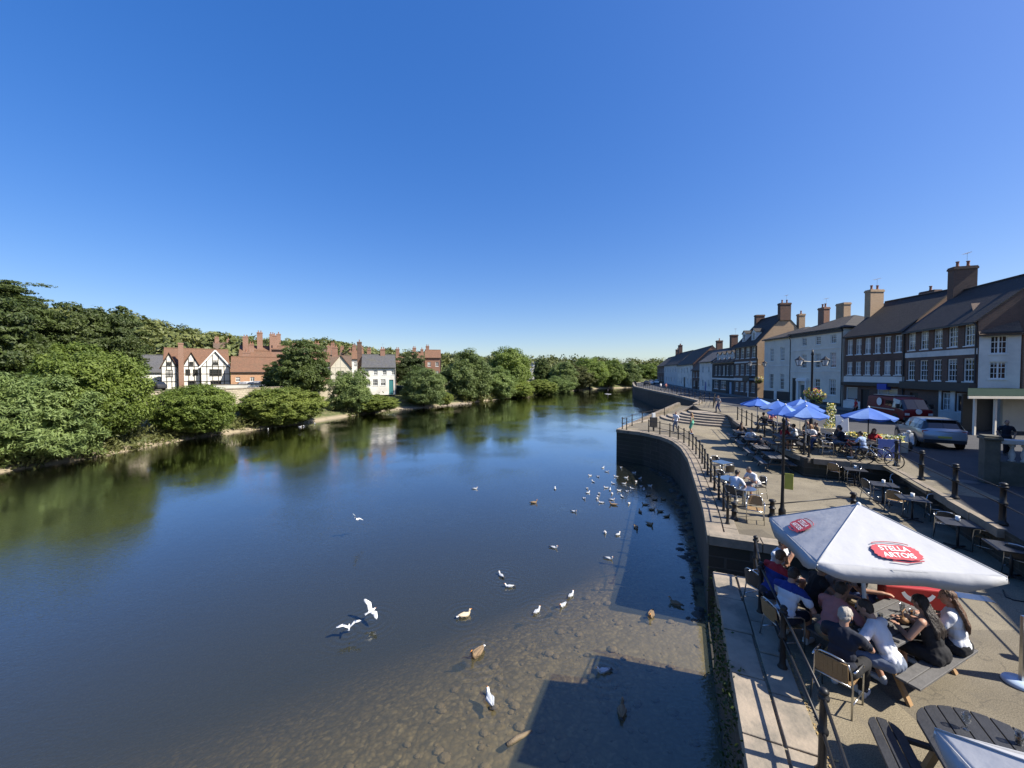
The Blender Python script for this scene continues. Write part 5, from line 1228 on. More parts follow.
# bistro tables below the wall, with chairs: table point, cup
tabs = [(860,469,'farthest dark table, near the bicycles'),(889,484,'second dark table from the bicycles'),(919,498,'middle dark table below the bollards'),(966,522,'large dark table below the third bollard'),(1021,547,'last dark table at the picture edge')]
TP = []
for i,(px,py,nm) in enumerate(tabs):
    q = gp(px,py,QUAY+.745); q.x -= .22; TP.append(q)
    bistro_table('dark square bistro table, the '+nm, q.x, q.y, QUAY, R(-30), False, (.12,.12,nm) if i < 4 else None)
ch = [(835,480,R(-60),m_rattan,'tan backed chair alone beside the terrace wall corner'),(852,484,R(60),m_slats,'aluminium chair at the farthest dark table, on the river side'),
 (872,500,R(-100),m_slats,'aluminium chair on the river side of the second dark table'),(896,512,R(-60),m_rattan,'tan rattan chair on the river side of the middle dark table'),
 (899,496,R(150),m_slats,'aluminium chair between the second and the middle dark tables'),(938,521,R(150),m_slats,'aluminium chair between the middle and the large dark tables'),
 (946,537,R(-50),m_slats,'aluminium chair on the river side of the large dark table'),(988,553,R(25),m_rattan,'tan chair with splayed legs in front of the large dark table'),
 (1022,577,R(-70),m_slats,'aluminium chair cut by the picture edge at the last dark table'),(870,481,R(170),m_slats,'aluminium chair between the farthest and the second dark tables')]
for px,py,rz,m,lb in ch:
    q = gp(px,py,QUAY); chair(lb, q.x, q.y, QUAY, rz, m)
# picnic tables along the foot of the terrace wall
for i,(px,py,lb) in enumerate([(779,455,'dark picnic table nearest the tall black post, against the terrace wall'),(765,446,'dark picnic table second from the tall black post along the terrace wall'),(754,438,'dark picnic table third from the tall black post along the terrace wall'),(744,431.5,'dark picnic table farthest along the terrace wall, near the curved steps')]):
    q = gp(px,py,QUAY+.75); picnic_table(lb, q.x-.25, q.y, QUAY, R(70), m_greywood, m_blackwood, 1.8, 'dark picnic tables along the terrace wall')
for px,Y,lb in [(775,20.5,'dark table under the blue parasols nearest the river'),(800,21.6,'dark table directly under the two front blue parasols'),(822,22.3,'dark table on the street side of the front blue parasols'),(846,20.4,'dark table between the blue cluster and the lone blue parasol'),(786,25.5,'dark table under the back blue parasols'),(767,28,'dark table under the outermost blue parasol'),(868,18.9,'dark table under the lone blue parasol')]:
    picnic_table(lb, max(xat(px,Y), 15.6+(Y-23.5)*.4), Y, ROAD, R(60+px % 17), m_blackwood, m_blackwood, 1.7, 'dark tables on the parasol terrace')
k = 0
for px,Y,rz,lb in [(826,21.2,30,'white chair beside the front blue parasol'),(834,20.6,200,'white chair between the front blue parasol and the flower boxes'),(838,21.8,100,'white chair by the upright white sunbed board'),(855,19.2,-40,'chair on the river side of the lone blue parasol'),(878,18.6,70,'chair on the street side of the lone blue parasol'),(812,20.9,-80,'chair in front of the front blue parasol'),(792,20.6,20,'chair among the drinkers at the terrace edge')]:
    chair(lb, xat(px,Y), Y, ROAD, R(rz), m_slats, 'chairs on the parasol terrace')
for px,py,rz,lb in [(826,455,-110,'dark slatted chair on the terrace above the wall corner'),(838,447,60,'dark slatted chair on the terrace short of the white board'),(848,452,150,'dark slatted chair on the terrace behind the lone tan backed chair'),(815,446,-30,'dark slatted chair among the front terrace tables'),(858,446,-70,'dark slatted chair beside the bicycles on the terrace')]:
    q = gp(px,py,ROAD); chair(lb, q.x, q.y, ROAD, R(rz), m_slats, 'chairs on the parasol terrace')
# two people table by the quay rail
q = gp(745,488,QUAY+.74); t = thing('bistro_table', 'aluminium table between the two people in white by the quay rail', 'table', (q.x,q.y,QUAY), R(20))
MB().lathe([(.36,.715),(.37,.72),(.37,.74),(.35,.745)], n=24).build('tabletop', m_alu, t, smooth=False); MB().lathe([(.03,.03),(.03,.713)], n=10).build('column', m_alu, t, smooth=True); MB().lathe([(.24,0),(.24,.015),(.04,.04)], n=16).build('foot', m_dark, t)
for px,py,rz,lb in [(733,505,R(-60),'aluminium chair under the person in white nearest the rail'),(757,497,R(95),'aluminium chair under the person in white away from the rail'),(755,522,R(150),'tan backed chair standing empty near the quay gap')]:
    q = gp(px,py,QUAY); chair(lb, q.x, q.y, QUAY, rz, m_rattan if 'tan' in lb else m_slats)
for i,(px,py) in enumerate([(728,478),(722,462)]):
    q = gp(px,py,QUAY+.74); t = thing('bistro_table', ('pale aluminium table against the rail behind the two people in white','small aluminium table farther along the quay rail')[i], 'table', (q.x,q.y,QUAY), R(20))
    MB().box(-.35,.35,-.35,.35,.72,.745).build('tabletop', m_alu, t); MB().lathe([(.03,.03),(.03,.72)], n=10).build('column', m_dark, t, smooth=True); MB().lathe([(.24,0),(.24,.015),(.04,.04)], n=16).build('foot', m_dark, t)
    for j in (-1,1): chair(('aluminium chair tucked at the '+('pale','small')[i]+' table by the rail, '+('near','far')[j>0]+' side'), q.x+.15*j, q.y+.7*j, QUAY, R(0 if j < 0 else 180), m_slats)

# ------------------------------------------------------------------ smaller street things
q = gp(1016,684,QUAY); t = thing('pavement_sign', 'tall silver framed pavement sign on a pale blue foot at the picture edge', 'sign', q, R(-9))
MB().box(.05,.09,-.03,.03,.02,1.12).box(1.0,1.04,-.03,.03,.02,1.12).box(.09,1.0,-.03,.03,1.08,1.12).box(.09,1.0,-.03,.03,.06,.1).build('frame', m_alu, t, bevel=.006)
MB().box(.09,1.0,-.012,.012,.1,1.08).build('panel', m_dark, t)
MB().lathe([(.2,0),(.21,.02),(.19,.06),(.06,.075)], (.06,0,0), 24).build('foot', M('pale_blue_plastic',(.45,.55,.68),(.4,.5,.62),rough=.4), t, smooth=True)
c = gp(972,597,QUAY); tag(MB().box(-.32,.32,-.14,.14,0,.008).build('drain_cover', m_alu, None, (c.x,c.y,QUAY), R(-20)), 'flat grey metal cover plate set in the ground right of the white parasol', 'cover plate')
a = [gp(x,y,QUAY+.012) for x,y in ((1003,590),(1006,597),(1014,600),(1026,602))]
tag(MB().tube(a, .012, 6).build('hose', m_black, smooth=True), 'thin black hose curling on the ground at the picture edge', 'hose')
q = gp(888,462,ROAD); t = thing('banner_sign', 'lavender blue banner board standing behind the bicycles', 'sign', q, R(-20))
MB().box(-.42,.42,-.02,.02,.18,1.05).build('panel', M('lavender_board',(.25,.30,.62),(.21,.26,.55),rough=.5), t)
for s in (-.42,.42): MB().box(s-.02,s+.02,-.03,.03,0,1.1).build('post', m_alu, t)
MB().tube([(-.2,-.023,.45),(-.1,-.023,.62),(.05,-.023,.55),(.2,-.023,.8),(.28,-.023,.78)], .018, 5).build('print', m_white, t)
q = gp(842,440,ROAD); t = thing('white_board', 'upright white board leaning beside the white chairs of the terrace', 'board', (q.x,q.y,ROAD), R(-30))
MB().obox((0,0,.78), .62, .04, 1.5, mat=Matrix.Rotation(R(-14),3,'X')).build('board', m_white, t, bevel=.02); MB().beam((0,.05,1.2),(0,.5,0),.04,.04).build('prop', m_white, t)
for i,(px,Y,lb) in enumerate([(876,20.8,'pale wooden planter of flowers behind the lone blue parasol'),(893,20.2,'pale wooden planter nearest the parked grey car'),(858,21.4,'pale wooden planter behind the white board'),(832,25.0,'pale planter with a tall flowering shrub beyond the front parasols')]):
    t = thing('planter', lb, 'planter', (xat(px,Y),Y,ROAD), R(-20)); MB().box(-.6,.6,-.2,.2,0,.55).build('box', m_cream, t, bevel=.01)
    h = 1.6 if i == 3 else .3; g = random.Random(i); mb = MB()
    for j in range(500 if i == 3 else 260):
        w_ = .5 if i != 3 else .32*(1-.6*(j/500)); c = Vector((g.uniform(-w_,w_)*(1.1 if i != 3 else 1), g.uniform(-.2,.2)*(1 if i != 3 else 1.4), .55+(j/500 if i == 3 else g.random())*h)); a = Vector((g.gauss(0,1),g.gauss(0,1),g.gauss(0,1))).normalized()*.055; b = a.orthogonal().normalized()*.05
        mb.quad(c-a,c-b,c+a,c+b, g.choice((0,0,0,1,2)))
    mb.build('foliage', [L_lime, MATS['yellow_petals'], MATS['white_petals']], t)
# balustrade at the foot of the bridge
q = Vector((xat(992,14.5), 14.5)); t = thing('balustrade', 'pale stone balustrade on a dark pier at the picture edge', 'balustrade', (q.x,q.y,ROAD), R(-32))
m_pier = M('weathered_pier_stone',(.14,.13,.10),(.08,.078,.062),rough=.95,scale=3,bump=.5,stain=(.05,.055,.035)); m_bal = M('pale_baluster_stone',(.52,.5,.45),(.4,.38,.34),rough=.9,scale=5)
MB().box(-.2,.2,-.24,.24,0,1.62).box(-.25,.25,-.29,.29,1.62,1.72).box(-.21,.21,-.25,.25,1.72,1.78).build('pier', m_pier, t, bevel=.02)
MB().box(.205,6,-.22,.22,0,.85).build('base_wall', m_pier, t); MB().box(.205,6,-.2,.2,1.5,1.66).build('top_rail', m_bal, t, bevel=.02)
bm_ = MB().lathe([(.09,0),(.09,.05),(.055,.08),(.095,.22),(.09,.3),(.05,.46),(.05,.52),(.085,.56),(.085,.645)], n=12).mesh('baluster', m_bal, True)
for i in range(18): link('baluster', bm_, t, (.55+i*.3,0,.852))
# litter bin / lifebuoy housing near the corner
q = gp(653.5,431,QUAY); t = thing('lifebuoy_housing', 'black lifebuoy housing with a pale top by the corner railing', 'lifebuoy', q)
MB().box(-.3,.3,-.12,.12,.35,1.2).build('cabinet', m_dark, t, bevel=.03); MB().box(-.06,.06,-.05,.05,0,.35).build('post', m_dark, t); MB().box(-.12,.12,-.1,.1,1.2,1.55).build('notice', m_white, t)
# weeds on the wall edge, fallen leaves
def weeds():
    g = np.random.default_rng(9); V = []
    for k in range(150):
        f = g.random(); seg = NEAR[1:]; i = min(int(f*3),2); a, b = np.array(seg[i]), np.array(seg[i+1]); p = a+(b-a)*g.random(); n = np.array([-(b-a)[1],(b-a)[0]]); n /= np.linalg.norm(n)
        z = QUAY-g.random()**2*1.9-.1; s = .05+.12*g.random()
        if g.random() < .45: continue
        P = np.array([p[0],p[1],z])+np.array([n[0],n[1],0])*.06+g.normal(size=(22,3))*s*np.array([.7,.7,1])
        t = g.normal(size=(22,3)); t /= np.linalg.norm(t,axis=1)[:,None]; b2 = np.cross(t,g.normal(size=(22,3))); b2 /= np.linalg.norm(b2,axis=1)[:,None]
        V.append(np.stack([P-t*.035,P-b2*.02,P+t*.035,P+b2*.02],1).reshape(-1,3))
    V = np.concatenate(V); me = bpy.data.meshes.new('wall_weeds'); me.from_pydata(V.tolist(),[],np.arange(len(V)).reshape(-1,4).tolist()); me.materials.append(m_weeds)
    tag(link('wall_weeds', me), 'weeds and moss tufts growing from the near quay wall', 'weeds', kind='stuff')
    V = []
    for k in range(900):
        f = g.random(); a, b = np.array([3.75,4.6]), np.array([4.75,6.9]); p = a+(b-a)*f+g.normal(size=2)*.13; t = g.normal(size=3); t[2] *= .2; t /= np.linalg.norm(t)/(.012+.02*g.random()); b2 = np.array([-t[1],t[0],.004*g.normal()])*.6
        P = np.array([p[0],p[1],QUAY+.014]); V.append(np.stack([P-t,P-b2,P+t,P+b2]))
    V = np.concatenate(V); me = bpy.data.meshes.new('fallen_leaves'); me.from_pydata(V.tolist(),[],np.arange(len(V)).reshape(-1,4).tolist()); me.materials.append(M('dry_leaves',(.42,.30,.12),(.28,.19,.08),rough=.9,scale=30))
    tag(link('fallen_leaves', me), 'dry yellow leaf litter along the foot of the near railing', 'leaf litter', kind='stuff')
weeds()
# ------------------------------------------------------------------ vehicles
m_tyre = M('tyre_rubber',(.015,.015,.015),(.022,.022,.022),rough=.85); m_rim = M('wheel_alloy',(.4,.4,.41),(.3,.3,.31),rough=.3,metal=1)
m_tail = M('tail_light',(.35,.02,.02),(.3,.015,.015),rough=.15); m_head = M('head_light',(.6,.62,.62),(.5,.52,.52),rough=.1)
m_plate = M('number_plate',(.6,.5,.1),(.55,.46,.09),rough=.5)
def vehicle(name, label, cat, x, y, rz, st, paint, wheels, wr, lights, group=None, zb=ROAD):
    """st: stations nose to tail (y, zlow, zbelt, ztop, hw, hwtop, glass) ; +y is forward"""
    t = thing(name, label, cat, (x,y,zb), rz, group)
    def sec(s):
        y,zl,zb_,zt,hw,ht,_ = s
        return [(hw*.86,y,zl),(hw*.97,y,zl+.1),(hw,y,zl+(zb_-zl)*.55),(hw*.975,y,zb_),(ht,y,zt-.06),(ht*.8,y,zt),(0,y,zt+.012)]
    S = [sec(s) for s in st]; body = MB(); panes = []
    for i in range(len(S)-1):
        for k in range(6):
            for sg in (1,-1):
                q = [Vector((p[0]*sg,p[1],p[2])) for p in (S[i][k],S[i+1][k],S[i+1][k+1],S[i][k+1])]
                if sg < 0: q = q[::-1]
                g0 = st[i][6]
                is_glass = (g0 == 'side' and k == 3) or (g0 == 'screen' and k in (3,4,5)) or (g0 == 'rear' and k in (3,4,5))
                if is_glass: panes.append((('side_window' if k == 3 and g0 == 'side' else 'windscreen' if g0 == 'screen' else 'rear_window'), sg, q))
                body.quad(*q, k=1 if is_glass else 0)
    for s, fl in ((S[0],1),(S[-1],0)):
        ring = [Vector(p) for p in s]+[Vector((-p[0],p[1],p[2])) for p in s[-2::-1]]
        body.add(ring, [tuple(range(len(ring)))[::-1] if not fl else tuple(range(len(ring)))])
    b = body.build('body', [paint, m_dark], t, smooth=True)
    bm = bmesh.new(); bm.from_mesh(b.data); bmesh.ops.remove_doubles(bm, verts=bm.verts, dist=.001); bmesh.ops.recalc_face_normals(bm, faces=bm.faces)
    for e in bm.edges:
        if len(e.link_faces) == 2 and e.calc_face_angle(0) > R(42): e.smooth = False
    bm.to_mesh(b.data); bm.free()
    by = {}
    for nme, sg, q in panes: by.setdefault((nme, sg if nme == 'side_window' else 0), []).append(q)
    for (nme, sg), qs in by.items():
        w_ = MB()
        for q in qs:
            n = (q[1]-q[0]).cross(q[3]-q[0]); c = sum(q, Vector())/4
            n = n.normalized() if n.length > 1e-6 else Vector((0,0,1))
            if n.dot(c-Vector((0,c.y,.8))) < 0: n = -n
            w_.quad(*[c+(p-c)*(.93 if nme == 'side_window' else .97)+n*.006 for p in q])
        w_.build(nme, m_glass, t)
    for sx in (-1,1):
        for wy in wheels:
            hw = st[len(st)//2][4]
            MB().tube([(sx*(hw-.02),wy,wr),(sx*(hw+.004),wy,wr)], wr*1.16, 24).build('wheel_arch', m_dark, t)
            wv = MB().tube([(sx*(hw-.2),wy,wr),(sx*(hw-.19),wy,wr),(sx*(hw+.0),wy,wr),(sx*(hw+.018),wy,wr)], [wr*.9,wr,wr,wr*.9], 24).build('wheel', m_tyre, t)
            rm = MB().tube([(sx*(hw+.0),wy,wr),(sx*(hw+.024),wy,wr)], wr*.62, 20)
            rm.build('rim', m_rim, wv)
    for nme, m, bx in lights: MB().box(*bx).build(nme, m, t, bevel=.008)
    return t
m_grey = M('grey_metallic_paint',(.42,.44,.46),(.38,.40,.42),rough=.28,metal=.6,coat=.6); m_redp = M('red_vehicle_paint',(.17,.008,.012),(.14,.007,.01),rough=.45,spec=.3)
suv = [(2.15,.42,.72,.80,.70,.55,''),(2.05,.30,.82,.93,.86,.68,''),(1.4,.27,.94,1.02,.92,.74,''),(.95,.27,.98,1.06,.94,.76,'screen'),(.25,.27,1.0,1.52,.94,.66,'side'),(-.5,.27,1.01,1.60,.94,.68,'side'),(-1.3,.27,1.04,1.58,.94,.67,'side'),(-1.75,.29,1.06,1.53,.93,.66,'rear'),(-2.12,.34,1.04,1.12,.90,.76,''),(-2.25,.42,.92,.98,.84,.7,'')]
lt = [('tail_light',m_tail,(.5,.86,-2.22,-2.05,.88,1.0)),('tail_light',m_tail,(-.86,-.5,-2.22,-2.05,.88,1.0)),('number_plate',m_plate,(-.26,.26,-2.285,-2.25,.62,.73)),('bumper',m_dark,(-.8,.8,-2.3,-2.1,.36,.54)),
      ('head_light',m_head,(.5,.8,2.04,2.14,.72,.83)),('head_light',m_head,(-.8,-.5,2.04,2.14,.72,.83)),('mirror',m_dark,(.93,1.1,.55,.68,1.0,1.13)),('mirror',m_dark,(-1.1,-.93,.55,.68,1.0,1.13)),('spoiler',m_dark,(-.6,.6,-1.92,-1.7,1.53,1.57))]
vehicle('parked_car', 'grey metallic car parked with its rear to the balustrade', 'car', 24.15, 22.6, R(-30), suv, m_grey, (1.35,-1.35), .36, lt)
van = [(2.5,.4,.9,1.0,.86,.8,''),(2.42,.3,1.05,1.2,.96,.86,'screen'),(1.85,.28,1.2,1.95,.98,.82,'side'),(1.0,.28,1.22,2.1,.98,.84,''),(-2.3,.28,1.22,2.1,.98,.84,''),(-2.5,.34,1.2,2.05,.96,.82,'')]
lv = [('head_light',m_head,(.6,.88,2.42,2.53,.72,.9)),('head_light',m_head,(-.88,-.6,2.42,2.53,.72,.9)),('bumper',m_dark,(-.95,.95,2.4,2.6,.32,.55)),('mirror',m_dark,(.98,1.2,1.9,2.05,1.25,1.6)),('mirror',m_dark,(-1.2,-.98,1.9,2.05,1.25,1.6)),('roof_rack',m_alu,(-.7,.7,-2.0,.8,2.16,2.2))]
t = vehicle('red_van', 'dark red van with round white emblems parked before the brick shop', 'van', 32.9, 33.2, R(164), van, m_redp, (1.5,-1.5), .36, lv)
MB().tube([(.985,-.6,1.62),(1.0,-.6,1.62)], .34, 24).build('emblem', m_white, t)
MB().tube([(0,2.44,1.02),(0,2.52,1.02)], .2, 24).build('emblem', m_white, t)
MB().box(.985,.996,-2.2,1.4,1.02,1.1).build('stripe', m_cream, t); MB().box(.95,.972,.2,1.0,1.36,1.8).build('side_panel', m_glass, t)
for i,(px,Y,p_,lb) in enumerate([(641,128,m_dark,'dark car parked at the far end of the riverside walk'),(646,140,m_grey,'grey car beyond the dark one at the far end of the riverside walk'),(652,152,m_white,'white car farthest along the riverside street')]):
    vehicle('parked_car', lb, 'car', xat(px,Y)+2, Y, R(-25), suv, p_, (1.35,-1.35), .36, [])
for i,(px,Y,p_,lb) in enumerate([(243,76.5,m_white,'white car behind the bank bushes below the brick wing'),(152,70,m_dark,'dark car on the embankment left of the timbered house'),(254,78,M('silver_paint',(.5,.5,.52),(.45,.45,.47),rough=.3,metal=.5),'silver car beside the white one below the brick wing')]):
    x = xat(px,Y); vehicle('parked_car', lb, 'car', x, Y, R(80), suv, p_, (1.35,-1.35), .36, [], zb=float(terrain_h(x,Y)))
def bicycle(label, x, y, rz, paint, z=ROAD):
    t = thing('bicycle', label, 'bicycle', (x,y,z), rz, 'bicycles by the terrace rail'); r = .34
    for wy in (.52,-.52):
        w_ = MB().tube([(0,wy+r*math.cos(2*math.pi*i/24),r+r*math.sin(2*math.pi*i/24)) for i in range(24)], .02, 6, closed=True).build('wheel', m_tyre, t)
        s = MB()
        for i in range(10): a = 2*math.pi*i/10; s.tube([(0,wy,r),(0,wy+r*math.cos(a),r+r*math.sin(a))], .003, 3)
        s.build('spokes', m_alu, w_)
    f = MB(); bb = (0,-.08,.3); st = (0,-.22,.78); hd = (0,.32,.82)
    for a,b in ((bb,st),(bb,(0,.36,.7)),((0,-.2,.72),hd),(bb,(0,-.52,r)),((0,-.2,.72),(0,-.52,r)),((0,.3,.88),(0,.38,.62)),((0,.38,.62),(0,.52,r))): f.tube([a,b], .017, 6)
    f.build('frame', paint, t, smooth=True)
    MB().tube([(-.27,.2,.97),(-.2,.3,1.0),(0,.3,.95),(.2,.3,1.0),(.27,.2,.97)], .012, 6).build('handlebar', m_black, t)
    MB().ell((0,-.25,.86),(.07,.13,.035)).tube([(0,-.22,.78),(0,-.24,.86)],.012,6).build('saddle', m_black, t)
for lb,px,py,rz,p_ in [('black bicycle leaning at the bollards in front of the lavender banner',868,463,R(70),m_black),('dark red bicycle behind the black one by the terrace rail',856,458,R(58),m_redp),('silver bicycle nearest the lavender banner',879,466,R(20),m_alu)]:
    q = gp(px,py,ROAD); bicycle(lb, q.x, q.y, rz, p_)
def moped(label, x, y, rz, paint):
    t = thing('motor_scooter', label, 'scooter', (x,y,ROAD), rz)
    for wy in (.6,-.55): MB().tube([(-.06,wy,.24),(.06,wy,.24)], .24, 20).build('wheel', m_tyre, t)
    MB().tube([(0,-.8,.5),(0,-.5,.58),(0,-.15,.5),(0,.1,.32),(0,.3,.32)],[.1,.2,.2,.15,.12],12).build('rear_body', paint, t, smooth=True)
    MB().obox((0,.42,.62),.42,.06,.62,mat=Matrix.Rotation(R(18),3,'X')).build('leg_shield', paint, t, bevel=.03)
    MB().tube([(0,.6,.24),(0,.48,.6),(0,.36,1.0)],.035,8).build('fork', m_alu, t); MB().tube([(-.32,.28,1.0),(0,.36,1.02),(.32,.28,1.0)],.018,6).build('handlebar', m_black, t)
    MB().ell((0,.45,.98),(.1,.09,.1)).build('headlight', m_head, t, smooth=True); MB().box(-.13,.13,-.7,-.08,.68,.77).build('seat', m_dark, t, bevel=.03)
q = gp(905,449,ROAD); moped('pale motor scooter parked in front of the grey car', q.x, q.y, R(150), m_white)
# paddle boarder far up river
q = gp(608,394,0); t = thing('paddle_board', 'tiny pale paddle board far up the river', 'paddle board', q, R(40))
MB().lathe([(.02,-.1)]+[(.4*math.sin(math.pi*i/10)**.6,-.1+.16*i/10) for i in range(1,10)]+[(.02,.06)],n=12).build('board', m_white, t).scale = (1,4,1)

# ------------------------------------------------------------------ birds
m_gullw = M('white_feathers',(.78,.78,.75),(.7,.7,.67),rough=.9,scale=9); m_gullg = M('grey_feathers',(.42,.44,.46),(.36,.38,.4),rough=.9,scale=9); m_tip = M('dark_feathers',(.03,.03,.03),(.05,.045,.04),rough=.9)
m_brown = M('brown_feathers',(.26,.18,.10),(.14,.095,.055),rough=.9,scale=26); m_beak = M('orange_beak',(.6,.22,.04),(.5,.18,.03),rough=.5); m_buff = M('buff_feathers',(.62,.52,.36),(.5,.4,.27),rough=.9,scale=20); m_headg = M('dark_green_feathers',(.02,.06,.035),(.015,.045,.03),rough=.5)
def bird_mesh(name, mats, path, rad, beak, wing=None, tail=True):
    """one continuous body tube from tail to head; faces coloured by region: 0 body, 1 back, 2 head, 3 beak, 4 tips"""
    mb = MB(); mb.tube(path, rad, 12); o = bpy.data.meshes.new(name)
    h = Vector(path[-1]); d = Vector(beak)
    mb.tube([h-d*.2, h+d*.55, h+d], [rad[-1]*.55, rad[-1]*.33, rad[-1]*.08], 6, k=3)
    if wing == 'fold':
        L = (Vector(path[-3])-Vector(path[0])).length
        for s in (-1,1):
            P = [Vector(path[0])+Vector((s*.012,-.03,.03)), Vector(path[1])+Vector((s*rad[1]*.75,0,rad[1]*.45)), Vector(path[2])+Vector((s*rad[2]*.85,0,rad[2]*.35)), Vector(path[3])+Vector((s*rad[3]*.8,0,rad[3]*.15))]
            mb.tube(P, [.008, rad[1]*.45, rad[2]*.5, rad[3]*.25], 8, k=1)
    if wing == 'fly':
        for s in (-1,1):
            r = Vector(path[2]); A = [r+Vector((s*.05,.08,.03)), r+Vector((s*.28,.14,.17)), r+Vector((s*.55,.02,.20)), r+Vector((s*.60,-.04,.19))]
            B = [r+Vector((s*.05,-.1,.02)), r+Vector((s*.28,-.06,.16)), r+Vector((s*.5,-.09,.18)), r+Vector((s*.585,-.07,.185))]
            for i in range(3):
                th = Vector((0,0,.012)); k = 1 if i < 2 else 4
                a,b,c,e = A[i],A[i+1],B[i+1],B[i]
                vs = [a+th*.5,b+th*.3,c,e,a-th*.5,b-th*.3,c-th*.2,e-th*.2]
                mb.add(vs,[(0,1,2,3),(7,6,5,4),(0,4,5,1),(2,6,7,3),(1,5,6,2),(3,7,4,0)],k)
    if tail: 
        p = Vector(path[0]); mb.add([p+Vector((-.03,.03,.012)),p+Vector((.03,.03,.012)),p+Vector((.055,-.1,.01)),p+Vector((-.055,-.1,.01)),p+Vector((-.03,.03,-.008)),p+Vector((.03,.03,-.008)),p+Vector((.055,-.1,.0)),p+Vector((-.055,-.1,.0))],[(3,2,1,0),(4,5,6,7),(0,1,5,4),(1,2,6,5),(2,3,7,6),(3,0,4,7)],4)
    me = mb.mesh(name, mats, True)
    for p in me.polygons:
        if p.material_index == 0:
            if p.center.y > path[-2][1]-.005 and p.center.z > path[-2][2]-.01: p.material_index = 2
            elif p.center.z > path[2][2]+rad[2]*.35 and p.center.y < path[4][1]-.03: p.material_index = 1
    return me
gp_path = [(0,-.2,.07),(0,-.12,.06),(0,0,.045),(0,.1,.055),(0,.15,.1),(0,.17,.16),(0,.19,.18)]; gr = [.014,.05,.075,.06,.04,.034,.034]
B_gull = bird_mesh('gull', [m_gullw,m_gullg,m_gullw,m_beak,m_tip], gp_path, gr, (0,.06,-.008), 'fold')
fl_path = [(0,-.2,0),(0,-.12,0),(0,0,0),(0,.1,.0),(0,.15,.01),(0,.18,.02),(0,.205,.02)]
B_fly = bird_mesh('gull', [m_gullw,m_gullw,m_gullw,m_beak,m_gullg], fl_path, [.014,.045,.062,.055,.04,.034,.03], (0,.06,-.008), 'fly')
dk_path = [(0,-.28,.10),(0,-.18,.07),(0,0,.05),(0,.13,.065),(0,.19,.12),(0,.2,.21),(0,.235,.235)]; dr = [.02,.075,.105,.085,.045,.038,.042]
B_duck = bird_mesh('duck', [m_brown,m_brown,m_brown,m_beak,m_tip], dk_path, dr, (0,.075,-.012), 'fold')
B_drake = bird_mesh('duck', [M('grey_flank',(.3,.28,.25),(.24,.22,.2),rough=.9),m_brown,m_headg,m_beak,m_tip], dk_path, dr, (0,.075,-.012), 'fold')
B_pale = bird_mesh('duck', [m_buff,m_buff,m_buff,m_beak,m_gullw], dk_path, dr, (0,.075,-.012), 'fold')
ds_path = [(0,-.40,.15),(0,-.26,.10),(0,0,.07),(0,.2,.09),(0,.27,.2),(0,.28,.36),(0,.32,.4)]; gsr = [.025,.11,.15,.12,.055,.042,.048]
B_goose = bird_mesh('goose', [m_brown,m_brown,m_tip,m_beak,m_gullw], ds_path, gsr, (0,.085,-.015), 'fold')
def bird(name, me, label, px, py, h=0, rz=0, sc=1.0, group=None, tilt=(0,0)):
    if h: p = gp(px,py,h)
    else: p = gp(px,py,0.0)-Vector((0,0,.015))
    o = link(name, me, None, p); o.rotation_euler = (tilt[0],tilt[1],rz); o.scale = (sc*.78,)*3
    return tag(o, label, name, group)
FG = 'gulls flying low over the river'
bird('gull', B_fly, 'white gull flying with raised wings, highest over the open water', 356, 519, .9, R(60), .8, FG, (R(15),R(40)))
bird('gull', B_fly, 'white gull flapping with both wings up, just above the water', 371, 611, .35, R(-40), .85, FG, (R(10),R(25)))
bird('gull', B_fly, 'white gull gliding flat with wings spread beside the flapping one', 349, 627, .3, R(20), .72, FG, (0,R(-5)))
SW = 'birds swimming on the river'
bird('duck', B_pale, 'pale buff duck swimming between the flying gulls and the brown goose', 465, 616, 0, R(-60), 1.0, SW)
bird('goose', B_goose, 'big brown goose swimming at the edge of the pebble shallows', 477, 655, 0, R(145), .85, SW)
bird('gull', B_gull, 'large white and grey gull nearest the camera in the pebble shallows', 490, 701, 0, R(20), 1.35, SW)
bird('gull', B_gull, 'white gull at the edge of the parasol shadow in the shallows', 603, 672, 0, R(100), 1.1, SW)
for px,py,lb in [(501,576,'white gull on open water, the farther of a close pair'),(509,587,'white gull on open water, the nearer of a close pair'),(537,612,'white gull alone near the middle of the shallows'),(563,606,'white gull, the nearer of two where the pebbles begin'),(571,596,'white gull, the farther of two where the pebbles begin'),(554,548,'white gull alone in open water beyond the pair'),(555,489,'white gull alone far out level with the wall corner'),(475,489,'white gull farthest out towards the middle of the river'),(609,559,'white gull close to the straight shadow edge'),(618,535,'white gull beside the straight shadow edge, farther up'),(605,533,'white gull floating next to the one at the shadow edge'),(574,512,'white gull alone between open water and the flock')]:
    bird('gull', B_gull, lb, px, py, 0, R((px*37+py*11) % 360), 1.0, SW)
for px,py in [(598,497),(603,468),(598,477),(587,489),(588,493),(599,494),(610,490),(597,499),(613,484),(624,484),(606,488),(622,497),(632,489),(619,491),(641,487),(612,494),(626,478),(636,482),(644,490),(650,486),(593,482),(584,499),(616,477),(629,504),(607,472),(634,473),(640,479),(621,468),(590,476),(612,500),(601,503),(627,492)]:
    bird('gull', B_gull, 'small white gull in the scattered flock by the wall corner', px, py, 0, R((px*53+py*17) % 360), .95, 'flock of gulls by the wall corner')
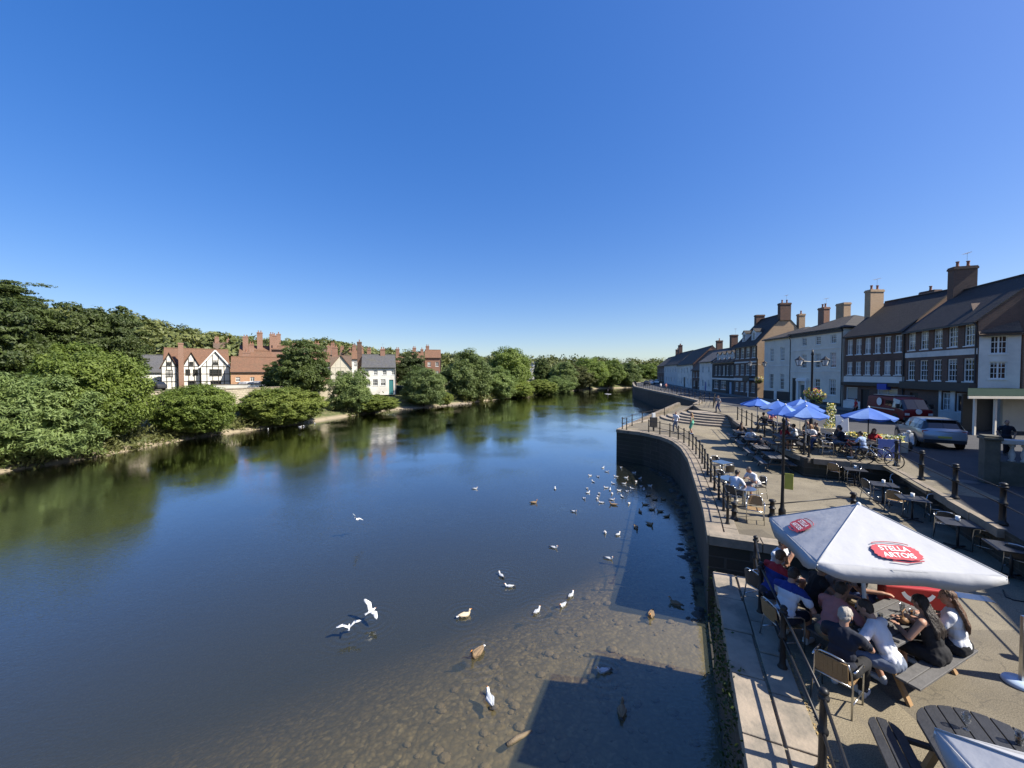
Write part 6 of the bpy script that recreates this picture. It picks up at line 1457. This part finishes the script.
for px,py,me,lb in [(613,505,B_duck,'brown duck swimming on the near side of the gull flock'),(534,503,B_duck,'brown duck alone in open water short of the flock'),(675,604,B_drake,'dark duck in the wall shade, nearest the quay'),(651,616,B_duck,'dark duck in the wall shade, out from the quay'),(636,528,B_drake,'dark duck just inside the shadow edge'),(650,525,B_duck,'dark duck in the shade beyond the notch'),(622,712,B_duck,'dark brown duck deep inside the parasol shadow')]:
    bird('duck', me, lb, px, py, 0, R((px*29+py*7) % 360), 1.0, SW)
for px,py in [(645,505),(652,510),(660,512),(640,512),(667,517),(655,500),(663,500),(648,496)]:
    bird('duck', B_duck, 'dark duck in the loose group under the quay wall', px, py, 0, R((px*23+py*5) % 360), .85, 'ducks under the quay wall')
for px,py,lb in [(268,429.5,'pale gull under the wide yellow green bush'),(300,427,'white gull on the water before the landing ramp'),(304,426.5,'second white gull on the water before the landing ramp'),(315,424,'white gull at the foot of the landing ramp')]:
    bird('gull', B_gull, lb, px, py, 0, R(px*31 % 360), 1.3, 'gulls by the far bank')
a, b = gp(507,745,.0), gp(532,730,.0)
tag(MB().tube([a+Vector((0,0,-.01)),a.lerp(b,.4)+Vector((0,0,.015)),b+Vector((0,0,-.03))],[.05,.055,.035],8).build('log', M('wet_log',(.2,.15,.09),(.13,.095,.055),rough=.7,scale=8,bump=.5), smooth=True), 'short pale log lying in the shallows beside the parasol shadow', 'log')
# stones showing along the foot of the wall and in the shallows
g = random.Random(12); mb = MB(); U = resample(UPPER[:7], .35)
for p in U:
    for k in range(2):
        s = g.uniform(.07,.24); q = p + Vector((-g.uniform(.05,.8), g.uniform(-.4,.4)))
        mb.ell((q.x,q.y,-.06+s*.1),(s,s*g.uniform(.6,1),s*.45), fwd=(g.uniform(-1,1),1,0), n=7, m=5)
tag(mb.build('wall_foot_stones', M('dark_wet_stones',(.05,.045,.035),(.025,.024,.02),rough=.6,scale=4,bump=.4), smooth=False), 'dark broken stones awash along the foot of the curved river wall', 'stones', kind='stuff')
mb = MB()
for k in range(360):
    Y = 7.2+g.random()**1.3*10; dr = g.random()*np.interp(Y,[5,7.5,10.7,16,20],[8,7.5,5.6,2.8,2]); x = float(rbank(Y))-.3-dr; s = .03+.12*g.random()**3
    z = float(terrain_h(x,Y)); mb.ell((x,Y,z+s*.15),(s,s*g.uniform(.6,1),s*.5), fwd=(g.uniform(-1,1),1,0), n=7, m=5)
tag(mb.build('river_stones', M('brown_river_stones',(.24,.18,.095),(.15,.11,.06),rough=.8,scale=3,bump=.4), smooth=False), 'brown stones lying on the pebble bed of the shallows', 'stones', kind='stuff')
# ------------------------------------------------------------------ people: one continuous remeshed body each, clothes and hair as children
m_skin = M('skin',(.42,.235,.16),(.38,.205,.135),rough=.6,scale=14); m_skin2 = M('tanned_skin',(.33,.175,.105),(.29,.15,.09),rough=.6,scale=14)
m_eye = M('eye',(.04,.03,.03),(.05,.04,.035),rough=.2); m_lip = M('lips',(.36,.12,.1),(.32,.1,.085),rough=.5)
def cloth(n, c): return M(n, c, tuple(v*.85 for v in c), rough=.9, scale=5, bump=.35, bscale=9)
C_white = cloth('white_shirt',(.70,.71,.74)); C_pink = cloth('pink_shirt',(.52,.21,.19)); C_black = cloth('black_cloth',(.012,.012,.014)); C_navy = cloth('navy_cloth',(.012,.016,.03))
C_royal = cloth('royal_blue_cloth',(.016,.035,.20)); C_denim = cloth('grey_denim',(.16,.19,.25)); C_khaki = cloth('khaki_cloth',(.23,.18,.11)); C_red = cloth('red_cloth',(.42,.02,.025)); C_green = cloth('mint_green_cloth',(.13,.40,.28)); C_bluejean = cloth('blue_jeans',(.045,.07,.16)); C_grey = cloth('grey_cloth',(.22,.22,.23))
H_dark = M('dark_hair',(.018,.013,.01),(.03,.02,.015),rough=.5,scale=40,bump=.5); H_brown = M('brown_hair',(.13,.062,.03),(.075,.036,.019),rough=.5,scale=40,bump=.5); H_grey = M('grey_hair',(.42,.38,.33),(.34,.31,.27),rough=.6,scale=40,bump=.5); H_fair = M('fair_hair',(.32,.2,.09),(.24,.14,.06),rough=.5,scale=40,bump=.5)
m_shoe = M('white_trainers',(.6,.6,.6),(.52,.52,.52),rough=.6); m_shoed = M('dark_shoes',(.03,.028,.026),(.04,.036,.034),rough=.6)
TG_ = 'people around the crowded table'
from mathutils import noise as _nz
def crease(me, amp, freq, stretch=(1,1,1), seed=0):       # folds in cloth, locks in hair: real displacement along the normals
    ns = [v.normal.copy() for v in me.vertices]
    for v, n in zip(me.vertices, ns):
        q = Vector((v.co.x*stretch[0], v.co.y*stretch[1], v.co.z*stretch[2]))*freq + Vector((seed,seed*2,seed*3))
        v.co += n*amp*(abs(_nz.noise(q))*1.6-.45+.5*_nz.noise(q*2.3))
def ik(a, b, l1, l2, pole):
    d = b-a; L = min(d.length, (l1+l2)*.999); d = d.normalized(); b = a+d*L
    x = (l1*l1-l2*l2+L*L)/(2*L); h = math.sqrt(max(l1*l1-x*x, 0)); p = pole-d*pole.dot(d)
    p = p.normalized() if p.length > 1e-5 else Vector((0,0,-1)); return a+d*x+p*h, b
def person(label, loc, rz, pose='sit', lean=20, hands=None, head=(0,0), seat=.45, top=('tee',None), bottom=('shorts',None), hair=('short',None), shoes=None, skin=None, fem=False, spread=.13, feet=None, hi=True, cap=None, yoke=None, group='people', sc=1.0, voxel=None):
    """local frame faces +y. hands: targets for (left,right); head: (nod, turn) degrees"""
    t = thing('person', label, 'person', loc, rz, group); skin = skin or m_skin
    vx = voxel or (.0085 if hi else .018); la = R(lean); up = Vector((0,math.sin(la),math.cos(la))); fw = Vector((0,math.cos(la),-math.sin(la)))
    hz = seat+.095 if pose == 'sit' else .93
    H = Vector((0,0,hz)); W = H+up*.2; C = H+up*.37; NK = H+up*.515
    sw = .165 if fem else .19; S = {s: NK-up*.06+Vector((s*sw,0,0)) for s in (-1,1)}
    nod, turn = R(head[0]), R(head[1]); hup = Vector((0,math.sin(la*.45+nod),math.cos(la*.45+nod))); HB = NK+hup*.10
    hf = Matrix.Rotation(turn,3,hup) @ (Vector((0,1,0))-hup*hup.y).normalized(); hs = hf.cross(hup); HC = HB+hup*.075+hf*.02
    hands = hands or ((-.2,.42,.78),(.2,.42,.78)); J = {}
    for s,hd in ((-1,hands[0]),(1,hands[1])):
        e, wv = ik(S[s], Vector(hd), .29, .255, Vector((s*.9,-.35,-.75))); J[s] = (e, wv)
    Lg = {}
    for s in (-1,1):
        hp = H+Vector((s*.095,0,-.02))
        if pose == 'sit':
            f = Vector(feet[0 if s < 0 else 1]) if feet else Vector((s*(spread+.03),.40,.085)); k, an = ik(hp, f, .44, .42, Vector((s*spread*1.2,.8,1.0)))
        else:
            f = Vector(feet[0 if s < 0 else 1]) if feet else Vector((s*.11,.04*s,.085)); k, an = ik(hp, f, .45, .43, Vector((0,1,0)))
        Lg[s] = (hp,k,an)
    def torso(mb, g=0.0, k=0, hips=True):
        cw = .145 if fem else .165
        mb.ell(C+fw*.005, (cw+g,.105+g,.19+g), up, fw, 16, 10, k); mb.ell(W, (.128+g if fem else .145+g,.10+g,.15+g), up, fw, 16, 10, k)
        if fem: mb.ell(C+fw*.07-up*.0, (.115+g,.06+g,.07+g), up, fw, 12, 8, k)
        if hips: mb.ell(H+up*.02, (.165+g,.125+g,.13+g), up, fw, 16, 10, k)
        mb.cap(S[-1]*.75+S[1]*.25, S[1]*.75+S[-1]*.25, .062+g, .062+g, 10, k)
        for s in (-1,1): mb.cap(NK.lerp(S[s],.35)-up*.01, S[s], .055+g, .056+g, 10, k)
    def arms(mb, g=0.0, to=1.0, fore=0.0):
        for s in (-1,1):
            e, wv = J[s]
            if to < 1: mb.cap(S[s], S[s].lerp(e,to), .056+g, .048+g)
            else:
                mb.cap(S[s], e, .054+g, .042+g)
                if fore: mb.cap(e, e.lerp(wv,fore), .042+g, .034+g)
    def legs(mb, g=0.0, th=1.0, sh=0.0):
        for s in (-1,1):
            hp,k,an = Lg[s]; mb.cap(hp, hp.lerp(k,th), .092+g, (.092+(.062-.092)*th)+g, 12)
            if sh: mb.cap(k, k.lerp(an,sh), .058+g, .058+(.042-.058)*sh+g, 12)
    b = MB(); torso(b); arms(b, 0, 1, 1); legs(b, 0, 1, 1)
    b.cap(NK-up*.03, HB+hup*.02, .058, .052)
    b.ell(HC+hup*.025, (.074,.094,.10), hup, hf, 16, 12); b.ell(HC-hup*.045+hf*.022, (.056,.066,.066), hup, hf, 14, 10)       # skull and jaw
    b.cap(HC+hf*.088+hup*.012, HC+hf*.108-hup*.02, .010, .016, 8); b.cap(HC+hf*.078+hup*.028, HC+hf*.082+hup*.028, .018, .014, 8)
    for s in (-1,1):
        b.ell(HC+hs*(.078*s)-hf*.005-hup*.0, (.012,.022,.034), hup, hf, 8, 6)
        b.cap(HC+hs*(.034*s)+hf*.082+hup*.012, HC+hs*(.036*s)+hf*.083+hup*.012, .012,.011, 8)
    for s in (-1,1):       # hands: palm, four unequal bent fingers, thumb from its side
        e, wv = J[s]; d = (wv-e).normalized(); nrm = Vector((0,0,-1)); nrm = (nrm-d*nrm.dot(d)); nrm = nrm.normalized() if nrm.length > 1e-3 else Vector((0,1,0)); sd = d.cross(nrm)*(-s)
        pc = wv+d*.05; b.ell(pc, (.040,.016,.055), d, nrm, 10, 8); b.cap(wv-d*.02, wv+d*.02, .032,.028)
        for i,l in enumerate((.068,.078,.072,.055)):
            o = wv+d*.088+sd*((i-1.5)*.0205); m_ = o+d*l*.5+nrm*.012; tp = m_+d*l*.38+nrm*.03
            b.cap(o-d*.02, m_, .0095,.0088, 7); b.cap(m_, tp, .0088,.0075, 7)
        th0 = wv+d*.025+sd*(-.035); th1 = th0+d*.04-sd*.026+nrm*.008; b.cap(wv+d*.015-sd*.012, th0, .013,.012,7); b.cap(th0, th1, .012,.0105, 7); b.cap(th1, th1+d*.03+nrm*.01, .0105,.009, 7)
    for s in (-1,1):
        hp,k,an = Lg[s]; b.ell(an+Vector((s*.012,.07,-.045)), (.042,.125,.036), (0,0,1), (s*.12,1,0), 10, 8); b.cap(an, an-Vector((0,.01,.04)), .042,.04)
    me = remesh(b, vx, 3, (skin,m_eye,m_lip), 'body')
    ey = [HC+hs*(.035*s)+hf*.092+hup*.012 for s in (-1,1)]; lp = HC+hf*.085-hup*.052
    if hi:
        for p in me.polygons:
            c = p.center
            if min((c-q).length for q in ey) < .0125: p.material_index = 1
            elif abs((c-lp).dot(hs)) < .024 and abs((c-lp).dot(hup)) < .009 and (c-lp).length < .04: p.material_index = 2
    link('body', me, t); cv = .011 if hi else .02
    kind, m = top
    if m:
        c = MB(); torso(c, .016 if hi else .018, hips=(kind != 'dress'))
        if kind == 'tee': arms(c, .017, .62)
        elif kind == 'long': arms(c, .014, 1, .9)
        elif kind == 'strap': pass
        if kind == 'dress':
            c = MB(); g = .016
            c.ell(C-up*.04, (.145+g,.108+g,.15+g), up, fw, 16, 10); c.ell(C+fw*.07-up*.02, (.115+g,.06+g,.065+g), up, fw, 12, 8); c.ell(W,(.132+g,.105+g,.15+g),up,fw,16,10); c.ell(H+up*.02,(.18+g,.14+g,.14+g),up,fw,16,10); legs(c,.035,.9)
            hp0,k0,_ = Lg[-1]; hp1,k1,_ = Lg[1]; c.cap((hp0+hp1)/2,(hp0.lerp(k0,.85)+hp1.lerp(k1,.85))/2,.11,.08)
        sm = remesh(c, cv, 4, (m, yoke or m), 'shirt')
        crease(sm, .011, 9, (1,1,.55), len(label))
        if yoke:
            for p in sm.polygons:
                if (p.center-C).dot(up) > .035 : p.material_index = 1
        link('dress' if kind == 'dress' else 'shirt', sm, t)
    kind, m = bottom
    if m:
        c = MB(); g = .018; c.ell(H+up*.0,(.168+g,.128+g,.12+g),up,fw,16,10); legs(c, g, .8 if kind == 'shorts' else 1, 0 if kind == 'shorts' else .93)
        bm_ = remesh(c, cv*1.1, 3, (m,), kind); crease(bm_, .009, 10, (1,.6,1), len(label)); link(kind, bm_, t)
    if shoes:
        for s in (-1,1):
            hp,k,an = Lg[s]; c = MB(); c.ell(an+Vector((s*.012,.075,-.045)),(.05,.14,.042),(0,0,1),(s*.12,1,0),12,8); c.cap(an-Vector((0,.012,0)),an-Vector((0,.015,.05)),.048,.05); link('shoe', remesh(c, .012, 2, (shoes,), 'shoe'), t)
    kind, m = hair
    if m:
        c = MB(); bk = -.018 if kind != 'crop' else -.010
        c.ell(HC+hup*.038+hf*bk, (.084,.098,.094), hup, hf, 16, 12)
        c.ell(HC+hup*.0-hf*.035, (.078,.07,.085), hup, hf, 14, 10)
        if kind == 'long':
            base = HC-hf*.06-hup*.04
            for j in range(7):
                a = (j-3)*.017; q0 = base+hs*a+hup*.04; q1 = NK-fw*.085+hs*a*1.5-up*.02-fw*(.03-abs(j-3)*.012); q2 = NK-fw*(.125)-up*.16+hs*a*1.7+Vector((0,0,-.02)); q3 = q2-up*(.10+.03*math.sin(j*2.1))+fw*.01
                c.cap(q0,q1,.034,.034,7); c.cap(q1,q2,.034,.028,7); c.cap(q2,q3,.028,.012,7)
        if kind == 'bun': c.ell(HC-hf*.1+hup*.06,(.045,.045,.045),hup,hf)
        # keep the face clear
        me = remesh(c, .0085 if hi else .018, 2, (m,), 'hair'); crease(me, .009, 22, (1.6,1.6,.22) if kind == 'long' else (1,1,.6), 3); bm = bmesh.new(); bm.from_mesh(me)
        bmesh.ops.delete(bm, geom=[f for f in bm.faces if (f.calc_center_median()-HC).dot(hf) > .052 and (f.calc_center_median()-HC).dot(hup) < .065], context='FACES'); bm.to_mesh(me); bm.free()
        link('hair', me, t)
    if cap:
        c = MB(); c.ell(HC+hup*.05,(.088,.102,.085),hup,hf,16,10); c.ell(HC+hup*.052+hf*.11,(.07,.075,.012),hup,hf,14,6); link('cap', remesh(c,.01,2,(cap,),'cap'), t)
    sc = 1.06 if group == TG_ else sc
    if sc != 1: t.scale = (sc,)*3
    return t
# around the crowded table (table centre 6.38, 6.92, turned 23 degrees)
TG = 'people around the crowded table'; TA = R(23)
def facing(x, y, tx, ty): return math.atan2(-(tx-x), ty-y)
def seat_at(px, py, z): return gp(px, py, z)
person('man in a white t-shirt leaning over the table with his back to the camera', (5.84,5.86,QUAY), R(26), lean=26, hands=((-.34,.48,.80),(.08,.55,.82)), head=(18,10), top=('tee',C_white), bottom=('shorts',C_denim), hair=('short',H_dark), shoes=m_shoe, spread=.2, feet=((-.30,.30,.085),(.24,.2,.085)), group=TG)
person('woman with long dark hair and bare shoulders in a black dress', (6.70,6.02,QUAY), R(24), lean=16, hands=((-.16,.40,.78),(.14,.45,.79)), head=(8,-8), top=('dress',C_black), bottom=('',None), hair=('long',H_dark), shoes=m_shoed, fem=True, spread=.06, group=TG)
person('woman with long brown hair and a white top at the end of the bench', (7.28,6.22,QUAY), R(34), lean=10, hands=((-.18,.42,.78),(.1,.45,.79)), head=(6,25), top=('tee',C_white), bottom=('trousers',C_black), hair=('long',H_brown), shoes=m_shoe, fem=True, spread=.06, group=TG)
person('grey haired man in a black shirt on the tan backed chair', (4.98,5.78,QUAY), R(-54), lean=8, hands=((-.12,.46,.78),(.16,.5,.79)), head=(10,-5), top=('tee',C_navy), bottom=('trousers',C_black), hair=('crop',H_grey), shoes=m_shoe, group=TG)
person('man in a pink t-shirt at the end of the table', (5.42,6.55,QUAY), R(-68), lean=24, hands=((-.1,.48,.80),(.22,.45,.79)), head=(15,0), top=('tee',C_pink), bottom=('shorts',C_khaki), hair=('short',H_dark), shoes=m_shoed, skin=m_skin2, group=TG)
person('man in a white shirt with a blue yoke and dark cap by the rail', (4.98,7.02,QUAY), R(-62), lean=22, hands=((-.05,.45,.78),(.2,.4,.72)), head=(14,0), top=('tee',C_white), bottom=('shorts',C_navy), hair=('short',H_dark), shoes=m_shoe, cap=C_black, yoke=C_royal, group=TG)
person('person in a blue top with red shoulders by the rail, next to the gap', (5.22,7.78,QUAY), R(-75), lean=20, hands=((-.1,.44,.76),(.2,.4,.72)), head=(12,0), top=('tee',C_royal), bottom=('shorts',C_navy), hair=('short',H_brown), shoes=m_shoed, yoke=C_red, group=TG)
person('man in a plain white t-shirt farthest along the rail, arms folded', (5.85,8.55,QUAY), R(-150), lean=10, hands=((.12,.26,.98),(-.12,.26,.98)), head=(10,0), top=('tee',C_white), bottom=('shorts',C_grey), hair=('short',H_brown), shoes=m_shoe, group=TG)
person('bare armed person in a black vest reaching across under the parasol', (5.72,7.42,QUAY), R(-100), lean=22, hands=((.1,.50,1.02),(.25,.48,.95)), head=(5,0), top=('strap',C_black), bottom=('shorts',C_black), hair=('short',H_brown), shoes=m_shoed, skin=m_skin2, group=TG)
person('person in a grey shirt on the far bench behind the parasol pole', (6.35,7.66,QUAY), R(196), lean=16, hands=((-.15,.44,.79),(.15,.44,.79)), head=(8,0), top=('tee',C_grey), bottom=('shorts',C_khaki), hair=('short',H_fair), shoes=m_shoed, group=TG)
person('person in a black shirt on the far bench nearest the red box', (6.95,7.75,QUAY), R(205), lean=14, hands=((-.15,.44,.79),(.15,.44,.79)), head=(8,-10), top=('tee',C_black), bottom=('trousers',C_bluejean), hair=('long',H_brown), shoes=m_shoed, fem=True, group=TG)
# a pair by the quay rail
q = gp(733,505,QUAY); A = person('dark haired person in a white shirt with their back to the quay rail', (q.x,q.y,QUAY), R(-62), lean=20, hands=((-.12,.42,.78),(.15,.42,.78)), head=(8,0), top=('tee',C_white), bottom=('trousers',C_denim), hair=('short',H_dark), shoes=m_shoe, hi=False, voxel=.013)
q = gp(757,497,QUAY); Bp = person('man in a white t-shirt leaning over the small table towards the rail', (q.x,q.y,QUAY), R(98), lean=34, hands=((-.12,.45,.78),(.15,.45,.78)), head=(15,0), top=('tee',C_white), bottom=('shorts',C_grey), hair=('short',H_dark), shoes=m_shoed, hi=False, voxel=.013)
# drinkers on the terrace and walkers: a few figures, copied with other clothes
P1 = person('drinker in a white shirt at the table under the two front blue parasols', (xat(798,21.0),21.0,ROAD), R(40), lean=14, top=('tee',C_white), bottom=('shorts',C_denim), hair=('short',H_dark), shoes=m_shoe, hi=False, group='people on the parasol terrace')
P2 = person('woman with long hair in black at the same terrace table', (xat(806,22.4),22.4,ROAD), R(190), lean=10, top=('tee',C_black), bottom=('trousers',C_bluejean), hair=('long',H_brown), shoes=m_shoed, fem=True, hi=False, group='people on the parasol terrace')
P3 = person('woman in a mint green dress standing at the curved quay rail', tuple(gp(692,434,QUAY)), R(60), pose='stand', lean=4, hands=((-.22,.16,.92),(.22,.12,.9)), top=('dress',C_green), bottom=('',None), hair=('long',H_fair), shoes=m_shoe, fem=True, hi=False, group='people walking on the quay')
P4 = person('person in a pale shirt and grey trousers walking at the corner rail', tuple(gp(676,432,QUAY)), R(120), pose='stand', lean=4, hands=((-.24,.1,.9),(.24,.16,.92)), feet=((-.1,-.16,.11),(.1,.2,.085)), top=('tee',C_white), bottom=('trousers',C_grey), hair=('short',H_dark), shoes=m_shoed, hi=False, group='people walking on the quay')
def again(src, label, loc, rz, cols, group):
    r = dup(src, loc, rz, label, group=group)
    for o in r.children:
        k = o.name.split('.')[0]
        if k in cols and o.material_slots:
            o.material_slots[0].link = 'OBJECT'; o.material_slots[0].material = cols[k]
    return r
PT = 'people on the parasol terrace'
for lb,px,Y,z,rz,src,cl in [
 ('drinker in red at the edge of the terrace, river side of the front parasols',783,20.9,ROAD,200,P1,{'shirt':C_red}),
 ('drinker in grey facing the street under the overlapping blue parasol',788,22.0,ROAD,-60,P1,{'shirt':C_grey,'hair':H_grey}),
 ('woman in white with fair hair under the front blue parasol',813,20.9,ROAD,120,P2,{'shirt':C_white,'hair':H_fair}),
 ('drinker in khaki on the street side of the front parasol',820,22.0,ROAD,80,P1,{'shirt':C_khaki}),
 ('woman in blue at the table below the back parasols',789,25.0,ROAD,20,P2,{'shirt':C_royal}),
 ('drinker in black below the outermost blue parasol',766,27.2,ROAD,10,P1,{'shirt':C_black}),
 ('drinker in pink under the outermost blue parasol',771,28.5,ROAD,190,P1,{'shirt':C_pink,'hair':H_fair}),
 ('drinker in navy at the table between the parasols and the white board',845,19.9,ROAD,30,P1,{'shirt':C_navy}),
 ('woman in grey sitting beside the white board',838,20.6,ROAD,-100,P2,{'shirt':C_grey,'hair':H_dark}),
 ('drinker in pale blue under the lone blue parasol',866,18.3,ROAD,20,P1,{'shirt':cloth('pale_blue_cloth',(.3,.4,.6))}),
 ('woman in red under the lone blue parasol',874,19.4,ROAD,170,P2,{'shirt':C_red})]:
    again(src, lb, (xat(px,Y),Y,z), R(rz), cl, PT)
for lb,px,py,rz,src,cl in [
 ('person in a dark shirt on the dark picnic table second from the tall post',761,458,-20,P1,{'shirt':C_navy}),
 ('person in white on the dark picnic table third from the tall post',750,448,160,P1,{'shirt':C_white}),
 ('woman in black on the farthest dark picnic table by the curved steps',741,441,-30,P2,{'shirt':C_black})]:
    q = gp(px,py,QUAY); again(src, lb, q, R(rz), cl, 'people at the picnic tables below the terrace')
for lb,px,Y,rz,src,cl in [
 ('walker in white on the far riverside walk, leading the pair',661,95,30,P4,{'shirt':C_white}),
 ('walker in pink on the far riverside walk, behind the one in white',666,93,200,P4,{'shirt':C_pink,'trousers':C_black}),
 ('walker in grey at the top of the curved steps',719,40.5,100,P4,{'shirt':C_grey,'trousers':C_bluejean}),
 ('person in red walking beside the grey house plinth',857,36,60,P4,{'shirt':C_red,'trousers':C_black}),
 ('person in dark clothes standing behind the balustrade pier',1008,19.5,150,P4,{'shirt':C_navy,'trousers':C_black})]:
    again(src, lb, (xat(px,Y),Y,ROAD), R(rz), cl, 'people walking in the street')
q = gp(608,393.5,0); again(P4, 'paddle boarder in dark clothes standing on the tiny pale board', (q.x,q.y,.06), R(40), {'shirt':C_navy,'trousers':C_black}, 'people on the river')
# small belongings on and by the crowded table
t = thing('handbag', 'tan handbag lying on the crowded table beside the glasses', 'bag', gp(905,622,QUAY+.757), R(30))
MB().ell((0,0,.06),(.16,.09,.075)).build('bag', M('tan_leather',(.30,.17,.08),(.24,.13,.06),rough=.5,bump=.4,scale=6), t, smooth=True); MB().tube([(-.1,0,.12),(-.07,.02,.19),(.06,.02,.2),(.1,0,.12)],.008,6).build('handle', MATS['tan_leather'], t)
t = thing('plate', 'white plate with a folded napkin near the end of the crowded table', 'plate', gp(868,634,QUAY+.757))
MB().lathe([(.07,0),(.12,.012),(.125,.018),(.11,.014),(.0,.01)], n=24).build('dish', m_white, t, smooth=True); MB().obox((0,0,.022),.09,.07,.014,rot=.5).build('napkin', m_canvas, t, bevel=.004)
p_ = gp(893,640,QUAY+.757); tag(MB().obox((0,0,.005),.075,.15,.009).build('phone', m_black, None, p_, R(40), bevel=.004), 'black phone lying on the crowded table in front of the man in white', 'phone')
